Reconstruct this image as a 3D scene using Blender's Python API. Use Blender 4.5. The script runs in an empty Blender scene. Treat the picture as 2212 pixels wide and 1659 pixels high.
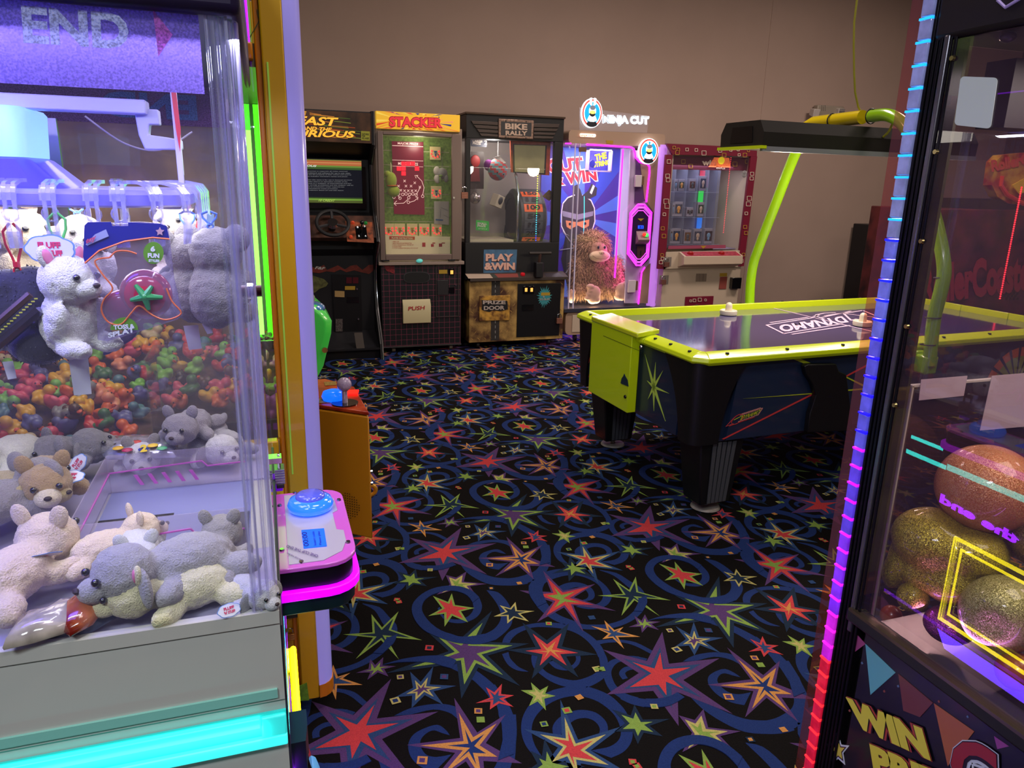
import bpy, bmesh, math, random
from mathutils import Vector, Matrix, noise
R = random.Random(7)
sc = bpy.context.scene
col = sc.collection
# ---------------------------------------------------------------- camera, world, exposure
F = 1577.9; PIT, ROL, YAW = .268957, .0235249, .325589; EYE = Vector((0, 0, 1.5))
FW = Vector((math.sin(YAW)*math.cos(PIT), math.cos(YAW)*math.cos(PIT), -math.sin(PIT)))
RT = Vector((math.cos(YAW), -math.sin(YAW), 0)); UP = RT.cross(FW)
RR = math.cos(ROL)*RT + math.sin(ROL)*UP; UU = -math.sin(ROL)*RT + math.cos(ROL)*UP
cam = bpy.data.cameras.new('camera'); camo = bpy.data.objects.new('camera', cam); col.objects.link(camo)
cam.sensor_width = 36; cam.lens = F*36/2212; cam.clip_start = .02; cam.clip_end = 60
camo.matrix_world = Matrix(((RR.x, UU.x, -FW.x, 0), (RR.y, UU.y, -FW.y, 0), (RR.z, UU.z, -FW.z, 1.5), (0, 0, 0, 1)))
sc.camera = camo
sc.view_settings.view_transform = 'Standard'; sc.view_settings.look = 'None'
sc.view_settings.exposure = 0.0; sc.view_settings.gamma = 1.0; sc.view_settings.use_curve_mapping = False
w = bpy.data.worlds.new('world'); sc.world = w; w.use_nodes = True
w.node_tree.nodes['Background'].inputs[0].default_value = (.55, .42, .38, 1)
w.node_tree.nodes['Background'].inputs[1].default_value = .12
cy = sc.cycles
cy.transparent_max_bounces = 18; cy.max_bounces = 6; cy.transmission_bounces = 4; cy.glossy_bounces = 3; cy.diffuse_bounces = 3
cy.sample_clamp_indirect = 3; cy.caustics_reflective = False; cy.caustics_refractive = False; cy.use_denoising = True
def area(name, loc, rot, size, power, color, sy=None):
    l = bpy.data.lights.new(name, 'AREA'); l.energy = power; l.color = color; l.size = size
    if sy: l.shape = 'RECTANGLE'; l.size_y = sy
    o = bpy.data.objects.new(name, l); col.objects.link(o); o.location = loc; o.rotation_euler = rot; return o
def point(name, loc, power, color, r=.03):
    l = bpy.data.lights.new(name, 'POINT'); l.energy = power; l.color = color; l.shadow_soft_size = r
    o = bpy.data.objects.new(name, l); col.objects.link(o); o.location = loc; return o
# the arcade's dim warm ceiling fittings, then two cool fill lamps added behind the camera
for i, (x, y, p) in enumerate(((-.2, 3.9, 11), (2.6, 4.6, 20), (5.6, 4.4, 27), (1.0, .8, 12), (4.2, .6, 10), (-1.5, -1.4, 20), (.9, -1.5, 6))):
    area('ceiling_and_fill_light', (x, y, 3.92), (0, 0, 0), 1.1, p*(3.2 if i < 5 else 5.5), (1, .83, .72) if i < 5 else (.86, .95, 1), .55)
# ---------------------------------------------------------------- helpers
def ray(x, y): return FW + (x-1106)/F*RR - (y-829.5)/F*UU
def on(ax, v, x, y):
    """the point of plane <axis>=v that a sight line meets"""
    d = ray(x, y); t = (v-EYE[ax])/d[ax]; return EYE + t*d
def Y(v, x, y): return on(1, v, x, y)
def lin(c): c /= 255.; return c/12.92 if c <= .04045 else ((c+.055)/1.055)**2.4
def rgb(c): return (lin(c[0]), lin(c[1]), lin(c[2]), 1)
M = {}
def mat(name, c, rough=.5, metal=0, emit=0, ec=None, noise_amt=0, nscale=30, bump=0, spec=.5, coat=0, sheen=0, obj=False, trans=0):
    if name in M: return M[name]
    m = bpy.data.materials.new(name); m.use_nodes = True; nt = m.node_tree; b = nt.nodes['Principled BSDF']; L = nt.links.new
    b.inputs['Base Color'].default_value = rgb(c); b.inputs['Roughness'].default_value = rough; b.inputs['Metallic'].default_value = metal
    b.inputs['Specular IOR Level'].default_value = spec; b.inputs['Coat Weight'].default_value = coat; b.inputs['Coat Roughness'].default_value = .06
    if sheen: b.inputs['Sheen Weight'].default_value = sheen
    if trans: b.inputs['Transmission Weight'].default_value = trans
    if emit:
        b.inputs['Emission Color'].default_value = rgb(ec or c); b.inputs['Emission Strength'].default_value = emit
    if obj:
        oi = nt.nodes.new('ShaderNodeObjectInfo'); L(oi.outputs['Color'], b.inputs['Base Color'])
    if noise_amt or bump:
        tc = nt.nodes.new('ShaderNodeTexCoord'); n = nt.nodes.new('ShaderNodeTexNoise'); n.inputs['Scale'].default_value = nscale; n.inputs['Detail'].default_value = 4
        L(tc.outputs['Object'], n.inputs['Vector'])
        if noise_amt:
            mx = nt.nodes.new('ShaderNodeMix'); mx.data_type = 'RGBA'; mx.blend_type = 'MULTIPLY'; mx.inputs[0].default_value = 1
            mr = nt.nodes.new('ShaderNodeMapRange'); mr.inputs[1].default_value = .3; mr.inputs[2].default_value = .7; mr.inputs[3].default_value = 1-noise_amt; mr.inputs[4].default_value = 1+noise_amt
            L(n.outputs[0], mr.inputs[0]); L(mr.outputs[0], mx.inputs[7])
            if obj: L(oi.outputs['Color'], mx.inputs[6])
            else: mx.inputs[6].default_value = rgb(c)
            L(mx.outputs[2], b.inputs['Base Color'])
            if emit and not ec: L(mx.outputs[2], b.inputs['Emission Color'])
        if bump:
            bp = nt.nodes.new('ShaderNodeBump'); bp.inputs['Strength'].default_value = bump; bp.inputs['Distance'].default_value = .004
            L(n.outputs[0], bp.inputs['Height']); L(bp.outputs[0], b.inputs['Normal'])
    M[name] = m; return m
def mat2(name, c1, c2, scale, rough=.6, detail=5, lo=.38, hi=.62):
    m = mat(name, c1, rough)
    if len(m.node_tree.nodes) > 2: return m
    nt = m.node_tree; L = nt.links.new; tc = nt.nodes.new('ShaderNodeTexCoord'); n = nt.nodes.new('ShaderNodeTexNoise'); n.inputs['Scale'].default_value = scale; n.inputs['Detail'].default_value = detail
    cr = nt.nodes.new('ShaderNodeValToRGB'); cr.color_ramp.elements[0].position = lo; cr.color_ramp.elements[1].position = hi; cr.color_ramp.elements[0].color = rgb(c1); cr.color_ramp.elements[1].color = rgb(c2)
    L(tc.outputs['Object'], n.inputs['Vector']); L(n.outputs[0], cr.inputs[0]); L(cr.outputs[0], nt.nodes['Principled BSDF'].inputs['Base Color']); return m
def glass(name, tint=(255, 255, 255), body=.04, bodyc=(200, 200, 215), refl=1.0, rough=.0, ior=1.45):
    """thin clear pane: see-through with a mirror coat of real strength and a little haze"""
    if name in M: return M[name]
    m = bpy.data.materials.new(name); m.use_nodes = True; nt = m.node_tree; nt.nodes.clear(); L = nt.links.new; N = nt.nodes.new
    out = N('ShaderNodeOutputMaterial'); tr = N('ShaderNodeBsdfTransparent'); tr.inputs[0].default_value = rgb(tint)
    df = N('ShaderNodeBsdfDiffuse'); df.inputs[0].default_value = rgb(bodyc)
    m1 = N('ShaderNodeMixShader'); m1.inputs[0].default_value = body; L(tr.outputs[0], m1.inputs[1]); L(df.outputs[0], m1.inputs[2])
    gl = N('ShaderNodeBsdfGlossy'); gl.inputs['Roughness'].default_value = rough
    fr = N('ShaderNodeFresnel'); fr.inputs[0].default_value = ior
    mu = N('ShaderNodeMath'); mu.operation = 'MULTIPLY'; mu.inputs[1].default_value = refl; ge = N('ShaderNodeNewGeometry'); bf = N('ShaderNodeMath'); bf.operation = 'SUBTRACT'; bf.inputs[0].default_value = 1; L(ge.outputs['Backfacing'], bf.inputs[1]); mf = N('ShaderNodeMath'); mf.operation = 'MULTIPLY'; L(fr.outputs[0], mf.inputs[0]); L(bf.outputs[0], mf.inputs[1]); L(mf.outputs[0], mu.inputs[0])
    m2 = N('ShaderNodeMixShader'); L(mu.outputs[0], m2.inputs[0]); L(m1.outputs[0], m2.inputs[1]); L(gl.outputs[0], m2.inputs[2])
    L(m2.outputs[0], out.inputs[0]); M[name] = m; return m
def neon(name, c, s=3.0):
    return mat(name, c, .4, emit=s)
class MB:
    def __init__(s): s.v = []; s.f = []; s.mi = []
    def face(s, pts, mi=0):
        n = len(s.v); s.v += [Vector(p) for p in pts]; s.f.append(list(range(n, n+len(pts)))); s.mi.append(mi); return s
    def add(s, vs, fs, mi=0):
        n = len(s.v); s.v += [Vector(p) for p in vs]; s.f += [[i+n for i in f] for f in fs]; s.mi += [mi]*len(fs); return s
    def box(s, a, b, mi=0):
        x0, y0, z0 = a; x1, y1, z1 = b
        if x0 > x1: x0, x1 = x1, x0
        if y0 > y1: y0, y1 = y1, y0
        if z0 > z1: z0, z1 = z1, z0
        return s.add([(x0,y0,z0),(x1,y0,z0),(x1,y1,z0),(x0,y1,z0),(x0,y0,z1),(x1,y0,z1),(x1,y1,z1),(x0,y1,z1)],
                     [(0,3,2,1),(4,5,6,7),(0,1,5,4),(1,2,6,5),(2,3,7,6),(3,0,4,7)], mi)
    def prism(s, pts, vec, mi=0):
        n = len(pts); vec = Vector(vec); p = [Vector(q) for q in pts]
        return s.add(p+[q+vec for q in p], [list(range(n))[::-1], list(range(n, 2*n))]+[(i, (i+1) % n, n+(i+1) % n, n+i) for i in range(n)], mi)
    def loft(s, rings, cap=True, mi=0, closed=True):
        n = len(rings[0]); vs = [p for r in rings for p in r]; fs = []
        for k in range(len(rings)-1):
            for i in range(n if closed else n-1):
                j = (i+1) % n; fs.append((k*n+i, k*n+j, (k+1)*n+j, (k+1)*n+i))
        if cap and closed: fs += [list(range(n))[::-1], list(range((len(rings)-1)*n, len(rings)*n))]
        return s.add(vs, fs, mi)
    def tube(s, pts, r, n=8, mi=0, cap=True):
        pts = [Vector(p) for p in pts]; rings = []; prev = None
        for i, p in enumerate(pts):
            d = (pts[min(i+1, len(pts)-1)]-pts[max(i-1, 0)]).normalized()
            if prev is None:
                a = d.orthogonal().normalized()
            else:
                a = (prev-d*prev.dot(d)).normalized()
            prev = a; b = d.cross(a); rr = r[i] if isinstance(r, (list, tuple)) else r
            rings.append([p+(a*math.cos(t)+b*math.sin(t))*rr for t in [2*math.pi*k/n for k in range(n)]])
        return s.loft(rings, cap, mi)
    def cyl(s, p0, p1, r0, r1=None, n=24, mi=0): return s.tube([p0, p1], [r0, r0 if r1 is None else r1], n, mi)
    def ball(s, c, r, n=12, mi=0, rot=None):
        c = Vector(c); r = (r, r, r) if isinstance(r, (int, float)) else r; rings = []
        m = max(4, n//2+1); vs = []; fs = []
        for i in range(m+1):
            ph = math.pi*i/m
            for k in range(n):
                t = 2*math.pi*k/n; v = Vector((r[0]*math.sin(ph)*math.cos(t), r[1]*math.sin(ph)*math.sin(t), r[2]*math.cos(ph)))
                if rot: v = rot @ v
                vs.append(c+v)
        for i in range(m):
            for k in range(n):
                j = (k+1) % n
                if i == 0: fs.append((k, n+k, n+j))
                elif i == m-1: fs.append((i*n+k, (i+1)*n+k, i*n+j))
                else: fs.append((i*n+k, (i+1)*n+k, (i+1)*n+j, i*n+j))
        return s.add(vs, fs, mi)
    def torus(s, c, R0, r, ax=(0, 0, 1), n=28, m=8, mi=0):
        ax = Vector(ax).normalized(); a = ax.orthogonal().normalized(); b = ax.cross(a); c = Vector(c); rings = []
        for k in range(n+1):
            t = 2*math.pi*k/n; d = a*math.cos(t)+b*math.sin(t)
            rings.append([c+d*(R0+r*math.cos(u))+ax*r*math.sin(u) for u in [2*math.pi*q/m for q in range(m)]])
        return s.loft(rings, False, mi)
    def build(s, name, mats, parent=None, smooth=35, bevel=0, loc=None):
        me = bpy.data.meshes.new(name); org = Vector(loc) if loc else (ORG.get(parent.name, Vector()) if parent else Vector())
        me.from_pydata([v-org for v in s.v], [], s.f)
        mats = mats if isinstance(mats, (list, tuple)) else [mats]
        for m_ in mats: me.materials.append(m_)
        for p, i in zip(me.polygons, s.mi): p.material_index = i
        me.validate(); me.update()
        if smooth:
            bm = bmesh.new(); bm.from_mesh(me); bmesh.ops.recalc_face_normals(bm, faces=bm.faces); bm.to_mesh(me); bm.free()
            me.polygons.foreach_set('use_smooth', [True]*len(me.polygons)); me.set_sharp_from_angle(angle=math.radians(smooth))
        o = bpy.data.objects.new(name, me); col.objects.link(o)
        if bevel:
            b = o.modifiers.new('bevel', 'BEVEL'); b.width = bevel; b.segments = 2; b.limit_method = 'ANGLE'; b.angle_limit = math.radians(40)
        if parent: o.parent = parent; ORG[o.name] = org
        elif loc: o.location = loc; ORG[o.name] = Vector(loc)
        return o
ORG = {}
def thing(name, label, cat, loc=(0, 0, 0), group=None):
    o = bpy.data.objects.new(name, None); col.objects.link(o); o.location = loc; o.empty_display_size = .1
    o['label'] = label; o['category'] = cat; ORG[o.name] = Vector(loc)
    if group: o['group'] = group
    return o
def tag(o, label, cat, group=None, kind=None):
    if label: o['label'] = label
    if cat: o['category'] = cat
    if group: o['group'] = group
    if kind: o['kind'] = kind
    return o
def struct(o): o['kind'] = 'structure'; return o
def rbox(name, a, b, m, parent, bevel=.003): return MB().box(a, b).build(name, m, parent, bevel=bevel)
_tc = {}
def text_mesh(s, bold, shear):
    key = (s, bold, shear)
    if key in _tc: return _tc[key]
    c = bpy.data.curves.new('t', 'FONT'); c.body = s; c.offset = bold; c.shear = shear; c.align_x = 'LEFT'; c.resolution_u = 3; c.space_line = .8
    o = bpy.data.objects.new('t', c); col.objects.link(o)
    dg = bpy.context.evaluated_depsgraph_get(); me = bpy.data.meshes.new_from_object(o.evaluated_get(dg))
    vs = [v.co.copy() for v in me.vertices]; fs = [list(p.vertices) for p in me.polygons]
    bpy.data.objects.remove(o); bpy.data.curves.remove(c); bpy.data.meshes.remove(me)
    x0 = min(v.x for v in vs); x1 = max(v.x for v in vs); y0 = min(v.y for v in vs); y1 = max(v.y for v in vs)
    r = ([((v.x-x0)/(x1-x0), (v.y-y0)/(y1-y0)) for v in vs], fs); _tc[key] = r; return r
def text(s, A, B, C, m, parent, name='lettering', bold=.02, shear=0, lift=.002, mb=None, mi=0, grow=0):
    """lettering filling the frame A (bottom left), B (bottom right), C (top left), raised by lift towards its reader"""
    A, B, C = Vector(A), Vector(B), Vector(C); ex, ey = B-A, C-A; n = ex.cross(ey).normalized()*lift
    if grow: g = ex.normalized()*grow; h = ey.normalized()*grow; A = A-g-h; ex = ex+2*g; ey = ey+2*h
    vs, fs = text_mesh(s, bold, shear); mb_ = mb or MB()
    mb_.add([A+ex*u+ey*v+n for u, v in vs], fs, mi)
    if mb is None: return mb_.build(name, m, parent, smooth=0)
def ptext(s, ax, val, bl, br, tl, m, parent, **k):
    return text(s, on(ax, val, *bl), on(ax, val, *br), on(ax, val, *tl), m, parent, **k)
def quadY(mb, yv, pts, mi=0): return mb.face([on(1, yv, *p) for p in pts], mi)
# ---------------------------------------------------------------- room
WB = 7.3
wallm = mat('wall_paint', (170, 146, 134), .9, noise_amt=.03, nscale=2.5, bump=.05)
struct(MB().box((-3, WB, 0), (5.30, WB+.15, 4)).build('wall_back', wallm, smooth=0))
struct(MB().box((5.30, WB-.004, 0), (9, WB+.15, 4)).build('wall_back', wallm, smooth=0))
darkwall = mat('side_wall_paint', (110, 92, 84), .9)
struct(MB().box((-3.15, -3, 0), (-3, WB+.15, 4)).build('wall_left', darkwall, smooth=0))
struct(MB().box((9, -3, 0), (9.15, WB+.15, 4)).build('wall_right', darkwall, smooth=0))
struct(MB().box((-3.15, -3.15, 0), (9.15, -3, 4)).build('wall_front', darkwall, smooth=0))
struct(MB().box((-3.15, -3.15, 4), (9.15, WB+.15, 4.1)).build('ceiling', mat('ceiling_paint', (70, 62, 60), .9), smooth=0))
struct(MB().box((-3, WB-.012, 0), (9, WB, .1)).build('baseboard_back', mat('baseboard_black', (24, 22, 24), .5), smooth=0))
# ---------------------------------------------------------------- carpet: one woven repeat laid out as flat inlays of the carpet mesh
TO = {1: (820, 1180), 2: (1100, 1180), 3: (1380, 1180), 4: (780, 1400), 5: (1060, 1400), 6: (1340, 1400), 7: (1200, 1200)}
TS = {7: 3.615}
LA = Vector((.943, -.0205)); LB = Vector((.4700, .9445))
def fl(t, x, y):
    s = TS.get(t, 6.9125); p = on(2, 0, TO[t][0]+x/s, TO[t][1]+y/s); return Vector((p.x, p.y))
def offs(poly, d, cap):
    n = len(poly); ar = sum(poly[i].x*poly[(i+1) % n].y-poly[(i+1) % n].x*poly[i].y for i in range(n)); sg = 1 if ar > 0 else -1; out = []
    for i in range(n):
        a, b, c = poly[i-1], poly[i], poly[(i+1) % n]
        e1 = (b-a).normalized(); e2 = (c-b).normalized()
        n1 = Vector((e1.y, -e1.x))*sg; n2 = Vector((e2.y, -e2.x))*sg
        m_ = n1+n2
        if m_.length < 1e-4: m_ = e1*1.0
        m_.normalize(); k = d/max(.12, m_.dot(n1)); lim = cap*abs(d)
        if d < 0: lim = min(abs(k), .62*min((b-a).length, (c-b).length))
        k = max(-lim, min(lim, k)); out.append(b+m_*k)
    return out
RED, ORA, GRN, YEL, PUR, BLU, DRK, MID, BLK = range(1, 10)
CC = {RED: (186, 60, 64), ORA: (190, 132, 70), GRN: (122, 150, 68), YEL: (174, 164, 98), PUR: (80, 54, 100), BLU: (30, 48, 98), DRK: (27, 42, 62), MID: (42, 66, 106), BLK: (26, 23, 24)}
# (tile, traced outline, [(offset, cap, colour)...]) drawn bottom up
STARS = [
 (0, [(1430.6,1365.2),(1444.9,1434),(1554.1,1422.4),(1476,1469.4),(1583,1542.5),(1463.6,1495.5),(1465.9,1568.5),(1410.9,1492.6),(1310.3,1500.5),(1379.8,1454.2),(1302.5,1403.5),(1397.1,1428.2)], [(0,3,PUR),(-.018,3,MID)]),
 (6, [(597,70),(635,320),(1045,292),(715,420),(945,610),(680,505),(690,710),(572,550),(140,588),(465,380),(178,212),(510,310)], [(0,3,RED)]),
 (7, [(1338,718),(1622,935),(1752,822),(1718,1000),(2035,1125),(1765,1110),(1897,1302),(1648,1112),(1480,1265),(1545,1060),(1185,1010),(1525,968)], [(0,3,PUR)]),
 (7, [(1425,812),(1612,965),(1722,880),(1685,1015),(1845,1085),(1712,1082),(1818,1218),(1642,1085),(1535,1198),(1588,1045),(1283,1015),(1560,988)], [(0,3,ORA),(-.012,3,BLU)]),
 (2, [(930,235),(990,310),(1155,335),(1050,350),(1140,415),(990,375),(925,440),(915,350),(800,365),(895,320),(858,280),(925,300)], [(.012,4,DRK),(0,3,GRN)]),
 (2, [(1095,5),(1215,185),(1515,125),(1305,230),(1545,328),(1222,290),(1255,415),(1135,268),(985,305),(1090,205),(855,120),(1115,150)], [(.011,7,MID),(0,3,YEL),(-.008,3,RED)]),
 (2, [(505,365),(805,665),(1285,565),(965,765),(1600,968),(955,880),(1112,1285),(820,915),(415,1135),(650,835),(150,660),(625,685)], [(0,3,PUR)]),
 (2, [(572,480),(800,695),(1195,605),(900,775),(1265,878),(920,868),(1020,1125),(825,880),(550,1038),(690,820),(420,725),(660,700)], [(0,3,RED),(-.014,3,GRN)]),
 (2, [(1550,490),(1790,655),(1890,455),(1925,680),(2415,812),(1910,770),(2245,1045),(1870,810),(1675,1040),(1750,780),(1320,740),(1700,715)], [(0,3,GRN),(-.0075,3,DRK)]),
 (2, [(1420,1110),(1570,1255),(1705,1210),(1645,1275),(1955,1355),(1625,1360),(1715,1535),(1540,1370),(1390,1390),(1480,1310),(1225,1195),(1460,1245)], [(0,3,ORA),(-.0075,3,MID)]),
 (3, [(90,1020),(140,1120),(325,1130),(190,1165),(300,1255),(130,1205),(45,1295),(30,1205),(-155,1210),(-20,1160),(-70,1040),(40,1115)], [(0,3,PUR),(-.009,3,GRN)]),
 (3, [(610,740),(1010,850),(1160,600),(1170,860),(1720,880),(1370,990),(1800,1240),(1360,1095),(1355,1355),(1140,1060),(530,1142),(1000,958)], [(.014,6,DRK),(0,3,GRN),(-.011,3,PUR)]),
 (3, [(825,1265),(865,1375),(1070,1385),(930,1420),(1040,1500),(880,1440),(825,1545),(775,1455),(660,1465),(755,1400),(675,1300),(795,1370)], [(.010,6,MID),(0,3,YEL),(-.006,3,PUR)]),
 (3, [(1845,1345),(1905,1470),(2085,1485),(1970,1530),(2160,1625),(1945,1580),(1865,1655),(1820,1560),(1635,1578),(1790,1510),(1660,1388),(1805,1450)], [(0,3,RED),(-.008,3,MID)]),
 (5, [(600,515),(735,635),(858,568),(815,680),(970,718),(800,760),(825,935),(700,800),(572,868),(635,730),(448,632),(625,630)], [(0,3,GRN),(-.008,3,YEL)]),
 (6, [(225,965),(305,1110),(485,1105),(355,1150),(490,1258),(310,1225),(262,1318),(215,1210),(35,1213),(140,1130),(15,1000),(195,1060)], [(.010,6,DRK),(0,3,GRN)]),
 (6, [(1240,915),(1310,1190),(1800,1248),(1490,1320),(1720,1560),(1250,1400),(925,1560),(1070,1270),(870,1010),(1110,1080)], [(0,3,PUR)]),
 (6, [(1210,1015),(1275,1215),(1605,1250),(1420,1310),(1575,1460),(1240,1350),(1010,1510),(1110,1290),(962,1072),(1120,1135)], [(0,3,YEL),(-.012,3,GRN)]),
 (2, [(350,1310),(565,1470),(780,1305),(710,1525),(1030,1598),(760,1615),(858,1785),(623,1630),(458,1785),(500,1615),(243,1565),(480,1540)], [(.015,5,DRK),(0,3,RED),(-.014,3,ORA)]),
 (1, [(1078,705),(1125,880),(1420,925),(1215,975),(1320,1140),(1085,1040),(970,1205),(965,1010),(725,1045),(935,930),(795,745),(1020,835)], [(0,3,GRN),(-.008,3,RED)]),
 (3, [(1450,340),(1530,445),(1770,455),(1600,490),(1768,585),(1545,535),(1495,610),(1435,515),(1262,522),(1385,460),(1262,382),(1425,420)], [(0,3,YEL),(-.0065,3,DRK)]),
]
DIAM = [(1,330,42,GRN,GRN,1),(1,752,360,YEL,GRN,1),(1,285,838,RED,GRN,1),(1,1640,285,ORA,PUR,1.3),(1,2085,558,ORA,ORA,.9),(1,1665,635,DRK,ORA,1),(1,740,1525,RED,DRK,1.3),
        (2,888,52,GRN,BLU,1),(2,1780,312,RED,GRN,1),(2,1230,1073,MID,MID,1.1),(2,588,1162,GRN,RED,1),(3,1035,1262,MID,PUR,1.2),(3,460,1265,YEL,PUR,1),(3,565,1550,YEL,BLU,1.3),
        (6,2000,155,ORA,PUR,1.1),(6,2090,258,GRN,GRN,1.1),(5,1585,320,YEL,GRN,1.2),(5,1320,742,ORA,ORA,1),(5,1135,940,GRN,RED,1.2)]
RIB = [
 (1,0,[(1597,655,1600,662),(1770,690,1720,810),(1900,820,1790,940),(1975,980,1812,1060),(1975,1150,1775,1160),(1880,1280,1690,1250),(1730,1400,1560,1315)]),
 (1,1,[(1730,1400,1560,1315),(1500,1470,1380,1350),(1200,1455,1200,1355),(1050,1425,1080,1320),(840,1350,920,1265),(650,1250,770,1160),(530,1110,670,1040),(480,960,632,940),(510,840,660,830),(630,720,760,745),(800,635,890,695),(1000,597,1050,668),(1190,605,1200,690),(1370,665,1320,750),(1490,770,1390,845)]),
 (1,0,[(1490,770,1390,845),(1530,890,1402,930),(1500,1000,1370,1000),(1420,1080,1300,1060),(1280,1140,1200,1090),(1120,1148,1090,1090),(980,1105,990,1060),(890,1000,930,1000),(868,925,900,905)]),
 (2,0,[(1350,353,1350,360),(1600,400,1560,440),(1800,520,1750,590),(1960,620,1880,690),(2045,740,1930,790)]),
 (2,1,[(2045,740,1930,790),(2060,850,1915,870),(1990,980,1860,970)]),
 (2,0,[(1990,980,1860,970),(1870,1090,1740,1070),(1690,1180,1600,1130),(1480,1235,1450,1165),(1280,1245,1280,1170),(1090,1235,1100,1165),(900,1195,940,1105),(700,1120,760,1035),(540,1020,640,950),(420,910,560,845)]),
 (2,1,[(420,910,560,845),(335,790,510,730),(292,690,497,640),(292,590,530,555)]),
 (2,0,[(292,590,530,555),(400,450,640,495),(620,360,850,438),(850,340,1050,445),(1100,390,1230,510),(1300,480,1350,600),(1450,600,1400,720),(1530,740,1370,820),(1480,860,1270,875),(1370,920,1150,885),(1180,940,1050,890),(1000,905,1000,900)]),
 (2,0,[(740,600,800,680),(850,552,900,640),(1000,538,1020,610),(1150,575,1120,640),(1250,650,1175,700),(1277,740,1180,750),(1235,800,1150,785),(1130,822,1100,800)]),
 (3,1,[(140,1112,140,1115),(320,1055,320,1085),(500,1022,520,1080),(700,1005,760,1090),(900,1010,930,1130),(1080,1060,1080,1160)]),
 (3,0,[(1080,1060,1080,1160),(1250,1110,1220,1210),(1430,1190,1420,1290),(1650,1300,1580,1380),(1830,1410,1750,1490),(2000,1560,1850,1600)]),
 (5,0,[(60,540,-20,640),(130,640,60,760),(240,790,110,930),(330,980,120,1010),(365,1150,160,1120),(378,1300,175,1300),(375,1500,175,1480),(360,1659,160,1659)]),
 (2,1,[(622,120,495,120),(605,250,450,290)]),
 (2,0,[(600,-20,490,-20),(622,120,495,120),(605,250,450,290),(560,370,380,370),(450,460,280,415),(300,540,130,460),(100,580,0,480)]),
 (1,0,[(2212,560,2212,440),(2085,582,2100,470),(1900,588,1900,478),(1650,570,1700,460),(1450,490,1500,390),(1290,380,1350,300),(1200,260,1330,270)]),
 (6,0,[(1800,440,1800,438),(1700,370,1680,410),(1560,312,1560,378),(1420,350,1490,400),(1320,420,1450,460),(1310,520,1460,520),(1370,620,1530,600),(1480,720,1640,670),(1650,810,1780,690),(1850,855,1950,660)]),
 (6,0,[(930,205,960,200),(1100,110,1130,190),(1400,62,1400,130),(1650,90,1620,165),(1850,190,1760,230),(2020,330,1950,340)]),
 (5,0,[(2212,125,2212,190),(2000,130,1960,200),(1830,170,1870,240),(1750,220,1820,300),(1690,330,1800,370),(1700,480,1820,460),(1780,630,1880,570),(1880,710,2020,680),(2040,810,2212,740)]),
 (6,1,[(350,882,380,762),(560,890,540,762),(760,855,720,730),(960,740,850,665)]),
 (6,0,[(0,760,60,670),(160,835,200,735),(350,882,380,762)]),
 (5,0,[(2130,320,2100,270),(2060,335,2000,285),(2010,370,1930,340),(2020,410,1920,400),(2050,450,1970,470)]),
 (6,0,[(0,125,0,205),(200,118,190,195),(400,158,380,215)]),
 (2,0,[(1290,1410,1330,1470),(1500,1390,1480,1440),(1700,1400,1700,1440),(1900,1440,1880,1490),(2100,1540,2060,1580),(2212,1600,2180,1640)]),
 (2,0,[(0,1310,0,1400),(150,1210,120,1290),(350,1155,350,1215),(600,1140,580,1210),(850,1165,830,1240),(1050,1230,1020,1310),(1250,1360,1170,1420),(1380,1500,1280,1550),(1450,1659,1330,1659)]),
 (5,0,[(1640,0,1540,0),(1715,100,1600,90),(1750,210,1625,190),(1740,330,1630,290),(1690,450,1560,375),(1480,575,1400,450),(1280,600,1230,482),(1080,570,1020,440),(900,500,860,375),(740,390,780,310),(640,290,720,250),(607,180,700,200),(612,100,700,110)]),
 (5,0,[(860,210,930,190),(960,300,1000,230),(1100,335,1100,265),(1220,320,1200,262),(1310,250,1250,220),(1342,170,1275,170),(1335,110,1265,110)]),
 (5,0,[(170,90,265,60),(210,180,290,150),(280,270,360,230),(400,335,430,290),(555,355,560,350)]),
 (1,0,[(1825,1480,1935,1460),(1850,1380,1970,1390),(1930,1280,2040,1320),(2060,1215,2130,1270),(2212,1170,2212,1240)]),
 (5,0,[(700,1659,800,1659),(600,1560,730,1570),(520,1450,660,1450),(465,1300,618,1320),(455,1150,612,1200),(490,1000,640,1080),(600,830,720,960),(850,660,860,840),(1080,590,1040,755),(1300,560,1230,718),(1500,590,1400,730),(1750,690,1600,800),(1900,810,1780,930),(2020,950,1890,1070),(2100,1150,1945,1250),(2120,1300,1905,1380),(2080,1440,1780,1470),(1970,1560,1600,1510),(1800,1640,1500,1530)]),
 (5,0,[(950,1350,1050,1380),(920,1200,1060,1250),(980,1080,1120,1160),(1100,990,1200,1110),(1250,935,1290,1060),(1400,925,1420,1045),(1570,965,1530,1080),(1700,1070,1605,1150),(1750,1180,1630,1230),(1735,1300,1600,1310)]),
]
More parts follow.
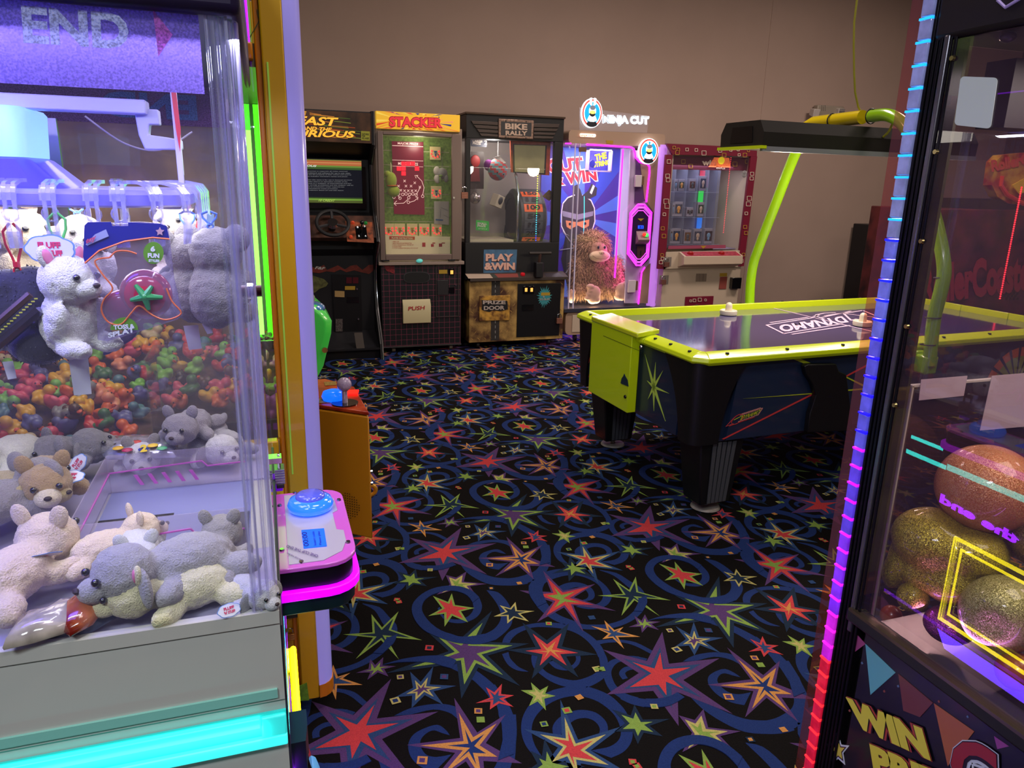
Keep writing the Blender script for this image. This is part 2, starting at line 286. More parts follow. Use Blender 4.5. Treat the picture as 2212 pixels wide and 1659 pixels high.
def carpet():
    lays = []   # (height step, colour, polygon)
    rn = [0]
    def jit():
        rn[0] += 1; return (rn[0] % 23)*.03
    def cr(a, b, c, d, t): return .5*((2*b)+(c-a)*t+(2*a-5*b+4*c-d)*t*t+(3*b-3*c+d-a)*t**3)
    for t, over, prs in RIB:
        Lp = [fl(t, p[0], p[1]) for p in prs]; Rp = [fl(t, p[2], p[3]) for p in prs]; L2 = []; R2 = []; n = len(prs)
        for i in range(n-1):
            for k in range(3):
                u = k/3; g = lambda P: cr(P[max(i-1, 0)], P[i], P[i+1], P[min(i+2, n-1)], u)
                L2.append(g(Lp)); R2.append(g(Rp))
        L2.append(Lp[-1]); R2.append(Rp[-1]); c0 = L2[0]
        for i in range(len(L2)-1):
            q = [L2[i], L2[i+1], R2[i+1], R2[i]]
            lays.append((1+jit(), BLU, q, c0))
            if over: lays.append((9+jit(), BLU, q, c0))
    for si, (t, pl, ls) in enumerate(STARS):
        pl = [Vector(on(2, 0, *p)[:2]) for p in pl] if t == 0 else [fl(t, *p) for p in pl]
        hi = {0: 2, 2: 2, 6: 2, 12: 3, 17: 7, 16: 6}.get(si, 4)
        for k, (d, cap, c_) in enumerate(ls): lays.append((hi+k, c_, offs(pl, d, cap) if d else pl, pl[0]))
    for t, x, y, c1, c2, s in DIAM:
        c = fl(t, x, y); a = R.uniform(-.3, .3)
        for k, (cc, r) in enumerate(((c1, .0105*s), (c2, .0058*s))):
            lays.append((10+k, cc, [c+Vector((r*sx*math.cos(a)-r*sy*math.sin(a), r*sx*math.sin(a)+r*sy*math.cos(a))) for sx, sy in ((-1, -.9), (1, -1.1), (1.1, .9), (-.9, 1.1))], c))
    mb = MB(); mb.face([(-3, -3, 0), (9, -3, 0), (9, WB, 0), (-3, WB, 0)], 0)
    for h, c_, q, c0 in lays:
        for i in range(-6, 9):
            for j in range(-4, 8):
                d = LA*i+LB*j; p0 = c0+d
                if not (-1.3 < p0.x < 6.6 and -.3 < p0.y < 7.4): continue
                mb.face([(p.x+d.x, p.y+d.y, h*.00025) for p in q], c_)
    ms = [mat('carpet_base', (16, 14, 14), .95, noise_amt=.35, nscale=260, bump=.5, spec=.08)]
    for k in range(1, 10): ms.append(mat('carpet_yarn_%d' % k, CC[k], .95, noise_amt=.16, nscale=260, bump=.5, spec=.1))
    o = mb.build('floor', ms, smooth=0); bm = bmesh.new(); bm.from_mesh(o.data)
    for f in bm.faces:
        if f.normal.z < 0: f.normal_flip()
    bm.to_mesh(o.data); bm.free(); struct(o)
carpet()
# ---------------------------------------------------------------- shared materials
black = mat('black_laminate', (20, 20, 26), .45)
blackg = mat('black_gloss', (10, 10, 13), .15, coat=.5)
chrome = mat('chrome', (205, 205, 210), .18, metal=1)
steel = mat('brushed_steel', (150, 148, 150), .35, metal=1)
white = mat('white_plastic', (214, 206, 200), .5)
cream = mat('cream_panel', (190, 172, 152), .5)
brass = mat('brass', (176, 128, 60), .3, metal=1)
darkgrey = mat('dark_grey', (52, 52, 56), .5)
pane = glass('clear_pane', body=.03, bodyc=(190, 190, 210), refl=1.3)
def YR(yv, x0, y0, x1, y1):
    a = Y(yv, x0, y0); b = Y(yv, x1, y1); return a.x, b.x, b.z, a.z
def slabY(mb, yv, d, x0, y0, x1, y1, mi=0):
    """upright rectangle in plane Y=yv between two picture points, d deep towards the room"""
    xa, xb, za, zb = YR(yv, x0, y0, x1, y1); return mb.box((xa, yv-d, za), (xb, yv, zb), mi)
def PY(yv, pts): return [Y(yv, *p) for p in pts]
def padlock(name, label, loc, s=1.0, body=None, ax='y', parent=None):
    t = thing(name, label, 'padlock', loc)
    b = body or mat('laminated_steel', (150, 150, 158), .35, metal=1, noise_amt=.2, nscale=200)
    x, y, z = loc; w, h, d = .02*s, .036*s, .011*s
    mb = MB()
    for k in range(6):
        zz = z-h+k*h/6; g = .0006*s
        (mb.box((x-w, y-d, zz), (x+w, y+d, zz+h/6-g)) if ax == 'y' else mb.box((x-d, y-w, zz), (x+d, y+w, zz+h/6-g)))
    mb.build('body', b, t, bevel=.0006*s)
    pts = []
    for k in range(13):
        a = math.pi*k/12; u = math.cos(a)*.0125*s; v = z+.016*s+math.sin(a)*.0125*s
        pts.append((x+u, y, v) if ax == 'y' else (x, y+u, v))
    e0 = (pts[0][0], pts[0][1], z); e1 = (pts[-1][0], pts[-1][1], z)
    MB().tube([e0]+pts+[e1], .0035*s, 8).build('shackle', chrome, t)
    return t
# ================================================================ street racing cabinet (leftmost of the back row)
FX0, FX1 = .17, .905
fr = thing('racing_arcade_cabinet', 'black driving cabinet with a steering wheel and yellow title, leftmost of the back row', 'arcade machine', (.54, 6.6, 0))
prof = [(6.372, 2.036), (6.375, 1.774), (6.56, 1.62), (6.56, 1.409), (6.43, 1.24), (6.311, 1.09), (6.236, 1.0), (6.40, .86), (6.47, .74), (6.47, .60), (6.41, .40), (6.20, .133), (6.17, 0), (7.15, 0), (7.15, 2.036)]
for nm, x in (('side_panel', FX0), ('side_panel', FX1-.02)):
    MB().prism([(x, a, b) for a, b in prof], (.02, 0, 0)).build(nm, black, fr, smooth=20)
MB().tube([(FX1+.0, a-.004, b) for a, b in prof[:13]], .008, 8).build('chrome_edge_trim', chrome, fr)
MB().tube([(FX0+.0, a-.004, b) for a, b in prof[:13]], .008, 8).build('chrome_edge_trim', chrome, fr)
xa, xb = FX0+.021, FX1-.021
mb = MB(); mb.prism([(xa, 6.40, 2.03), (xa, 6.40, 1.80), (xa, 6.64, 1.66), (xa, 6.64, 1.22), (xa, 6.44, 1.19), (xa, 6.44, .92), (xa, 6.50, .86), (xa, 6.50, .2), (xa, 6.25, .1), (xa, 6.25, 0), (xa, 7.14, 0), (xa, 7.14, 2.03)], (xb-xa, 0, 0))
mb.build('cabinet_body', black, fr, smooth=20)
YM = 6.385
mq = MB().box((xa, YM, 1.785), (xb, YM+.014, 2.02)).build('marquee', mat('racing_marquee_print', (58, 34, 18), .4, emit=.35, noise_amt=.8, nscale=7), fr)
mb = MB(); streak = [(150, 60, 20), (190, 120, 40), (110, 120, 40), (60, 80, 30)]
ms = [mat('streak_%d' % i, c, .5, emit=.4) for i, c in enumerate(streak)]
for k in range(26):
    x = R.uniform(xa+.02, xb-.2); z = R.uniform(1.81, 2.0); L_ = R.uniform(.08, .3); mb.face([(x, YM-.001-k*2e-5, z), (min(x+L_, xb-.01), YM-.001-k*2e-5, z-.01), (min(x+L_, xb-.01), YM-.001-k*2e-5, z-.004), (x, YM-.001-k*2e-5, z+.006)], R.randrange(4))
mb.build('light_streaks', ms, mq, smooth=0)
ylet = mat('racing_yellow', (238, 170, 50), .4, emit=.9); olet = mat('racing_shadow', (70, 26, 8), .5)
def rt(s, bl, br, tl, **k):
    ptext(s, 1, YM-.002, bl, br, tl, olet, mq, bold=.05, shear=.25, lift=.001, grow=.003)
    ptext(s, 1, YM-.002, bl, br, tl, ylet, mq, bold=.03, shear=.25, lift=.003)
rt('FAST', (640, 269), (731, 273), (640, 250)); rt('AND THE', (650, 280), (717, 284), (650, 272)); rt('FURIOUS', (622, 295), (767, 298), (622, 280))
ptext('THE', 1, YM-.002, (636, 248), (662, 249), (636, 240), ylet, mq, bold=.03, shear=.25)
MB().face(PY(YM-.003, [(780, 283), (799, 284), (799, 304), (780, 303)])).build('rating_sticker', mat('rating_sticker', (140, 138, 40), .6, emit=.2), mq, smooth=0)
ptext('SUITABLE\nFOR\nALL AGES', 1, YM-.004, (782, 300), (797, 301), (782, 287), mat('sticker_ink', (40, 40, 15), .6), mq, bold=.02)
scr = MB().box((xa+.02, 6.595, 1.25), (xb-.03, 6.625, 1.60)).build('monitor_bezel', blackg, fr)
YS = 6.59
x0s = xa+.05; x1s = Y(YS, 782, 400).x; z1s = Y(YS, 700, 345).z; z0s = Y(YS, 700, 438).z
so = MB().box((x0s, YS-.003, z0s), (x1s, YS, z1s)).build('screen', mat('racing_screen', (22, 24, 34), .2, emit=.6), fr, smooth=0)
mb = MB(); bands = [((130, 130, 60), .0, .02), ((176, 96, 56), .02, .055), ((196, 130, 80), .055, .085), ((176, 96, 56), .085, .13), ((96, 130, 50), .13, .17), ((50, 80, 34), .17, .22), ((40, 60, 24), .87, .9), ((100, 140, 50), .9, .94), ((70, 80, 34), .94, 1)]
for i, (c, a, b) in enumerate(bands):
    h = z1s-z0s; mb.face([(x0s, YS-.004, z1s-a*h), (x1s, YS-.004, z1s-a*h), (x1s, YS-.004, z1s-b*h), (x0s, YS-.004, z1s-b*h)], i)
mb.build('screen_bands', [mat('racing_band_%d' % i, c, .4, emit=.8) for i, (c, a, b) in enumerate(bands)], so, smooth=0)
sw = mat('screen_white', (200, 205, 205), .4, emit=.8); dim = mat('screen_text', (120, 124, 128), .4, emit=.6)
ptext('FAST\nFURIOUS', 1, YS-.005, (640, 359), (684, 361), (640, 350), sw, so, bold=.03, shear=.3)
lines = 'this program is copyright all rights reserved|the trademark and software for use in coin video|game are the property of their owners and used by|license including characters names and places||warning this game is for use in licensed territory|only sales export or operation outside of the|territory is a violation of international and law|and is strictly prohibited and the violator will be|subject to prosecution under copyright law|and international treaty provisions|game software design art and title design'.split('|')
for i, s in enumerate(lines):
    if not s: continue
    y = 371+i*3.75; ptext(s, 1, YS-.005, (655, y), (655+len(s)*2.12, y+.6), (655, y-2.3), dim, so, bold=.02)
ptext('10 CREDIT', 1, YS-.005, (688, 435), (724, 436), (688, 430), mat('credit_green', (150, 180, 80), .4, emit=.8), so, bold=.02, shear=.3)
# control deck with wheel, shifter, buttons
dk = MB().prism([(xa, 6.43, 1.20), (xa, 6.27, 1.03), (xa, 6.31, 1.0), (xa, 6.47, 1.17)], (xb-xa, 0, 0)).build('control_deck', mat('deck_print', (74, 44, 34), .45, noise_amt=.7, nscale=12), fr)
dn = Vector((0, -.73, .68)); dc = on(1, 6.32, 718, 492)
wc = dc+dn*.06
whl = MB().torus(wc, .128, .015, dn, 36, 10).build('steering_wheel', mat('wheel_rubber', (26, 26, 30), .55), fr)
mb = MB(); a_ = Vector((1, 0, 0)); b_ = dn.cross(a_)
for t in (.35, math.pi-.35, -math.pi/2): mb.tube([wc+dn*-.012, wc+(a_*math.cos(t)+b_*math.sin(t))*-.128], .012, 6)
mb.build('spoke', darkgrey, whl); MB().cyl(wc-dn*.02, wc+dn*.012, .046, .04, 24).build('wheel_hub', chrome, whl); MB().cyl(dc-dn*.02, wc-dn*.015, .028, .028, 16).build('steering_column', black, fr)
def deckpt(x, y):
    d = ray(x, y); p0 = Vector((0, 6.27, 1.03)); t = (p0-EYE).dot(dn)/d.dot(dn); return EYE+d*t
g = [deckpt(767, 490), deckpt(791, 491), deckpt(794, 517), deckpt(770, 517)]
sh = MB().prism([p+dn*.001 for p in g], dn*.006).build('shifter_plate', blackg, fr)
sp = (g[0]+g[2])/2; MB().tube([sp, sp+dn*.09+Vector((0, 0, .02))], [.008, .006], 8).ball(sp+dn*.1+Vector((0, 0, .022)), .018, 12).build('shift_knob', blackg, sh)
for n_, (x, y) in {'1': (771, 494), '3': (786, 492), '2': (774, 513), '4': (788, 513)}.items():
    p = deckpt(x, y)+dn*.008; text(n_, p, p+Vector((.012, 0, 0)), p+Vector((0, .012, .013)), sw, sh, bold=.02)
for (x, y, c, nm) in ((762, 482, (200, 70, 40), 'red_button'), (790, 483, (30, 120, 50), 'green_button'), (758, 513, (190, 30, 30), 'red_button')):
    p = deckpt(x, y); MB().cyl(p, p+dn*.014, .016, .014, 16).ball(p+dn*.014, (.013, .013, .008), 10).build(nm, mat(nm, c, .3, emit=.25), dk)
MB().face([deckpt(*q)+dn*.002 for q in ((745, 478), (804, 480), (808, 525), (750, 522))]).build('deck_artwork', mat('deck_flames', (130, 62, 30), .5, noise_amt=.8, nscale=24), dk, smooth=0)
# lower front
YL = 6.498
def fl_(pts, nm, m, p=fr, d=.004): return MB().prism(PY(YL-.002, pts), (0, -d, 0)).build(nm, m, p, smooth=0)
fl_([(640, 572), (668, 573), (683, 580), (700, 572), (706, 583), (716, 579), (730, 573), (745, 582), (757, 574), (770, 572), (783, 583), (797, 572), (806, 572), (806, 585), (797, 592), (780, 588), (765, 584), (748, 588), (735, 582), (722, 588), (705, 586), (690, 590), (672, 588), (640, 592)], 'flame_artwork', mat('flame_red', (120, 38, 24), .5, noise_amt=.3), fr, .001)
fl_([(640, 594), (672, 594), (700, 603), (709, 612), (704, 619), (690, 624), (680, 632), (640, 632)], 'car_artwork', mat('car_green', (92, 92, 50), .5, noise_amt=.5), fr, .001)
ptext('F&F', 1, YL-.004, (680, 581), (703, 583), (680, 575), white, fr, bold=.03, shear=.3)
cd = fl_([(716, 592), (779, 595), (782, 722), (724, 723)], 'coin_door', mat('coin_door_black', (16, 16, 20), .35), fr, .012)
def cdp(nm, pts, m, d=.016): return MB().prism(PY(YL-.014, pts), (0, -d+.012, 0)).build(nm, m, cd, smooth=0)
cdp('coin_slot', [(748, 599), (760, 599), (760, 612), (748, 612)], mat('coin_slot_red', (70, 14, 24), .3, emit=.15)); cdp('coin_slot', [(762, 599), (774, 599), (774, 612), (762, 612)], M['coin_slot_red'])
cdp('card_sticker', [(745, 618), (767, 618), (767, 626), (745, 626)], mat('sticker_yellow', (168, 136, 40), .5)); cdp('price_sticker', [(723, 628), (744, 629), (744, 642), (723, 641)], mat('sticker_tan', (170, 140, 90), .5))
cdp('coin_return', [(749, 641), (775, 641), (775, 654), (749, 654)], blackg); cdp('foil_sticker', [(725, 689), (740, 689), (740, 716), (725, 716)], mat('foil_hatched', (120, 112, 112), .3, metal=.6, noise_amt=.6, nscale=120))
for p in ((771, 624), (774, 689)): c_ = Y(YL-.016, *p); MB().cyl(c_, c_+Vector((0, -.012, 0)), .009, .008, 14).build('door_lock', chrome, cd)
MB().box((xa, 6.20, .085), (xb, 6.27, .10)).build('footwell_sill', black, fr)
p0 = on(1, 6.26, 775, 745); MB().prism([p0+Vector((-.035, 0, .10)), p0+Vector((.035, 0, .10)), p0+Vector((.045, -.05, -.03)), p0+Vector((-.025, -.05, -.03))], (0, .012, .006)).build('gas_pedal', mat('pedal_rubber', (58, 50, 46), .7), fr)
# ================================================================ block stacking prize machine
st = thing('stacking_prize_machine', 'prize machine with a stacked-block game screen, green football backdrop and black grid lower cabinet', 'arcade machine', (1.28, 6.8, 0))
SX0, SX1, SY = .935, 1.655, 6.40
MB().box((SX0, SY, .055), (SX1, 7.2, .80)).build('lower_cabinet', black, st, bevel=.004)
gmb = MB(); xs = [SX0+.02+k*.0492 for k in range(15)]; zs = [.065+k*.0492 for k in range(15)]
for x in xs: gmb.box((x, SY-.0015, .06), (x+.0025, SY-.0005, .795))
for z in zs: gmb.box((SX0+.005, SY-.0018, z), (SX1-.005, SY-.0008, z+.0025))
gmb.build('grid_artwork', mat('grid_purple', (120, 50, 74), .6, emit=.05), st, smooth=0)
MB().prism(PY(SY-.003, [(826, 570), (850, 572), (853, 592), (835, 585)]), (0, -.0006, 0)).build('red_splash_artwork', mat('splash_red', (120, 26, 34), .6, noise_amt=.5, nscale=60), st, smooth=0)
MB().box((SX0, SY-.012, .052), (SX1, SY+.01, .062)).build('bottom_trim', steel, st)
ut = MB(); ut.box((SX0-.02, SY-.005, .80), (SX0+.03, 7.2, 1.93)); ut.box((SX1-.03, SY-.005, .80), (SX1+.0, 7.2, 1.93)); ut.box((SX0, 7.0, .8), (SX1, 7.2, 1.93)); ut.box((SX0-.02, SY-.03, .785), (SX1+.02, 7.2, .815)); ut.box((SX0-.02, SY, 1.895), (SX1, 7.2, 1.93))
ut.build('upper_cabinet', mat('warm_grey_shell', (150, 132, 122), .45), st, bevel=.004)
# door frame
YD = SY-.02
fm = MB(); ox0, ox1, oz0, oz1 = SX0-.005, SX1-.015, .83, 1.885
ix0, ix1 = Y(YD, 829, 400).x, Y(YD, 975, 400).x; iz0, iz1 = Y(YD, 900, 549).z, Y(YD, 900, 294).z
for a, b in (((ox0, oz0), (ix0, oz1)), ((ix1, oz0), (ox1, oz1)), ((ix0, oz0), (ix1, iz0)), ((ix0, iz1), (ix1, oz1))): fm.box((a[0], YD-.02, a[1]), (b[0], YD+.012, b[1]))
df = fm.build('door_frame', mat('taupe_metal', (128, 110, 104), .4, metal=.3), st, bevel=.004)
MB().box((ix0, YD-.004, iz0), (ix1, YD, iz1)).build('door_glass', pane, st, smooth=0)
c_ = Y(YD-.02, 980, 427); MB().cyl(c_, c_+Vector((0, -.01, 0)), .009, .009, 14).build('door_lock', chrome, df)
YB = 6.62
turf = mat('turf_backdrop', (92, 112, 44), .8, emit=.25, noise_amt=.35, nscale=45)
MB().box((SX0+.03, YB, .82), (SX1-.03, YB+.02, 1.90)).build('turf_backdrop', turf, st, smooth=0)
mb = MB()
for k in range(8):
    z = 1.02+k*.12; mb.box((SX0+.05, YB-.002, z), (SX1-.06, YB-.001, z+.008))
mb.build('yard_line', mat('yard_line_white', (160, 164, 120), .8), st, smooth=0)
gf = MB().prism(PY(YB-.006, [(846, 305), (914, 307), (917, 464), (851, 462)]), (0, -.006, 0)).build('game_screen', mat('maroon_screen', (104, 16, 36), .35, emit=.45), st, smooth=0)
pk = mat('screen_pink', (232, 196, 186), .5, emit=.7)
for s, bl, br, tl in (('MAJOR PRIZE', (859, 313), (903, 315), (859, 307)), ('MINOR PRIZE', (860, 356), (903, 358), (860, 350))): ptext(s, 1, YB-.014, bl, br, tl, pk, gf, bold=.01)
mb = MB()
for y in (315, 346, 359): slabY(mb, YB-.013, .001, 847, y, 914, y+1.3)
# chalk play: crosses, circles and arrows
def pxseg(mb, yv, pts, r): mb.tube([Y(yv, *p) for p in pts], r, 5)
for x, y in ((874, 391), (896, 395), (861, 402), (877, 402), (888, 402), (907, 404), (866, 411), (874, 412), (882, 412), (890, 412), (898, 412)):
    pxseg(mb, YB-.014, [(x-2.4, y-2.4), (x+2.4, y+2.4)], .0022); pxseg(mb, YB-.014, [(x+2.4, y-2.4), (x-2.4, y+2.4)], .0022)
for x, y in ((861, 419), (870, 420), (877, 419), (885, 420), (892, 419), (899, 421), (851, 426), (864, 428), (883, 427), (882, 437), (913, 424)):
    mb.torus(Y(YB-.014, x, y), .0115, .0022, (0, 1, 0), 16, 5)
for pts in ([(899, 421), (906, 408), (908, 405)], [(861, 419), (860, 406)], [(913, 422), (916, 405), (911, 391), (900, 380)], [(903, 379), (896, 379), (899, 385)], [(852, 415), (861, 424), (864, 428)], [(882, 430), (872, 439), (852, 440)], [(857, 434), (851, 440), (856, 444)], [(885, 437), (895, 434), (902, 428)], [(898, 426), (903, 426), (902, 432)]):
    pxseg(mb, YB-.014, pts, .0026)
mb.build('play_diagram', pk, gf)
mb = MB()
for (x, y) in ((867, 349), (877, 349), (887, 349), (857, 359.5), (867, 359.5), (896, 359.5), (867, 370)):
    slabY(mb, YB-.016, .003, x, y, x+9.3, y+9.3)
mb.build('lit_block', mat('lit_red_block', (245, 22, 40), .4, emit=1.6), gf, bevel=.001)
# marquee
YQ = SY-.03
mq = MB().box((SX0-.012, YQ, 1.905), (SX1-.025, YQ+.05, 2.04)).build('marquee', mat('stacker_yellow', (226, 176, 48), .4, emit=.5), st, bevel=.003)
mb = MB(); cc = Y(YQ-.001, 898, 262); cs = [(40, 50, 120), (206, 70, 34), (236, 206, 84), (226, 150, 90), (214, 60, 60)]
for k in range(34):
    a = 2*math.pi*k/34; a2 = a+.10; r0 = .1; r1 = R.uniform(.2, .5)
    def cl(p): return (max(SX0-.01, min(SX1-.03, p[0])), YQ-.0008-k*2e-5, max(1.908, min(2.037, p[1])))
    mb.face([cl((cc.x+math.cos(a)*r0*2, cc.z+math.sin(a)*.05)), cl((cc.x+math.cos(a)*r1, cc.z+math.sin(a)*r1*.5)), cl((cc.x+math.cos(a2)*r1, cc.z+math.sin(a2)*r1*.5))], R.randrange(5))
mb.build('starburst_artwork', [mat('burst_%d' % i, c, .5, emit=.5) for i, c in enumerate(cs)], mq, smooth=0)
for g_, m_, l_ in ((.008, mat('stacker_orange', (232, 140, 40), .5, emit=.6), .002), (.0045, mat('stacker_dark', (110, 14, 26), .5, emit=.3), .0035), (0, mat('stacker_red', (216, 48, 60), .5, emit=.6), .005)):
    ptext('STACKER', 1, YQ-.002, (841, 273), (955, 276), (841, 252), m_, mq, bold=.045+g_*7, lift=l_, grow=g_)
# pinball-style prize wheels
for k, (x, y) in enumerate(((840, 497), (864, 497), (891, 497), (917, 497), (944, 497), (941, 331), (943, 416))):
    c_ = Y(YB-.03, x, y); q = MB().box((c_.x-.048, YB-.02, c_.z-.055), (c_.x+.048, YB-.01, c_.z+.055)).build('dial_panel', mat('dial_tan', (196, 176, 120), .5, emit=.2), st, bevel=.002)
    mb = MB()
    for a in range(7):
        t = math.pi*(.15-a*.22); mb.ball((c_.x+.036*math.cos(t), YB-.022, c_.z+.036*math.sin(t)), .0085, 8)
    mb.build('red_lamp', mat('lit_red_lamp', (240, 60, 60), .4, emit=1.0), q)
    MB().prism([(c_.x-.014, YB-.024, c_.z+.02), (c_.x+.014, YB-.024, c_.z+.02), (c_.x, YB-.024, c_.z-.045)], (0, -.003, 0)).build('pointer', mat('pointer_gold', (180, 150, 50), .4) if k < 5 else mat('pointer_blue', (40, 90, 120), .4), q)
    MB().tube([(c_.x-.005, YB-.03, c_.z), (c_.x+.02, YB-.06, c_.z-.01), (c_.x+.026, YB-.06, c_.z-.04)], .004, 6).build('prize_hook', chrome, q)
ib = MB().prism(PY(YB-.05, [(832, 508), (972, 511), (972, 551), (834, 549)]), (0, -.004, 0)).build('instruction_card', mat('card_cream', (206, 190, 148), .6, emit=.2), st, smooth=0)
inr = mat('ink_orange', (190, 80, 40), .6); MB().prism(PY(YB-.056, [(841, 510), (896, 511), (896, 518), (841, 517)]), (0, -.001, 0)).build('heading_bar', inr, ib, smooth=0)
ptext('PLAYER INSTRUCTION', 1, YB-.058, (846, 516), (891, 517), (846, 512), M['card_cream'], ib)
for i, (s, wd) in enumerate((('1. INSERT COIN', 15), ('2. MOVE THE BLOCKS AND PRESS BUTTON', 42), ('3. STACK THE BLOCKS ALL THE WAY UP', 46), ('4. COLLECT PRIZE', 20), ('5. TO WIN THE MAJOR PRIZE REACH THE TOP ROW', 56))):
    ptext(s, 1, YB-.056, (847, 523+i*3.6), (847+wd, 523+i*3.6), (847, 520.5+i*3.6), inr, ib)
mb = MB()
for x, y, w_, h_ in ((912, 524, 7, 9), (931, 527, 6, 6), (934, 524, 6, 2), (948, 526, 7, 7), (954, 524, 7, 2)): slabY(mb, YB-.056, .001, x, y, x+w_, y+h_)
mb.build('block_diagram', mat('diagram_red', (180, 50, 46), .6), ib, smooth=0)
for (x, y, nm, s) in ((833, 567, 'rubber_foot', 0), (975, 566, 'rubber_foot', 0)): c_ = Y(SY-.02, x, y-4); MB().box((c_.x-.03, SY-.04, c_.z-.004), (c_.x+.03, SY-.01, c_.z+.01)).build('black_latch', black, st, bevel=.002)
c_ = Y(SY-.03, 906, 563); MB().ball(c_, (.03, .03, .018), 16).build('lit_push_button', mat('button_teal', (90, 190, 180), .2, emit=.6), st)
# lower cabinet fittings
def oval(cx, cz, rx, rz, n=32, sq=3.0):
    o = []
    for k in range(n):
        t = 2*math.pi*k/n; c, s = math.cos(t), math.sin(t); o.append((cx+math.copysign(abs(c)**(2/sq), c)*rx, cz+math.copysign(abs(s)**(2/sq), s)*rz))
    return o
c_ = Y(SY, 900, 599); MB().prism([(a, SY-.002, b) for a, b in oval(c_.x, c_.z, .118, .05)], (0, -.006, 0)).build('speaker_ring', darkgrey, st); MB().prism([(a, SY-.008, b) for a, b in oval(c_.x, c_.z, .111, .044)], (0, -.002, 0)).build('speaker_grille', mat('speaker_mesh', (16, 16, 18), .8, noise_amt=.5, nscale=300), st)
xa_, xb_, za_, zb_ = YR(SY, 941, 574, 990, 683)
mb = MB()
for a, b in (((xa_, za_), (xa_+.004, zb_)), ((xb_-.004, za_), (xb_, zb_)), ((xa_, zb_-.004), (xb_, zb_)), ((xa_, za_), (xb_, za_+.004))): mb.box((a[0], SY-.01, a[1]), (b[0], SY-.001, b[1]))
cdr = mb.build('coin_door_frame', mat('dull_steel', (96, 84, 84), .5, metal=.6), st)
mb = MB(); slabY(mb, SY-.002, .008, 944, 605, 968, 637); mb.build('bill_acceptor', mat('charcoal_box', (40, 38, 42), .4), cdr, bevel=.003)
mb = MB(); slabY(mb, SY-.002, .004, 948, 583, 966, 591); mb.build('card_sticker', M['sticker_yellow'], cdr)
mb = MB(); slabY(mb, SY-.002, .008, 969, 580, 981, 594); q = mb.build('coin_mechanism', blackg, cdr, bevel=.002); mb = MB(); slabY(mb, SY-.011, .002, 973, 584, 979, 592); mb.build('lit_coin_slot', mat('lit_amber', (240, 170, 80), .4, emit=1.2), q)
mb = MB(); slabY(mb, SY-.002, .006, 970, 621, 982, 633); mb.build('coin_return', blackg, cdr)
c_ = Y(SY, 984, 616); MB().cyl(c_, c_+Vector((0, -.014, 0)), .009, .008, 12).build('door_lock', chrome, cdr)
xa_, xb_, za_, zb_ = YR(SY-.03, 870, 648, 931, 697)
pd = MB().prism([(xa_, SY-.003, zb_), (xa_, SY-.035, zb_-.055), (xa_, SY-.03, za_), (xa_, SY-.003, za_)], (xb_-xa_, 0, 0)).build('prize_flap', mat('flap_cream', (196, 184, 144), .35), st, bevel=.003)
text('PUSH', (xa_+.045, SY-.0345, zb_-.095), (xb_-.055, SY-.0345, zb_-.09), (xa_+.045, SY-.0345, zb_-.06), mat('push_red', (176, 30, 40), .6), pd, bold=.02, shear=.1)
for x, y in ((850, 760), (973, 752)):
    c_ = Y(SY+.05, x, y); c = MB(); c.cyl((c_.x-.015, SY+.05, .027), (c_.x+.015, SY+.05, .027), .027, .027, 18).build('caster', mat('caster_beige', (130, 116, 96), .6), st)
point('stacking_machine_light', (1.3, 6.5, 1.80), 1.6, (1, .93, .75), .05)
def hung_plush(name, label, c, parts, cord=.1):
    t = thing(name, label, 'plush toy', c); first = True
    for nm, m_, balls in parts:
        mb = MB()
        for dx, dy, dz, r in balls: mb.ball(c+Vector((dx, dy, dz)), r, 14)
        mb.build(nm, m_, t)
    MB().tube([c+Vector((0, 0, .04)), c+Vector((0, 0, .04+cord))], .0015, 5).build('hanging_cord', steel, t); return t
pgrn = mat('plush_lime', (150, 170, 50), .95, sheen=.4, bump=.4, nscale=200)
hung_plush('lime_plush', 'lime green plush with an orange band at the left inside the block stacking machine', Y(6.55, 845, 400),
  [('body', pgrn, [(0, 0, .04, (.05, .04, .07)), (.02, 0, -.05, (.055, .045, .05)), (-.03, 0, .09, .03)]), ('band', mat('band_orange', (190, 100, 40), .9), [(.008, 0, -.005, (.05, .046, .008))]), ('white_horn', mat('horn_pale', (190, 190, 140), .7), [(0, 0, .14, (.008, .008, .05)), (.035, -.02, -.05, (.01, .01, .04))])])
pgry = mat('plush_grey', (150, 148, 140), .95, sheen=.4, bump=.4, nscale=200)
hung_plush('small_elephant_plush', 'small grey elephant plush with a striped bow on the right of the block stacking machine', Y(6.55, 955, 375),
  [('head', pgry, [(0, 0, 0, (.05, .04, .05)), (.03, -.02, -.04, (.02, .02, .035))]), ('ear', mat('plush_pale', (196, 190, 176), .95, sheen=.4), [(-.05, -.01, .02, (.03, .015, .04)), (-.045, -.01, -.045, (.03, .015, .04))]), ('bow', mat('bow_green', (120, 150, 70), .8), [(-.02, -.035, -.02, (.02, .012, .01)), (-.025, -.035, -.05, (.01, .01, .03))])])
q = thing('folded_white_card', 'white folded instruction card on the lower right inside the block stacking machine', 'card', Y(6.58, 955, 460))
MB().prism(PY(6.58, [(938, 435), (970, 435), (970, 486), (938, 484)]), (0, .02, 0)).build('card', mat('card_white', (190, 186, 170), .6), q, bevel=.002)
mb = MB(); [mb.tube(PY(6.578, p), .001, 4) for p in ([(952, 448), (968, 455)], [(958, 464), (969, 470)], [(952, 452), (951, 470)])]; mb.build('line_drawing', darkgrey, q)
MB().prism(PY(6.578, [(941, 473), (957, 474), (957, 477), (941, 476)]), (0, -.001, 0)).build('blue_stripe', mat('stripe_blue', (80, 110, 150), .6), q)
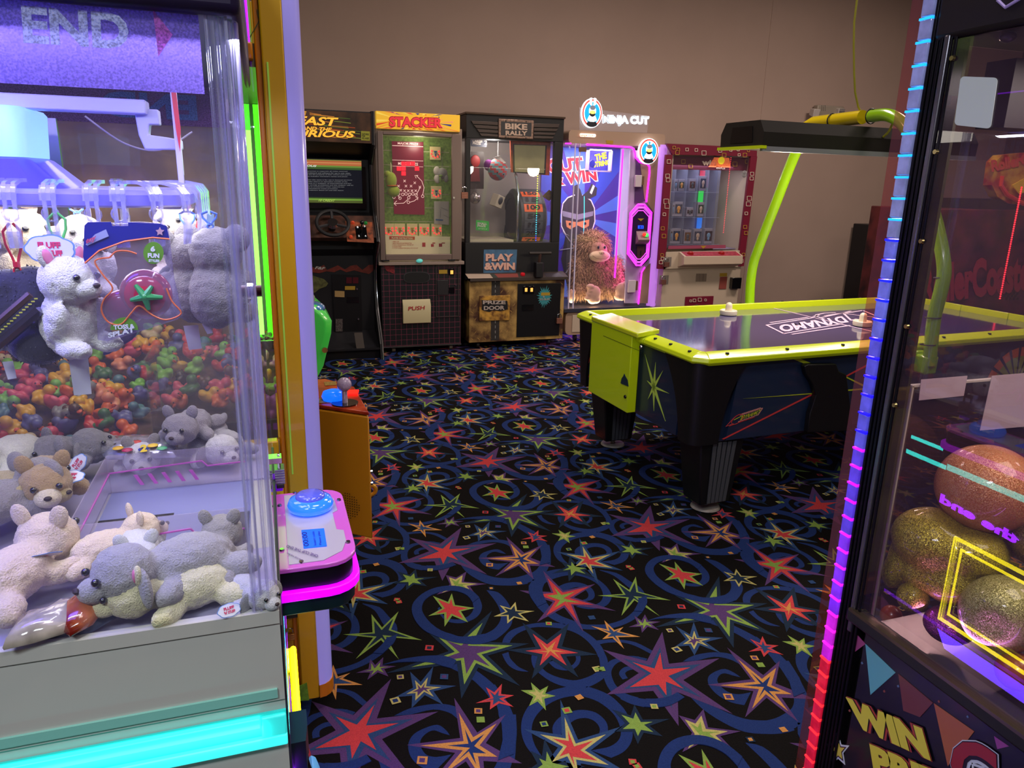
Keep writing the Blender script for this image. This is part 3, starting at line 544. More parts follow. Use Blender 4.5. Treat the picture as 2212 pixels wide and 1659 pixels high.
# ================================================================ coloured wheel bike prize machine
bk = thing('bike_rally_prize_machine', 'tall black prize machine with a numbered orange tyre wheel and rusty diamond-plate lower cabinet', 'arcade machine', (2.15, 6.8, 0))
BX0, BX1, BY = 1.70, 2.605, 6.43
LX0, LX1, LY = 1.725, 2.655, 6.38
rust = mat2('diamond_plate_print', (66, 32, 16), (186, 150, 84), 6)
MB().box((LX0, LY, .065), (LX1, 7.2, .635)).build('lower_cabinet', rust, bk, bevel=.004)
mb = MB()
for r_ in range(9):
    for c2 in range(15):
        x = LX0+.03+c2*.062+(.03 if r_ % 2 else 0); z = .10+r_*.062; a = .9 if r_ % 2 else -.75
        if x > LX1-.03: continue
        dx, dz = math.cos(a)*.021, math.sin(a)*.021; nx, nz = -math.sin(a)*.0035, math.cos(a)*.0035
        mb.face([(x-dx, LY-.001, z-dz), (x+nx, LY-.0025, z+nz), (x+dx, LY-.001, z+dz), (x-nx, LY-.0025, z-nz)])
mb.build('tread_plate_pattern', mat('lug_tan', (172, 132, 72), .5, noise_amt=.5, nscale=10), bk, smooth=0)
mb = MB(); slabY(mb, LY-.001, .0012, 1062, 602, 1078, 735); mb.build('road_artwork', mat('road_dark', (40, 36, 36), .7), bk)
mb = MB()
for k in range(12): slabY(mb, LY-.0025, .0006, 1069.4, 604+k*11, 1070.4, 610+k*11)
mb.build('road_dashes', mat('road_dash', (150, 150, 150), .7), bk)
xa_, xb_, za_, zb_ = YR(LY, 1035, 639, 1100, 691)
po = MB().box((xa_, LY-.012, za_), (xb_, LY-.002, zb_)).build('prize_door', mat2('prize_door_plate', (90, 52, 20), (200, 150, 60), 14), bk, bevel=.003)
MB().prism([Y(LY-.013, *p) for p in ((1040, 648), (1096, 650), (1097, 668), (1090, 670), (1080, 672), (1065, 670), (1058, 674), (1045, 671), (1040, 668), (1042, 660))], (0, -.001, 0)).build('black_splash', black, po, smooth=0)
pl = mat('print_silver', (176, 162, 154), .5)
ptext('PRIZE', 1, LY-.016, (1043, 657), (1092, 657), (1043, 649), pl, po, bold=.04); ptext('DOOR', 1, LY-.016, (1045, 670), (1090, 669), (1045, 661), pl, po, bold=.04)
xa_, xb_, za_, zb_ = YR(LY, 1118, 613, 1207, 724)
co = MB().box((xa_, LY-.010, za_), (xb_, LY-.001, zb_)).build('coin_door', mat('coin_door_black', (16, 16, 20), .35), bk, bevel=.003)
for x in (1134, 1146): 
    mb = MB(); slabY(mb, LY-.011, .008, x-4, 618, x+7, 634); q = mb.build('coin_mechanism', blackg, co, bevel=.002); mb = MB(); slabY(mb, LY-.02, .002, x, 622, x+5, 630); mb.build('lit_coin_slot', M['lit_amber'], q)
mb = MB(); slabY(mb, LY-.011, .005, 1128, 658, 1152, 670); mb.build('coin_return', blackg, co)
mb = MB(); c_ = Y(LY-.012, 1176, 641); pts = []
for k in range(44):
    r_ = (R.uniform(.075, .10) if k % 2 else R.uniform(.05, .062)); t = 2*math.pi*k/44; pts.append((c_.x+r_*math.cos(t)*.85, LY-.012, c_.z+r_*math.sin(t)*1.15))
sp_ = MB().prism(pts, (0, -.001, 0)).build('splash_sticker', mat('splash_teal', (52, 132, 140), .5), co, smooth=0)
mb = MB(); slabY(mb, LY-.013, .001, 1169, 632, 1188, 638); mb.build('card_strip', M['sticker_yellow'], sp_)
ptext('8', 1, LY-.014, (1173, 643), (1176, 643), (1173, 639), pl, sp_, bold=.03); ptext('TO PLAY', 1, LY-.014, (1165, 649), (1188, 648), (1165, 645), pl, sp_, bold=.03)
MB().prism([(LX0-.03, LY+.04, .70), (LX0-.0, LY-.03, .66), (LX0-.0, LY-.03, .635), (LX0, LY+.1, .635), (LX0, LY+.1, .70)], (LX1-LX0+.02, 0, 0)).build('control_shelf', mat('shelf_edge', (60, 50, 46), .5), bk)
def shp(x, y):
    a = Vector((0, LY+.04, .70)); n = Vector((0, -.04, .07)).normalized(); d = ray(x, y); return EYE+d*((a-EYE).dot(n)/d.dot(n))+n*.0015
for nm, pts, c in (('cream_decal', ((1005, 592), (1058, 592), (1065, 601), (1012, 602)), (176, 156, 140)), ('road_decal', ((1058, 592), (1068, 592), (1076, 600), (1065, 601)), (50, 56, 50)), ('red_decal', ((1068, 592), (1118, 591), (1120, 599), (1076, 600)), (130, 60, 54)), ('name_decal', ((1175, 590), (1208, 590), (1216, 598), (1180, 598)), (50, 44, 52))):
    MB().face([shp(*p) for p in pts]).build(nm, mat(nm, c, .5), bk, smooth=0)
c_ = shp(1129, 594); MB().cyl(c_, c_+Vector((0, -.006, .014)), .022, .02, 16).build('red_push_button', mat('push_red_lit', (170, 20, 30), .3, emit=.4), bk)
up = MB()
gx0, gx1 = Y(BY-.01, 1017, 400).x, Y(BY-.01, 1196, 400).x; gz0, gz1 = Y(BY-.01, 1100, 524).z, Y(BY-.01, 1100, 302).z
up.box((BX0, 7.0, .66), (BX1, 7.2, 2.06)); up.box((BX0, BY, gz1), (BX1, 7.2, 2.06)); up.box((BX0, BY, .64), (BX1, 7.2, gz0))
up.box((BX0, BY, gz0), (gx0, BY+.05, gz1)); up.box((gx1, BY, gz0), (BX1, BY+.05, gz1))
up.build('upper_cabinet', black, bk, bevel=.004)
MB().box((BX0, BY+.05, gz0), (BX0+.005, 7.0, gz1)).box((BX1-.005, BY+.05, gz0), (BX1, 7.0, gz1)).build('side_glass', pane, bk, smooth=0)
MB().box((BX0-.008, BY-.012, 2.058), (BX1+.008, 7.2, 2.075)).build('top_cap', mat('cap_bronze', (92, 76, 66), .3, metal=.7), bk, bevel=.002)
MB().box((gx0, BY+.012, gz0), (gx1, BY+.016, gz1)).build('front_glass', pane, bk, smooth=0)
MB().box((BX0+.01, 6.97, gz0), (BX1-.01, 6.995, gz1)).build('back_liner', mat('liner_grey', (150, 140, 136), .8), bk, smooth=0)
MB().box((gx0-.01, BY+.05, gz0-.01), (1.95+.22, 6.97, gz0+.02)).build('prize_floor', mat('liner_beige', (186, 176, 156), .6), bk, smooth=0)
MB().box((gx0-.01, 6.54, .88), (2.16, 6.97, .905)).build('prize_shelf', M['liner_beige'], bk, smooth=0)
point('bike_machine_light', (2.0, 6.62, 1.80), 4.5, (1, .95, .85), .05)
# marquee wings and plate
mb = MB()
for s_, pts in ((0, [(1017, 261), (1075, 264), (1075, 271), (1021, 268)]), (0, [(1022, 270), (1075, 273), (1075, 280), (1028, 277)]), (0, [(1029, 279), (1075, 282), (1075, 288), (1034, 286)]), (0, [(1035, 288), (1075, 291), (1075, 296), (1039, 294)]),
                (0, [(1152, 267), (1208, 268), (1205, 276), (1152, 275)]), (0, [(1152, 277), (1204, 278), (1201, 284), (1152, 283)]), (0, [(1152, 286), (1199, 287), (1197, 292), (1152, 291)]), (0, [(1152, 294), (1195, 295), (1193, 300), (1152, 299)])):
    MB().prism(PY(BY-.001, pts), (0, -.012, 0)).build('wing_slat', mat('wing_bronze', (84, 74, 72), .35, metal=.6), bk, bevel=.002)
c0, c1 = Y(BY-.014, 1077, 256), Y(BY-.014, 1152, 301)
pq = MB().box((c0.x, BY-.018, c1.z), (c1.x, BY-.002, c0.z)).build('name_plate', mat('plate_bronze', (150, 124, 112), .35, metal=.6, noise_amt=.4, nscale=60), bk, bevel=.006)
MB().box((c0.x+.022, BY-.020, c1.z+.022), (c1.x-.022, BY-.017, c0.z-.022)).build('plate_recess', darkgrey, pq)
for x, y in ((1093, 261), (1137, 263), (1093, 296), (1136, 298)): p = Y(BY-.02, x, y); MB().cyl(p, p+Vector((0, -.004, 0)), .006, .005, 10).build('plate_screw', darkgrey, pq)
ptext('BIKE', 1, BY-.022, (1091, 279), (1139, 281), (1091, 266), mat('plate_letters', (196, 170, 152), .4), pq, bold=.045); ptext('RALLY', 1, BY-.022, (1092, 292), (1139, 293), (1092, 282), M['plate_letters'], pq, bold=.045)
# monitor, wheel, prizes
mo = MB().prism(PY(6.60, [(1101, 304), (1188, 307), (1185, 379), (1103, 372)]), (0, -.02, 0)).build('monitor_surround', mat('orange_print', (172, 70, 40), .5, noise_amt=.3), bk)
MB().prism(PY(6.575, [(1108, 311), (1181, 314), (1178, 377), (1109, 373)]), (0, -.004, 0)).build('monitor_bezel', black, mo, smooth=0)
MB().prism(PY(6.569, [(1111, 313), (1178, 315), (1175, 374), (1112, 371)]), (0, -.002, 0)).build('screen', mat('olive_screen', (120, 112, 72), .3, emit=.35, noise_amt=.12, nscale=8), mo, smooth=0)
wc = Vector((2.355, 6.80, 1.17)); wr = .275
wh = thing_w = MB(); rings = []
x0w, x1w = 2.26, 2.50
for t in range(49):
    a = 2*math.pi*t/48; c, s = math.cos(a), math.sin(a)
    rings.append([(x0w-.02, wc.y+c*(wr-.09), wc.z+s*(wr-.09)*1.0), (x0w-.03, wc.y+c*(wr-.04), wc.z+s*(wr-.04)), (x0w, wc.y+c*wr, wc.z+s*wr), (x1w, wc.y+c*wr, wc.z+s*wr), (x1w+.03, wc.y+c*(wr-.05), wc.z+s*(wr-.05)), (x1w+.02, wc.y+c*(wr-.09), wc.z+s*(wr-.09))])
tw = wh.loft(rings, False).build('number_wheel', mat('tyre_grey', (58, 60, 64), .5, noise_amt=.2, nscale=60), bk)
MB().cyl((x0w-.015, wc.y, wc.z), (x1w+.015, wc.y, wc.z), wr-.09, wr-.09, 40).build('wheel_disc', darkgrey, tw)
nums = [('150', 1), ('15', 0), ('100', 1), ('50', 0), ('???', 0), ('200', 0), ('75', 1), ('250', 0), ('25', 1)]
om = mat('segment_orange', (206, 88, 44), .5, emit=.35); gm_ = mat('segment_grey', (84, 86, 92), .5); ink = mat('segment_ink', (34, 30, 32), .6)  # orange segments get a glow of their own to brighten the dark wheel
for i, (s, o_) in enumerate(nums):
    a0 = math.pi-(1.12-i*.29)-.0; a1 = a0+.27; q = []
    P_ = lambda x, a: Vector((x, wc.y+math.cos(a)*(wr+.002), wc.z+math.sin(a)*(wr+.002)))
    sg = MB()
    for k in range(4): sg.face([P_(x0w+.03, a0+(a1-a0)*k/4), P_(x1w-.03, a0+(a1-a0)*k/4), P_(x1w-.03, a0+(a1-a0)*(k+1)/4), P_(x0w+.03, a0+(a1-a0)*(k+1)/4)])
    sgo = sg.build('number_segment', om if o_ else gm_, tw)
    am, hh = (a0+a1)/2, .10
    A_ = P_(x0w+.055, am+hh*.7); text(s, A_, P_(x1w-.055, am+hh*.7), P_(x0w+.055, am-hh), ink, sgo, bold=.04, lift=.006)
MB().tube([(2.23, 6.60, .86), (2.235, 6.56, 1.0), (2.225, 6.54, 1.2), (2.235, 6.56, 1.4), (2.22, 6.62, 1.6)], .012, 8).build('chrome_curve_rail', chrome, bk)
MB().prism([Y(6.5, *p) for p in ((1171, 424), (1186, 410), (1190, 413), (1192, 428), (1186, 434))], (0, -.01, 0)).build('wheel_pointer', mat('pointer_brown', (92, 70, 44), .5, noise_amt=.6), bk)
mb = MB(); 
for k in range(34):
    z = 1.58-k*.0205; mb.ball((2.395, 6.50, z), .005, 6, mi=min(3, k//9))
mb.build('glowing_dot_row', [neon('dot_yellow', (220, 230, 60), 2.5), neon('dot_green', (40, 230, 90), 2.5), neon('dot_cyan', (60, 200, 240), 2.5), neon('dot_blue', (40, 60, 255), 3)], bk)  # column of small glowing dots, yellow down to blue
sg = MB().prism(PY(6.50, [(1028, 475), (1056, 478), (1056, 499), (1028, 497)]), (0, -.004, 0)).build('small_prize_sign', mat('sign_green', (40, 140, 50), .5, emit=.3), bk, smooth=0)
ptext('SMALL\nPRIZE', 1, 6.494, (1031, 490), (1052, 491), (1031, 480), white, sg, bold=.03); ptext('LAST EMPTY: 30', 1, 6.494, (1033, 495), (1052, 496), (1033, 493), white, sg)
MB().box((gx0, 6.52, .915), (2.16, 6.535, .928)).build('lit_shelf_edge', mat('shelf_led', (255, 214, 140), .4, emit=1.6), bk)
lp_ = MB().prism(PY(6.7, [(1016, 301), (1052, 303), (1051, 318), (1016, 316)]), (0, -.004, 0)).build('large_prize_sign', mat('sign_slate', (44, 44, 60), .5), bk, smooth=0)
ptext('LARGE\nPRIZE', 1, 6.694, (1021, 312), (1042, 313), (1021, 302), pl, lp_, bold=.03); ptext('2', 1, 6.694, (1046, 312), (1052, 312), (1046, 303), pl, lp_, bold=.03)
tn = MB().prism(PY(BY-.001, [(1045, 539), (1117, 539), (1114, 591), (1044, 590)]), (0, -.002, 0)).build('play_and_win_poster', mat('poster_blue', (66, 104, 138), .6, noise_amt=.25, nscale=20), bk, smooth=0)
for s, bl, br, tl in (('PLAY', (1049, 564), (1108, 564), (1049, 548)), ('&WIN', (1046, 583), (1112, 583), (1046, 567))):
    ptext(s, 1, BY-.005, (bl[0]+1, bl[1]+1), (br[0]+1, br[1]+1), (tl[0]+1, tl[1]+1), mat('poster_shadow', (120, 60, 60), .6), tn, bold=.05); ptext(s, 1, BY-.007, bl, br, tl, mat('poster_letters', (222, 176, 160), .6), tn, bold=.05)
mb = MB(); mb.tube(PY(BY-.001, [(1044, 591), (1060, 560), (1075, 590), (1085, 541), (1100, 589), (1116, 545)]), .0012, 4); mb.tube(PY(BY-.001, [(1046, 541), (1070, 556), (1090, 541), (1114, 580)]), .0012, 4); mb.build('poster_lines', mat('poster_pale', (120, 150, 176), .6), tn)
hx = Y(BY-.12, 1167, 547)
hb = MB().tube([hx+Vector((-.105, 0, 0)), hx+Vector((-.05, 0, 0)), hx+Vector((.05, 0, 0)), hx+Vector((.105, 0, 0))], .013, 10).build('handlebar', mat('grip_brown', (44, 36, 34), .6), bk)
MB().tube([hx+Vector((0, 0, .0)), hx+Vector((0, .02, -.09)), hx+Vector((0, .03, -.1))], .014, 8).build('handlebar_stem', mat('stem_bronze', (104, 80, 70), .4, metal=.5), hb)
MB().box((hx.x-.035, BY-.125, .665), (hx.x+.035, BY-.05, hx.z-.085)).build('handlebar_base', black, hb, bevel=.004)
for x in (LX0+.10, LX1-.12):
    cm = MB().cyl((x-.012, LY+.07, .032), (x+.012, LY+.07, .032), .032, .032, 18).build('caster', mat('caster_black', (24, 24, 26), .6), bk); MB().prism([(x-.02, LY+.04, .065), (x+.02, LY+.04, .065), (x+.016, LY+.09, .03), (x-.016, LY+.09, .03)], (0, .012, 0)).build('caster_fork', steel, cm)
# things inside the bike machine
pb = thing('striped_egg_plush', 'pink and blue striped round plush hanging in the black prize machine', 'plush toy', Y(6.62, 1075, 366))
def striped(loc, rx, rz, parent):
    mb = MB(); mb.ball(loc, (rx, rx, rz), 28); o = mb.build('body', [mat('plush_red', (190, 70, 70), .9, sheen=.4), mat('plush_teal', (110, 150, 156), .9, sheen=.4)], parent)
    for p in o.data.polygons:
        c = p.center; p.material_index = int(((c.z+c.x*.7)/.028) % 2 > 1)
    return o
c_ = Y(6.62, 1075, 366); striped(c_, .092, .098, pb)
MB().ball(c_+Vector((-.085, .01, .035)), (.045, .04, .05), 12).build('purple_tuft', mat('plush_purple', (110, 30, 110), .9), pb)
MB().ball(c_+Vector((-.03, -.088, -.03)), .006, 8).ball(c_+Vector((.03, -.088, -.045)), .006, 8).build('eye', blackg, pb)
MB().prism([c_+Vector((-.05, -.03, .1)), c_+Vector((.0, -.05, .12)), c_+Vector((.06, -.06, .06)), c_+Vector((.02, -.07, .05))], (0, -.004, 0)).build('paper_label', white, pb)
MB().tube([c_+Vector((0, 0, .09)), c_+Vector((0, 0, .24))], .002, 5).build('hanging_cord', white, pb)
bx = thing('boxed_figure', 'tall red and black boxed toy figure at the left inside the black prize machine', 'boxed toy', Y(6.78, 1030, 400))
q = MB().prism(PY(6.78, [(1016, 327), (1045, 328), (1045, 408), (1016, 408)]), (0, .08, 0)).build('carton', mat('carton_dark', (52, 34, 32), .5), bx)
MB().ball(Y(6.772, 1027, 348), (.045, .008, .055), 14).build('printed_red_head', mat('print_red', (150, 30, 28), .5), q); mb = MB(); mb.prism(PY(6.775, [(1018, 362), (1034, 362), (1037, 392), (1016, 392)]), (0, -.004, 0)); mb.build('printed_red_body', mat('print_dark_red', (104, 26, 26), .5), q)
for nm, lb, x, y in (('chrome_ball', 'silver ball prize hanging at the left inside the black prize machine', 1026, 428),):
    c_ = Y(6.66, x, y); b = thing(nm, lb, 'ball', c_); MB().ball(c_, .052, 20).build('ball', mat('dull_chrome', (170, 160, 156), .25, metal=.8), b); MB().tube([c_+Vector((0, 0, .05)), c_+Vector((.01, 0, .12))], .0015, 5).build('wire', steel, b)
c_ = Y(6.66, 1074, 434); hb2 = thing('white_boxed_bluetooth_speaker', 'small white open-fronted box dangling in the middle of the black prize machine', 'boxed toy', c_)
rm = Matrix.Rotation(.35, 3, 'Y') @ Matrix.Rotation(.5, 3, 'Z'); mb = MB().box((-.045, -.04, -.055), (.045, .04, .055)); mb.v = [c_+rm @ v for v in mb.v]; mb.build('carton', mat('carton_white', (190, 180, 160), .6), hb2, bevel=.003)
mb = MB().ball((0, -.04, .01), (.028, .012, .036), 14); mb.v = [c_+rm @ v for v in mb.v]; mb.build('dark_window', darkgrey, hb2)
caps = [(200, 60, 60), (60, 110, 190), (90, 150, 90), (180, 160, 60), (170, 90, 150), (40, 90, 170), (200, 110, 60)]
cn = ['red', 'blue', 'green', 'yellow', 'pink', 'dark blue', 'orange']
k = 0
for x in range(7):
    for r_ in range(2):
        i = k % 7; k += 1; c_ = Vector((gx0+.035+x*.0575, 6.60+r_*.0585, .934))
        o = MB().ball(c_, .028, 14).build('prize_capsule', mat('capsule_'+cn[i].replace(' ', '_'), caps[i], .15, coat=.5), loc=c_, parent=None)
        tag(o, '%s prize capsule on the lit shelf behind the small prize sign' % cn[i], 'prize capsule', 'capsules behind the small prize sign')
padlock('padlock', 'copper-faced padlock hanging on the left edge of the tall black prize machine', Y(BY-.03, 1003, 415), 1.5, mat('padlock_copper', (150, 100, 84), .35, metal=.5))
padlock('padlock', 'padlock on the coin door of the rusty diamond-plate cabinet', Y(LY-.03, 1208, 687), 1.4, mat('padlock_copper', (150, 100, 84), .35, metal=.5))
# ================================================================ tall plush prize machine with pink light lines
nj = thing('string_cutting_prize_machine', 'pale rounded prize machine with magenta light lines, ninja poster and lit round badges', 'arcade machine', (3.15, 6.85, 0))
KY_ = 6.40; NY = 6.50; NX0, NX1 = 2.70, 3.64
shell = mat('champagne_shell', (168, 140, 120), .4)
# base, header, rear
def rrect(x0, x1, z0, z1, r, n=5):
    o = []
    for cx, cz, a0 in ((x1-r, z1-r, 0), (x0+r, z1-r, 90), (x0+r, z0+r, 180), (x1-r, z0+r, 270)):
        for k in range(n+1):
            a = math.radians(a0+90*k/n); o.append((cx+r*math.cos(a), cz+r*math.sin(a)))
    return o
MB().prism([(a, NY, b) for a, b in rrect(NX0+.03, NX1, .07, .30, .05)], (0, .72, 0)).build('base', shell, nj, smooth=30)
MB().prism([(a, NY-.004, b) for a, b in rrect(NX0+.10, NX0+.50, .10, .27, .004)], (0, -.004, 0)).build('base_hatch', cream, nj)
MB().box((NX0+.0, NY-.02, .295), (NX1+.02, NY+.72, .335)).build('base_deck', mat('deck_slate', (48, 50, 66), .4), nj, bevel=.004)
zh0, zh1 = Y(NY, 1300, 312).z, 1.975
MB().prism([(a, NY-.01, b) for a, b in rrect(NX0-.02, NX1+.03, zh0, zh1, .035)], (0, .74, 0)).build('header', shell, nj, smooth=30)
MB().box((NX0, NY+.66, .33), (NX1, NY+.72, zh0+.02)).build('rear_panel', shell, nj)
# lit translucent corner columns
colm = mat('lit_column', (176, 130, 214), .35, emit=.55, ec=(196, 120, 236))
xr0, xr1 = Y(NY, 1409, 500).x, Y(NY, 1436, 500).x-.03
MB().prism([(xr0, NY+.02, .33), (xr0, NY+.0, .33), (xr0+.05, NY-.035, .33), (xr1-.04, NY-.03, .33), (xr1, NY+.02, .33)], (0, 0, zh0+.02-.33)).build('lit_corner_column', colm, nj, smooth=60)
MB().box((3.52, NY+.58, .33), (3.64, NY+.62, zh0)).build('lit_rear_column', mat('lit_column_pale', (196, 180, 226), .35, emit=.5), nj)
MB().box((NX0+.01, NY, .335), (NX0+.014, NY+.66, zh0)).build('side_glass', pane, nj, smooth=0)
MB().box((NX0+.015, NY+.0, .335), (Y(NY, 1360, 450).x, NY+.004, zh0)).build('front_glass', pane, nj, smooth=0)
for x in (1237, 1247): p = Y(NY-.01, x, 450); MB().box((p.x-.004, NY-.018, .335), (p.x+.004, NY-.002, zh0)).build('clear_edge_strip', mat('edge_pale', (206, 196, 220), .2, emit=.12), nj)
# right door panel (plum), hinges, coin console
pnl = MB().prism(PY(NY+.01, [(1362, 325), (1410, 325), (1408, 655), (1350, 655)]), (0, .02, 0)).build('door_panel', mat('panel_lilac', (176, 158, 190), .45), nj, smooth=0)
MB().prism(PY(NY-.001, [(1374, 340), (1397, 350), (1392, 435), (1371, 440)]), (0, .008, 0)).build('door_window', mat('window_plum', (86, 60, 104), .25), pnl, smooth=0)
MB().prism(PY(NY-.004, [(1383, 352), (1409, 320), (1432, 330), (1416, 655), (1382, 655), (1384, 590), (1409, 565), (1410, 455), (1392, 430)]), (0, .02, 0)).build('door_stile', mat('stile_taupe', (150, 122, 106), .4), nj, smooth=0)
mag = neon('neon_magenta', (255, 40, 240), 2.2); magd = mat('neon_magenta_soft', (240, 70, 235), .4, emit=1.2)
def line(pts, r, nm='magenta_light_line', m_=mag, yv=NY-.012, par=nj):
    return MB().tube([Y(yv, *p) for p in pts], r, 8).build(nm, m_, par)
line([(1267, 312), (1362, 318), (1369, 321), (1372, 330), (1373, 340), (1382, 350), (1398, 354), (1403, 360), (1403, 375), (1396, 437)], .0085)
line([(1393, 577), (1386, 588), (1379, 657)], .0085)
line([(1221, 310), (1234, 310)], .006)
line([(1346, 322), (1328, 600)], .008)
# octagonal console
oc = [(1378, 442), (1392, 442), (1407, 459), (1400, 555), (1384, 573), (1375, 573), (1356, 548), (1362, 460)]
con = MB().prism(PY(NY-.02, oc), (0, -.05, 0)).build('console', mat('console_plum', (46, 24, 66), .3), nj, bevel=.004)
def scaled(pts, k, c=None):
    c = c or (sum(p[0] for p in pts)/len(pts), sum(p[1] for p in pts)/len(pts)); return [(c[0]+(p[0]-c[0])*k, c[1]+(p[1]-c[1])*k) for p in pts]
for k_, r_ in ((1.0, .010), (.80, .005)):
    q = scaled(oc, k_); line(q+[q[0]], r_, yv=NY-.074, par=con, m_=mag if k_ == 1 else magd)
line(scaled(oc, .9)+[scaled(oc, .9)[0]], .012, 'console_lilac_ring', mat('ring_lilac', (206, 96, 220), .4, emit=.6), NY-.071, con)
MB().prism(PY(NY-.073, [(1378, 487), (1390, 487), (1390, 494), (1378, 494)]), (0, -.002, 0)).build('blue_display', mat('display_blue', (30, 70, 240), .3, emit=1.6), con); ptext('81', 1, NY-.077, (1381, 493), (1388, 493), (1381, 488), mat('display_ink', (10, 10, 80), .4), con)
MB().prism(PY(NY-.073, [(1377, 472), (1391, 472), (1384, 478)]), (0, -.002, 0)).build('card_sticker', M['sticker_yellow'], con)
a, b = Y(NY-.07, 1374, 499), Y(NY-.07, 1397, 528)
q = MB().prism([(a.x, NY-.07, a.z), (a.x, NY-.13, b.z+.05), (a.x, NY-.12, b.z+.03), (a.x, NY-.07, b.z)], (b.x-a.x, 0, 0)).build('button_box', mat('box_taupe', (150, 120, 130), .4), con, bevel=.003)
p = (a+b)/2+Vector((.015, -.045, .035)); nrm = Vector((0, -.6, .75)).normalized()
for i, cc_ in enumerate(((240, 50, 40), (60, 220, 90))): MB().ball(p+Vector((-.012+i*.024, -.006, -.006*i)), (.02, .016, .018), 14).build('lit_button_lobe', mat('lit_lobe_%d' % i, cc_, .3, emit=1.4), q)
MB().prism(PY(NY-.073, [(1376, 532), (1392, 532), (1392, 558), (1376, 558)]), (0, -.003, 0)).build('coin_plate', mat('plate_plum_brown', (70, 40, 50), .4), con); mb = MB(); slabY(mb, NY-.076, .001, 1383, 541, 1385, 552); mb.build('coin_slot', black, con)
for x, y, w_, h_ in ((1357, 605, 13, 26), (1371, 378, 12, 26)):
    a, b = Y(NY-.01, x, y), Y(NY-.01, x+w_, y+h_); q = MB().box((a.x, NY-.035, b.z), (b.x, NY-.005, a.z)).build('hinge_block', mat('block_white', (204, 190, 200), .4), nj, bevel=.003); MB().box((b.x, NY-.03, b.z+.02), (b.x+.025, NY-.006, a.z-.01)).build('hinge_pad', mat('pad_brown', (104, 76, 58), .5), q)
# poster backdrop
YP = NY+.62
pos = MB().box((NX0-.04, YP, .34), (Y(YP, 1352, 450).x, YP+.01, zh0)).build('poster', mat('poster_indigo', (70, 46, 160), .6, emit=.25), nj, smooth=0)
cx_, cz_ = Y(YP-.001, 1262, 470).x, Y(YP-.001, 1262, 470).z; x_lo, x_hi, z_lo, z_hi = NX0-.035, Y(YP, 1351, 450).x, .35, zh0-.01
def rayhit(a):
    c, s = math.cos(a), math.sin(a); t = 9
    if c > 1e-6: t = min(t, (x_hi-cx_)/c)
    if c < -1e-6: t = min(t, (x_lo-cx_)/c)
    if s > 1e-6: t = min(t, (z_hi-cz_)/s)
    if s < -1e-6: t = min(t, (z_lo-cz_)/s)
    return (cx_+c*t, YP-.001, cz_+s*t)
mb = MB()
for k in range(9):
    a = math.radians(12+k*40); mb.face([(cx_, YP-.001, cz_), rayhit(a), rayhit(a+.17), rayhit(a+.34)], k % 2)
mb.build('poster_rays', [mat('poster_ray_blue', (84, 116, 226), .6, emit=.28), mat('poster_ray_deep', (58, 76, 200), .6, emit=.25)], pos, smooth=0)
wht = mat('print_white', (232, 226, 240), .6, emit=.25); prd = mat('print_red_letters', (206, 42, 60), .6, emit=.25)
for s, bl, br, tl in (('CUT', (1184, 374), (1262, 368), (1178, 345)), ('& WIN', (1196, 402), (1290, 390), (1192, 376))):
    ptext(s, 1, YP-.002, bl, br, tl, wht, pos, bold=.09, lift=.001, grow=.012); ptext(s, 1, YP-.002, bl, br, tl, prd, pos, bold=.045, lift=.003)
# hooded figure on the poster
dk_ = mat('print_charcoal', (58, 54, 62), .6, emit=.06); lk = mat('print_black', (24, 20, 30), .6); sk = mat('print_skin', (222, 142, 96), .6, emit=.2); lt = mat('print_grey', (150, 146, 168), .6, emit=.12)
def art(nm, pts, m_, lv): return MB().face(PY(YP-lv, pts)).build(nm, m_, pos, smooth=0)
hd = [(1214, 458), (1217, 440), (1227, 428), (1243, 422), (1262, 424), (1276, 434), (1283, 450), (1284, 478), (1278, 498), (1262, 512), (1240, 514), (1222, 505), (1214, 488)]
art('print_hood_outline', scaled(hd, 1.06), wht, .003); art('print_hood', hd, dk_, .004)
art('print_knot', [(1243, 424), (1236, 405), (1246, 398), (1254, 410), (1258, 424)], dk_, .0045); art('print_knot', [(1256, 424), (1270, 412), (1278, 396), (1290, 406), (1288, 422), (1272, 430)], dk_, .0045)
art('print_knot_edge', [(1274, 416), (1281, 399), (1285, 402), (1278, 420)], wht, .005)
art('print_headband', [(1214, 455), (1248, 463), (1282, 456), (1281, 466), (1248, 475), (1216, 467)], lt, .005)
art('print_face', [(1222, 476), (1248, 480), (1273, 474), (1272, 488), (1262, 494), (1248, 487), (1232, 495), (1224, 490)], sk, .005)
for x, y in ((1231, 484), (1264, 483)): art('print_eye', [(x+2.6*math.cos(t*.5236), y+3.2*math.sin(t*.5236)) for t in range(12)], lk, .006)
art('print_body', [(1222, 506), (1212, 560), (1230, 640), (1290, 640), (1286, 560), (1270, 508), (1248, 516)], dk_, .0035)
for a, b in (((1216, 500), (1260, 560)), ((1280, 505), (1222, 590)), ((1210, 540), (1250, 534))): MB().tube(PY(YP-.005, [a, b]), .006, 4).build('print_strap', lt, pos)
MB().tube(PY(YP-.006, [(1262, 424), (1262, 470), (1261, 514)][:1]+[(1262, 470), (1260, 514)]), .003, 4).build('dotted_light_string', neon('dot_cyan', (60, 200, 240), 2.5), pos)
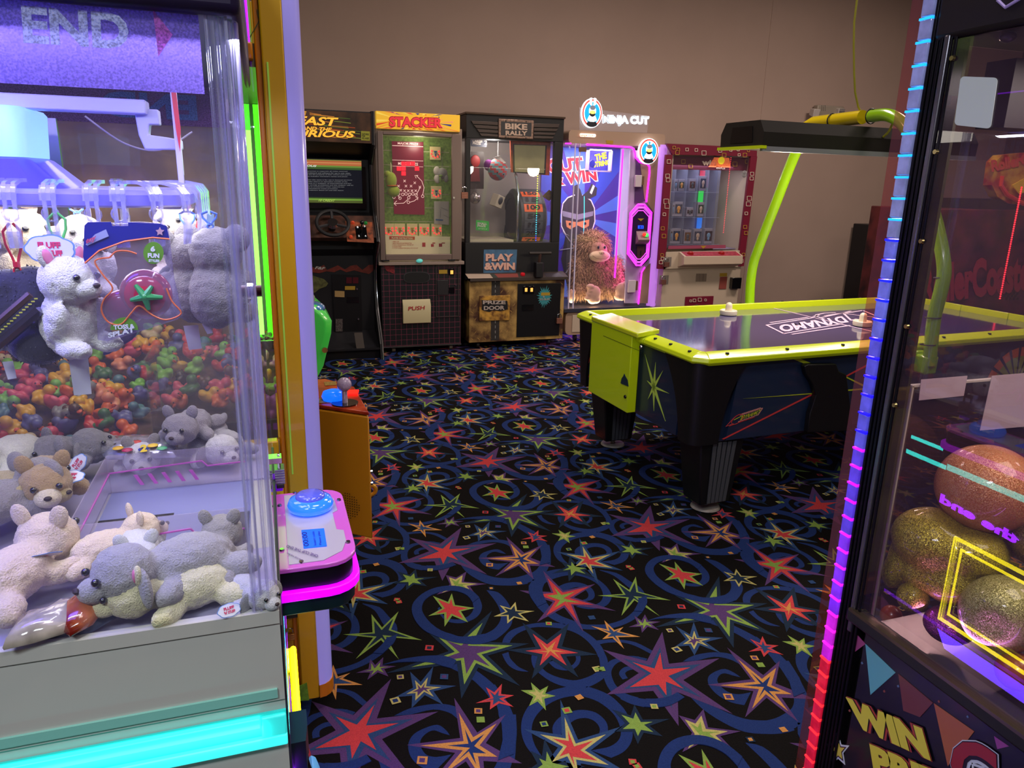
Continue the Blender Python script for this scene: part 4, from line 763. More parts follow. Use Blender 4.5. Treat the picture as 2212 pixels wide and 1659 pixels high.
# hanging clear box and the sign inside it
cb = MB()
c0, c1 = Y(NY+.12, 1268, 322), Y(NY+.12, 1317, 372)
for a, b in (((c0.x, c1.z), (c0.x+.012, c0.z)), ((c1.x-.012, c1.z), (c1.x, c0.z)), ((c0.x, c1.z), (c1.x, c1.z+.012)), ((c0.x, c0.z-.012), (c1.x, c0.z))): cb.box((a[0], NY+.08, a[1]), (b[0], NY+.14, b[1]))
cbo = cb.build('cutter_box', mat('frosted_lilac', (196, 176, 214), .3, emit=.1), nj)
sg = MB().prism(PY(NY+.19, [(1274, 327), (1313, 325), (1312, 366), (1277, 368)]), (0, .004, 0)).build('sign_card', mat('sign_indigo', (62, 56, 176), .6, emit=.3), nj, smooth=0)
ylw = mat('print_yellow', (240, 216, 40), .6, emit=.5)
ptext('THE', 1, NY+.186, (1286, 348), (1311, 342), (1284, 334), ylw, sg, bold=.05); ptext('STRING', 1, NY+.186, (1282, 362), (1318, 356), (1281, 350), ylw, sg, bold=.05)
MB().prism([Vector((Y(NY+.1, 1279, 354).x+.028*math.cos(t*.3142), NY+.1, Y(NY+.1, 1279, 354).z+.036*math.sin(t*.3142))) for t in range(20)], (0, -.01, 0)).build('cutter_disc', mat('disc_navy', (30, 30, 140), .4, emit=.2), nj)
MB().prism(PY(NY-.012, [(1250, 318), (1266, 318), (1266, 328), (1250, 328)]), (0, -.01, 0)).build('brown_bracket', mat('pad_brown', (104, 76, 58), .5), nj)
MB().prism(PY(NY-.012, [(1309, 303), (1325, 304), (1324, 311), (1310, 310)]), (0, -.001, 0)).build('card_sticker', M['sticker_yellow'], nj, smooth=0)
MB().prism([(a, NY-.012, b) for a, b in rrect(Y(NY, 1251, 293).x, Y(NY, 1285, 293).x, Y(NY, 1268, 296).z, Y(NY, 1268, 289).z, .012)], (0, -.01, 0)).build('lit_name_strip', mat('lit_strip', (255, 226, 206), .3, emit=2.0), nj)
ptext('NINJA CUT', 1, NY-.024, (1252.5, 295.5), (1282, 296.3), (1252.5, 290.5), mat('strip_red', (255, 90, 50), .4, emit=1.4), nj, bold=.03)
# lit topper
tp = MB().prism(PY(NY+.05, [(1252, 232), (1402, 250), (1398, 287), (1252, 281)]), (0, .006, 0)).build('clear_topper_panel', glass('topper_pane', body=.10, bodyc=(230, 225, 240), refl=1.2), nj, smooth=0)
ring = mat('badge_red', (240, 70, 60), .4, emit=1.3); bwh = mat('badge_white', (240, 246, 255), .4, emit=2.0); bbl = mat('badge_blue', (20, 150, 236), .4, emit=1.2); bdk = mat('badge_ink', (28, 30, 44), .5); bgy = mat('badge_grey', (120, 124, 140), .5, emit=.5); byl = mat('badge_yellow', (236, 220, 110), .4, emit=1.1)
def badge(yv, cx, cy, rx, rz, parent, ears):
    c = Y(yv, cx, cy); k = (Y(yv, cx+10, cy).x-c.x)/10; X, Z = rx*k, rz*k
    el = lambda u, v, fx, fz, n=28: [(c.x+u*X+fx*X*math.cos(2*math.pi*i/n), yv, c.z+v*Z+fz*Z*math.sin(2*math.pi*i/n)) for i in range(n)]
    o = MB().prism([(p[0], yv-.004, p[2]) for p in el(0, 0, 1.06, 1.06)], (0, -.026, 0)).build('badge', bwh, parent)
    def lay(nm, pts, m_, d): MB().prism([(p[0], yv-.03-d, p[2]) for p in pts], (0, -.001, 0)).build(nm, m_, o, smooth=0)
    lay('badge_ring', el(0, 0, 1, 1), ring, .001); lay('badge_white_ring', el(0, 0, .86, .86), bwh, .003); lay('badge_blue_field', el(0, 0, .78, .78), bbl, .005)
    lay('badge_shadow', el(0, -.78, .55, .22), bdk, .0065)
    lay('badge_body', [(c.x+u*X, yv, c.z+v*Z) for u, v in ((-.5, -.5), (-.28, -.15), (.28, -.15), (.5, -.5), (.2, -.62), (-.2, -.62))], bwh, .007)
    lay('badge_head', el(0, .15, .36, .36), bwh, .008); lay('badge_mask', el(0, -.06, .3, .2), bdk, .009); lay('badge_face', el(0, .06, .3, .13), byl, .010); lay('badge_crown', el(0, .38, .28, .17), bgy, .0105)
    for s_ in (-1, 1): lay('badge_knot', [(c.x+u*s_*X, yv, c.z+v*Z) for u, v in ((.05, .5), (.12, .5+ears), (.34, .45+ears), (.3, .6))], bwh, .007)
    return o
badge(NY+.04, 1276, 245, 21, 26, tp, .6); badge(NY-.02, 1398, 327, 20, 22.5, nj, .25)
for g_, m_, l_ in ((.010, bwh, .001), (.005, bdk, .004), (0, mat('topper_letters', (206, 240, 255), .4, emit=2.6), .008)):
    ptext('NINJA CUT', 1, NY+.04, (1303, 269), (1400, 272), (1303, 250), m_, tp, bold=.06, lift=l_, grow=g_)
for x in (NX0+.16, NX1-.2): MB().cyl((x-.012, NY+.06, .032), (x+.012, NY+.06, .032), .032, .032, 16).build('caster', M['caster_black'], nj)
area('string_machine_light', (3.0, NY+.3, zh0-.02), (0, 0, 0), .5, 9, (1, .88, .95), .3)
area('ape_fill_light', (2.95, NY+.03, zh0-.03), (math.radians(35), 0, 0), .5, 3, (1, .9, .85), .03)  # fill light added inside the front to brighten the ape
area('key_machine_fill', (4.1, KY_+.2, 1.70), (0, 0, 0), .7, 3, (.8, .78, 1), .3)  # fill light added to lift the dark cabinet interior
area('string_machine_floor_glow', (2.95, NY+.25, .05), (0, 0, 0), .5, .8, (.6, .2, 1), .3)
area('string_machine_deck_light', (3.05, NY+.06, .345), (math.radians(150), 0, 0), .6, 2.2, (1, .85, .5), .04)
area('string_machine_magenta_light', (3.42, NY+.1, .9), (0, math.radians(90), 0), .8, 3.0, (1, .15, .85), .1)
# ---------------------------------------------------------------- the big ape plush
def fused(balls, voxel, smooth=2, disp=0, dscale=20):
    """one continuous skin over a list of (centre, radii, rotation) balls"""
    mb = MB()
    for b in balls: mb.ball(b[0], b[1], 14, rot=(b[2] if len(b) > 2 else None))
    me = bpy.data.meshes.new('f'); me.from_pydata(mb.v, [], mb.f); o = bpy.data.objects.new('f', me); col.objects.link(o)
    r = o.modifiers.new('r', 'REMESH'); r.mode = 'VOXEL'; r.voxel_size = voxel
    if smooth: s_ = o.modifiers.new('s', 'SMOOTH'); s_.iterations = smooth; s_.factor = .6
    dg = bpy.context.evaluated_depsgraph_get(); out = bpy.data.meshes.new_from_object(o.evaluated_get(dg))
    bpy.data.objects.remove(o); bpy.data.meshes.remove(me); return out
def furry(me, n, length, width, droop=.5, seed=1, curl=.4, skip=None):
    """adds hair tufts standing on the faces of a mesh and returns one MB with skin + tufts"""
    rr = random.Random(seed); mb = MB(); mb.add([v.co for v in me.vertices], [list(p.vertices) for p in me.polygons])
    ps = [p for p in me.polygons]; ws = [p.area for p in ps]
    for p in rr.choices(ps, ws, k=n):
        c = p.center.copy(); nn = p.normal.copy()
        if skip and skip(c): continue
        c += Vector((rr.uniform(-1, 1), rr.uniform(-1, 1), rr.uniform(-1, 1)))*length*.25
        d = (nn+Vector((rr.uniform(-curl, curl), rr.uniform(-curl, curl), rr.uniform(-curl, curl)-droop))).normalized()
        t = nn.cross(d); t = (t if t.length > .1 else nn.orthogonal()).normalized(); L_ = length*rr.uniform(.6, 1.2); s = width*rr.uniform(.7, 1.3); b = c-nn*length*.15
        mid = b+d*L_*.55+nn*L_*.1; tip = b+d*L_+Vector((0, 0, -droop*L_*.25)); u = nn*s*.6
        k = len(mb.v); mb.v += [b-t*s, b+t*s, b+u, mid-t*s*.7, mid+t*s*.7, mid+u*.8, tip]; mb.mi += [0]*8
        mb.f += [[k, k+1, k+4, k+3], [k+1, k+2, k+5, k+4], [k+2, k, k+3, k+5], [k+3, k+4, k+6], [k+4, k+5, k+6], [k+5, k+3, k+6], [k, k+2, k+1]]; mb.mi.pop()
    return mb
ap = thing('giant_ape_plush', 'huge shaggy brown ape plush sitting inside the magenta-lit prize machine', 'plush toy', (3.0, NY+.3, .34))
AY = NY+.26
hc = Y(AY, 1283, 547); bc = Y(AY+.04, 1280, 605)
bls = [((hc.x-.005, AY+.03, hc.z+.02), (.17, .15, .175)), ((bc.x, AY+.05, .62), (.21, .17, .21)), ((bc.x+.02, AY+.05, .49), (.23, .16, .11)), ((bc.x-.18, AY+.0, .60), (.07, .10, .20)), ((bc.x+.23, AY+.0, .58), (.08, .10, .20)), ((bc.x-.20, AY-.04, .46), (.06, .12, .08)), ((bc.x-.08, AY-.03, .455), (.11, .14, .07)), ((bc.x+.14, AY-.03, .455), (.12, .14, .07)), ((bc.x+.30, AY-.02, .47), (.08, .09, .07))]
me = fused(bls, .02, 3); fm = mat2('ape_fur', (124, 86, 64), (196, 148, 114), 60, .95, 3)
furry(me, 7000, .06, .0035, .75, 3, .6, skip=lambda c: (abs(c.x-hc.x-.005) < .085 and c.y < AY-.06 and hc.z-.13 < c.z < hc.z+.075)).build('shaggy_body', fm, ap, smooth=60)
fz = mat('ape_face', (196, 142, 122), .9, sheen=.3); mz = mat('ape_muzzle', (216, 182, 148), .9, sheen=.3)
fc = MB(); fc.ball((hc.x+.005, AY-.085, hc.z+.005), (.095, .06, .085), 20).ball((hc.x+.0, AY-.08, hc.z+.045), (.085, .055, .05), 16)
fo = fc.build('face', fz, ap)
mb = MB(); mb.ball((hc.x+.005, AY-.125, hc.z-.045), (.112, .055, .058), 24).ball((hc.x+.01, AY-.16, hc.z-.012), (.035, .022, .026), 14); mo = mb.build('muzzle', mz, ap)
for s_ in (-1, 1): MB().ball((hc.x+.012+s_*.034, AY-.147, hc.z+.042), (.0125, .008, .017), 12).build('eye', blackg, fo); MB().ball((hc.x+.012+s_*.011, AY-.182, hc.z-.010), (.004, .004, .007), 8).build('nostril', mat('stitch_brown', (120, 84, 70), .8), mo)
MB().tube([(hc.x-.085, AY-.158, hc.z-.035), (hc.x-.055, AY-.175, hc.z-.058), (hc.x, AY-.182, hc.z-.068), (hc.x+.05, AY-.178, hc.z-.066), (hc.x+.09, AY-.160, hc.z-.045)], .002, 5).build('smile_stitch', M['stitch_brown'], mo)
def foot(cx, cz, flip, yv):
    s = -1 if flip else 1
    b = [((cx, yv, cz), (.075, .035, .095), Matrix.Rotation(s*.25, 3, 'Y')), ((cx-s*.045, yv-.01, cz+.085), (.045, .028, .028)), ((cx-s*.045, yv-.01, cz+.045), (.035, .026, .022)), ((cx-s*.06, yv-.01, cz+.01), (.03, .024, .022)), ((cx-s*.075, yv-.01, cz-.03), (.03, .024, .02)), ((cx+s*.03, yv+.01, cz-.05), (.05, .04, .04))]
    return fused(b, .008, 2)
skn = mat('ape_foot', (206, 158, 140), .9, sheen=.3)
def objm(name, me, m_, parent, smooth=True):
    o = bpy.data.objects.new(name, me); col.objects.link(o); me.materials.clear(); me.materials.append(m_)
    for v in me.vertices: v.co -= ORG[parent.name]
    me.polygons.foreach_set('use_smooth', [True]*len(me.polygons)); o.parent = parent; ORG[o.name] = ORG[parent.name]; return o
f1 = Y(NY+.08, 1281, 645); objm('foot', foot(f1.x, f1.z+.01, False, NY+.07), skn, ap)
f2 = Y(NY+.08, 1342, 640); objm('foot', foot(f2.x, f2.z+.02, True, NY+.07), skn, ap)
f3 = Y(NY+.10, 1234, 648); objm('hand', fused([((f3.x, NY+.10, f3.z), (.04, .03, .06)), ((f3.x+.02, NY+.09, f3.z+.05), (.016, .016, .03)), ((f3.x-.01, NY+.09, f3.z+.055), (.014, .016, .03)), ((f3.x-.03, NY+.09, f3.z+.04), (.013, .015, .028))], .007, 1), skn, ap)
ap.location.z += .028
# ================================================================ key-style prize machine
km = thing('red_framed_prize_machine', 'cream prize machine with a red square-patterned frame and clear shelves of boxed figures', 'arcade machine', (4.14, 6.85, 0))
KY = 6.40; KX0, KX1 = 3.73, 4.63
kz0 = Y(KY, 1520, 578).z
MB().box((KX0-.01, KY+.02, .05), (KX1-.01, 7.2, kz0)).build('lower_cabinet', cream, km, bevel=.01)
redp = mat('crimson_frame', (112, 16, 44), .5)
gx0, gx1 = Y(KY, 1452, 450).x, Y(KY, 1617, 450).x; gz1 = Y(KY, 1520, 336).z; gz0 = Y(KY, 1520, 537).z
def piece(pts, nm='frame_panel'): return MB().prism(PY(KY, pts), (0, .03, 0)).build(nm, redp, km, smooth=0)
fr_ = MB().prism(PY(KY, [(1440, 310), (1635, 319), (1635, 338), (1453, 334)]), (0, .03, 0)).build('frame_header', redp, km, smooth=0)
fl2 = piece([(1439, 334), (1453, 334), (1437, 581), (1421, 581)], 'frame_stile'); fr2 = piece([(1622, 338), (1636, 338), (1607, 575), (1594, 575)], 'frame_stile')
MB().prism(PY(KY, [(1438, 545), (1598, 541), (1594, 577), (1434, 581)]), (0, .03, 0)).build('cream_apron', cream, km, smooth=0)
MB().box((KX0-.01, KY+.03, kz0), (KX0+.01, 7.2, 1.88)).box((KX1-.02, KY+.03, kz0), (KX1, 7.2, 1.88)).box((KX0, 7.1, kz0), (KX1, 7.2, 1.88)).box((KX0-.01, KY+.03, 1.86), (KX1, 7.2, 1.885)).build('upper_shell', cream, km)
# square doodles on the frame
def doodles(lst, yv, m_, par, nm='square_pattern'):
    mb = MB()
    for x, y, s in lst:
        for a, b in (((x, y), (x+s, y)), ((x+s, y), (x+s, y+s)), ((x+s, y+s), (x, y+s)), ((x, y+s), (x, y))): mb.tube([Y(yv, *a), Y(yv, *b)], .0035, 4)
    return mb.build(nm, m_, par, smooth=0)
dl = mat('doodle_cream', (204, 184, 168), .5); dy = mat('doodle_ochre', (176, 130, 60), .5)
doodles([(1481, 320, 6), (1501, 321, 6), (1516, 326, 9), (1552, 322, 7), (1576, 322, 5), (1592, 321, 5), (1594, 332, 5)], KY-.003, dl, fr_); doodles([(1453, 316, 6), (1459, 326, 8), (1462, 320, 6), (1560, 331, 8), (1605, 331, 8), (1614, 323, 5)], KY-.003, dy, fr_)
doodles([(1441, 345, 8), (1438, 376, 8), (1439, 385, 8), (1434, 430, 10), (1436, 440, 10), (1432, 460, 6), (1424, 563, 7), (1428, 556, 6)], KY-.003, dl, fl2); doodles([(1428, 490, 7), (1430, 506, 8), (1427, 548, 6)], KY-.003, dy, fl2)
doodles([(1621, 372, 7), (1620, 382, 7), (1614, 424, 9), (1612, 436, 9), (1609, 458, 6), (1598, 560, 7)], KY-.003, dl, fr2); doodles([(1606, 487, 7), (1608, 500, 7), (1603, 547, 6)], KY-.003, dy, fr2)
MB().face([(gx0-.04, KY+.01, gz0), (gx1+.03, KY+.01, gz0), (gx1+.03, KY+.01, gz1), (gx0-.04, KY+.01, gz1)]).build('front_glass', pane, km, smooth=0)
ih = MB().prism(PY(KY+.08, [(1454, 337), (1622, 341), (1620, 369), (1453, 366)]), (0, .01, 0)).build('inner_header', mat('inner_plum', (92, 20, 48), .5, emit=.06), km, smooth=0)
ptext('win', 1, KY+.07, (1516, 357), (1546, 358), (1516, 345), mat('win_cream', (196, 168, 150), .5, emit=.2), ih, bold=.05); ptext('BIG', 1, KY+.07, (1547, 365), (1566, 366), (1547, 359), dl, ih, bold=.04)
MB().prism(PY(KY+.07, [(1530, 361), (1543, 340), (1575, 341), (1578, 362)]), (0, -.002, 0)).build('orange_lit_panel', mat('lit_orange_mesh', (226, 110, 60), .5, emit=.5, noise_amt=.5, nscale=200), ih, smooth=0)
cc_ = Y(KY+.065, 1558, 347); MB().cyl((cc_.x, KY+.065, cc_.z), (cc_.x, KY+.062, cc_.z), .036, .036, 20).build('yellow_roundel', ylw, ih)
doodles([(1472, 345, 8), (1488, 355, 8), (1583, 350, 9), (1610, 345, 8)], KY+.075, dy, ih)
YK = KY+.28
liner = MB().box((KX0, YK+.3, gz0-.04), (KX1-.02, YK+.31, gz1)).build('lilac_liner', mat('liner_lilac', (120, 116, 146), .7, emit=.05), km, smooth=0)
MB().prism([(Y(KY+.1, 1556, 400).x, KY+.12, gz0-.02), (KX1-.03, KY+.12, gz0-.02), (KX1-.03, YK+.29, gz0-.02), (Y(YK+.2, 1556, 400).x, YK+.29, gz0-.02)], (0, 0, .01)).build('inner_ledge', mat('ledge_lilac', (150, 140, 168), .5), km)
shelfm = glass('shelf_acrylic', body=.12, bodyc=(190, 200, 230), refl=1.5)
rows = [(1449, 362, 413), (1447, 413, 468), (1443, 470, 527)]
for i, (x, ya, yb) in enumerate(rows):
    a, b = Y(YK, x, yb), Y(YK, 1550, yb); MB().box((a.x, YK-.03, a.z-.008), (b.x, YK+.25, a.z)).build('acrylic_shelf', shelfm, km, smooth=0)
for x in (1456, 1481, 1505, 1528, 1552): a, b = Y(YK, x+2, 362), Y(YK, x-4, 528); MB().box((a.x-.002, YK-.03, b.z), (a.x+.002, YK+.2, a.z)).build('acrylic_divider', shelfm, km, smooth=0)
cdk = [(52, 36, 44), (40, 52, 44), (70, 34, 30), (36, 40, 66), (88, 60, 40), (60, 60, 76)]
bi = 0
rown = ['top', 'middle', 'bottom']
for ri, lst in enumerate(([(1451, 383, 12, 26), (1467, 384, 21, 26), (1490, 383, 18, 27), (1513, 379, 20, 33)], [(1447, 438, 9, 30), (1458, 437, 21, 32), (1484, 448, 16, 20), (1508, 437, 18, 31)], [(1444, 492, 8, 32), (1454, 492, 21, 33), (1479, 495, 16, 30), (1500, 492, 20, 32), (1523, 492, 20, 33)])):
    for j, (x, y, w_, h_) in enumerate(lst):
        a, b = Y(YK, x, y), Y(YK, x+w_, y+h_); z0_ = Y(YK, x, rows[ri][2]).z+.002
        t = thing('boxed_vinyl_figure', '%s boxed figure in the %s row of the clear shelves' % (['leftmost', 'second', 'third', 'fourth', 'fifth'][j], rown[ri]), 'boxed toy', (a.x, YK, z0_), 'boxed figures on the clear shelves')
        bxm = mat('box_print_%d' % (bi % 6), cdk[bi % 6], .5, noise_amt=.5, nscale=40); bi += 1
        hh = a.z-b.z; dv = [Y(YK, q_+2, 362).x for q_ in (1456, 1481, 1505, 1528, 1552)]; cells = list(zip([a.x-.2]+dv, dv+[9])); cm_ = (a.x+b.x)/2
        lo_, hi_ = [c_2 for c_2 in cells if c_2[0] <= cm_ < c_2[1]][0]; a.x = max(a.x, lo_+.005); b.x = min(b.x, hi_-.005); MB().box((a.x, YK, z0_), (b.x, YK+.09, z0_+hh)).build('carton', mat('carton_grey', (120, 116, 132), .5), t, bevel=.002)
        q = MB().box((a.x+.008, YK-.002, z0_+.03), (b.x-.008, YK-.0005, z0_+hh-.025)).build('window_print', bxm, t, smooth=0)
        cx_ = (a.x+b.x)/2; MB().ball((cx_, YK-.003, z0_+hh*.55), ((b.x-a.x)*.22, .004, hh*.17), 12).ball((cx_, YK-.003, z0_+hh*.34), ((b.x-a.x)*.14, .004, hh*.12), 10).build('figure', mat('figure_tone_%d' % (bi % 4), [(150, 130, 120), (90, 120, 150), (170, 120, 60), (60, 60, 66)][bi % 4], .5), t)
for x, ys, nm, c in ((1537, (368, 405), 'lit_red_strip', (230, 20, 60)), (1534, (406, 460), 'lit_green_strip', (40, 230, 80)), (1530, (472, 500), 'lit_blue_strip', (40, 130, 255))):
    a, b = Y(YK+.1, x, ys[0]), Y(YK+.1, x-2, ys[1]); MB().box((a.x-.03, YK+.26, b.z), (a.x+.03, YK+.265, a.z)).build(nm, mat(nm, c, .5, emit=.8), km, smooth=0)
mb = MB()
for k in range(44): mb.ball(Y(KY+.02, 1579-k*.38, 341+k*3.75), .0036, 6)
mb.build('red_led_string', neon('dot_red', (255, 50, 60), 2.5), km)
a, b = Y(KY, 1466, 548), Y(KY, 1589, 572)
cs_ = MB().prism([(a.x, KY-.001, a.z+.02), (a.x, KY-.11, a.z-.015), (a.x, KY-.11, b.z+.02), (a.x, KY-.001, b.z-.015)], (b.x-a.x, 0, 0)).build('control_shelf', mat('shelf_cream', (196, 176, 156), .4), km, bevel=.004)
MB().prism([(a.x+.02, KY-.002, a.z+.0215), (a.x+.02, KY-.108, a.z-.0125)], (0, 0, 0)) if 0 else None
MB().face([(a.x+.02, KY-.004, a.z+.0195), (a.x+.02, KY-.108, a.z-.0135), (b.x-.02, KY-.108, a.z-.0135), (b.x-.02, KY-.004, a.z+.0195)]).build('shelf_artwork', mat('shelf_red', (150, 44, 62), .5, noise_amt=.4, nscale=40), cs_, smooth=0)
for x in (1491, 1558): p = Y(KY-.055, x, 550); MB().cyl((p.x, KY-.055, a.z+.003), (p.x, KY-.058, a.z+.016), .032, .03, 18).ball((p.x, KY-.058, a.z+.016), (.026, .026, .014), 14).build('red_dome_button', mat('dome_red', (150, 24, 28), .25, emit=.15), cs_)
mb = MB()
for x in (1504, 1512, 1519): slabY(mb, KY+.019, .003, x, 591, x+6, 608)
mb.build('vent_slots', mat('vent_taupe', (130, 114, 100), .6), km, smooth=0)
def kpan(nm, x0_, y0_, x1_, y1_, m_, d=.006, bv=.002):
    mb = MB(); slabY(mb, KY+.019, d, x0_, y0_, x1_, y1_); return mb.build(nm, m_, km, bevel=bv)
kpan('coin_plate', 1555, 598, 1568, 624, mat('coin_plate_red', (140, 70, 62), .4)); kpan('card_sticker', 1555, 590, 1570, 597, M['sticker_yellow'], .002, 0); kpan('bill_acceptor', 1577, 599, 1594, 622, blackg, .05)
q = kpan('prize_flap', 1480, 641, 1539, 662, redp); doodles([(1490, 648, 4), (1497, 646, 6), (1508, 644, 7), (1522, 646, 4)], KY+.008, dl, q); kpan('lock_recess', 1425, 595, 1443, 614, mat('recess_grey', (120, 110, 104), .5), .002, 0)
kpan('dark_mesh_recess', 1431, 555, 1447, 575, M['recess_grey'], .022, 0)
for (x, y, w_) in ((1430, 604, 'lower left'), (1437, 566, 'upper left')): padlock('padlock', 'dull red padlock at the %s of the red-framed prize machine' % w_, Y(KY-.02, x+3, y), 1.3, mat('padlock_rose', (128, 84, 74), .4, metal=.5))
MB().prism(PY(KY-.003, [(1513, 531), (1526, 531), (1519, 537)]), (0, -.001, 0)).build('card_sticker', M['sticker_yellow'], km, smooth=0)
kr = MB().prism(PY(KY+.05, [(1444, 531), (1567, 529), (1567, 536), (1443, 538)]), (0, -.004, 0)).build('inner_red_rail', mat('rail_rose', (150, 60, 90), .5), km, smooth=0)
MB().ball(Y(KY-.006, 1608, 376), (.03, .004, .034), 16).build('round_sticker', mat('round_sticker_grey', (130, 126, 130), .5, noise_amt=.5, nscale=60), km)
# ================================================================ emergency light and cable
el = thing('emergency_light', 'white emergency light with two lamp heads high on the back wall', 'emergency light', Y(7.26, 1790, 240))
a, b = Y(7.24, 1762, 227), Y(7.24, 1816, 255)
MB().box((a.x, 7.20, b.z), (b.x, 7.28, a.z)).build('housing', mat('housing_grey', (150, 138, 124), .5), el, bevel=.012)
for x, y, f in ((1760, 241, 0), (1813, 240, 1)):
    p = Y(7.19, x, y); q = MB(); q.tube([p+Vector((0, .04, 0)), p+Vector((0, -.035, -.02))], [.052, .06], 4); h = q.build('lamp_head', mat('lamp_head_white', (196, 186, 180), .35), el, bevel=.006)
    if f:
        mb = MB()
        for i in range(4):
            for j in range(4): mb.torus(p+Vector((-.028+i*.019, -.045, .012-j*.019)), .007, .002, (0, 1, .3), 10, 4)
        mb.build('led_grid', darkgrey, h)
mb = MB()
for i in range(3):
    for j in range(4): p = Y(7.198, 1775+i*3.6, 229+j*3.2); mb.box((p.x, 7.197, p.z-.004), (p.x+.004, 7.1995, p.z+.006))
mb.build('vent_dots', darkgrey, el)
cbm = mat('cable_yellow', (168, 164, 44), .5)
pts = [on(0, 3.05, x, y) for x, y in ((1846, -40), (1845, 0), (1839, 50), (1838, 100), (1839, 160), (1841, 200), (1848, 232), (1862, 256))]
z_ = pts[-1]; o = MB().tube([Vector((p.x, 3.31+(p.y-3.31)*.0+0, p.z)) for p in [on(1, 3.33, x, y) for x, y in ((1846, -120), (1846, -40), (1845, 0), (1839, 50), (1838, 100), (1839, 160), (1841, 200), (1848, 232), (1862, 257))]], .0055, 6).build('power_cable', cbm, loc=Y(3.33, 1840, 150)); tag(o, 'thin yellow cable dropping from above onto the air hockey lamp frame', 'cable')
# ================================================================ air hockey table
TH = math.radians(3.1); HC = Vector((3.01, 3.31, 0)); EX = Vector((math.cos(TH), math.sin(TH), 0)); EY = Vector((-math.sin(TH), math.cos(TH), 0))
def W(x, y, z): return HC+EX*x+EY*y+Vector((0, 0, z))
def WL(pts): return [W(*p) for p in pts]
def hitp(O, n, x, y): d = ray(x, y); return EYE+d*((O-EYE).dot(n)/d.dot(n))
def NS(x, y): return hitp(W(0, -.572, 0), EY, x, y)      # near long side
def ES(x, y): return hitp(W(-1.283, 0, 0), EX, x, y)      # left end
def TP(x, y, z=.767): return on(2, z, x, y)
HL, HW = 1.32, .615
ht = thing('air_hockey_table', 'air hockey table with neon yellow-green rails, navy sides and black flared corners', 'air hockey table', HC)
navy = mat('navy_side', (26, 40, 66), .35, coat=.3); lime = mat('neon_rail', (206, 226, 20), .28, coat=.5, emit=.06); lime2 = mat('goal_panel_lime', (186, 208, 12), .3, coat=.5, emit=.05)
MB().prism(WL([(-1.26, -.55, .375), (1.26, -.55, .375), (1.26, .55, .375), (-1.26, .55, .375)]), (0, 0, .37)).build('cabinet_core', navy, ht)
MB().prism(WL([(-1.10, -.572, .385), (1.10, -.572, .385), (1.06, -.572, .76), (-1.06, -.572, .76)]), EY*.02).build('side_panel', navy, ht)
MB().prism(WL([(-1.10, .572, .385), (1.10, .572, .385), (1.06, .572, .76), (-1.06, .572, .76)]), -EY*.02).build('side_panel', navy, ht)
for s in (-1, 1): MB().prism(WL([(s*1.283, -.44, .385), (s*1.283, .44, .385), (s*1.283, .47, .76), (s*1.283, -.47, .76)]), -EX*.02*s).build('end_panel', navy, ht)
blk = mat('corner_black', (14, 14, 16), .42, bump=.1, nscale=150)
for sx in (-1, 1):
    for sy in (-1, 1):
        rings = []
        for k in range(9):
            u = k/8; z = .375+.39*u; a = 1.145-.10*u**2.2; b = .465-.13*u**2.2 if 1 else 0; ox = 1.275+.022*u; oy = .565+.022*u; r = .055+.02*u
            pts = [(a, .55, z), (a, oy+.012, z), (ox-r, oy+.012, z)]
            for q in range(1, 6): t = math.radians(90-15*q); pts.append((ox-r+r*math.cos(t)+.012, oy-r+r*math.sin(t)+.012, z))
            pts += [(ox+.012, oy-r, z), (ox+.012, b, z), (1.24, b, z), (1.24, .53, z)]
            rings.append([W(sx*p[0], sy*p[1], p[2]) for p in pts])
        MB().loft(rings).build('corner_post', blk, ht, smooth=50)
# legs
for sx in (-1, 1):
    for sy in (-1, 1):
        cx, cy = sx*1.09, sy*.46
        def sec(x0, x1, y0, y1, z): return [W(x0, y0, z), W(x1, y0, z), W(x1, y1, z), W(x0, y1, z)]
        lg = MB().loft([sec(cx-.085, cx+.085, cy-.07, cy+.07, .05), sec(cx-.13, cx+.12, cy-.09, cy+.09, .40)]).build('leg', blk, ht, bevel=.008)
        mb = MB()
        for k in range(5):
            x0 = -.05+k*.022; mb.prism([W(cx+x0, cy-.0725, .06), W(cx+x0+.017, cy-.0725, .06), W(cx+x0*1.25+.020, cy-.0915, .37), W(cx+x0*1.25, cy-.0915, .37)], -EY*.004)
        mb.build('fluted_face', mat('flute_grey', (74, 76, 80), .5), lg, smooth=0)
        MB().cyl(W(cx, cy, .005), W(cx, cy, .016), .072, .066, 28).cyl(W(cx, cy, .016), W(cx, cy, .06), .014, .014, 10).build('foot_disc', mat('foot_grey', (150, 142, 132), .5, noise_amt=.2), lg, bevel=.002)
# playfield and rails
MB().prism(WL([(-1.25, -.55, .748), (1.25, -.55, .748), (1.25, .55, .748), (-1.25, .55, .748)]), (0, 0, .019)).build('playing_surface', mat('playfield', (58, 52, 104), .10, coat=.6, spec=.7), ht, smooth=0)
def rail(p, q, name='rail', gap=0):
    """a rail piece: p, q are local (outer x, y) ends going round the table, inner edge worked out by the corner mitres"""
    mb = MB(); (a, ai), (b, bi) = p, q
    def ring(o, i_): return [W(o[0]*.985, o[1]*.975, .752), W(o[0], o[1], .768), W(o[0]*.997, o[1]*.995, .786), W(o[0]*.5+i_[0]*.5, o[1]*.5+i_[1]*.5, .800), W(i_[0], i_[1], .804), W(i_[0], i_[1], .755)]
    mb.loft([ring(a, ai), ring(b, bi)]); return mb.build(name, lime, ht, smooth=20, bevel=.003)
r_ = .075; ch = .055
def rl(sx, sy): 
    return None
o1 = lambda sx, sy: ((sx*(HL-ch), sy*HW), (sx*(HL-r_-.01), sy*(HW-r_)))
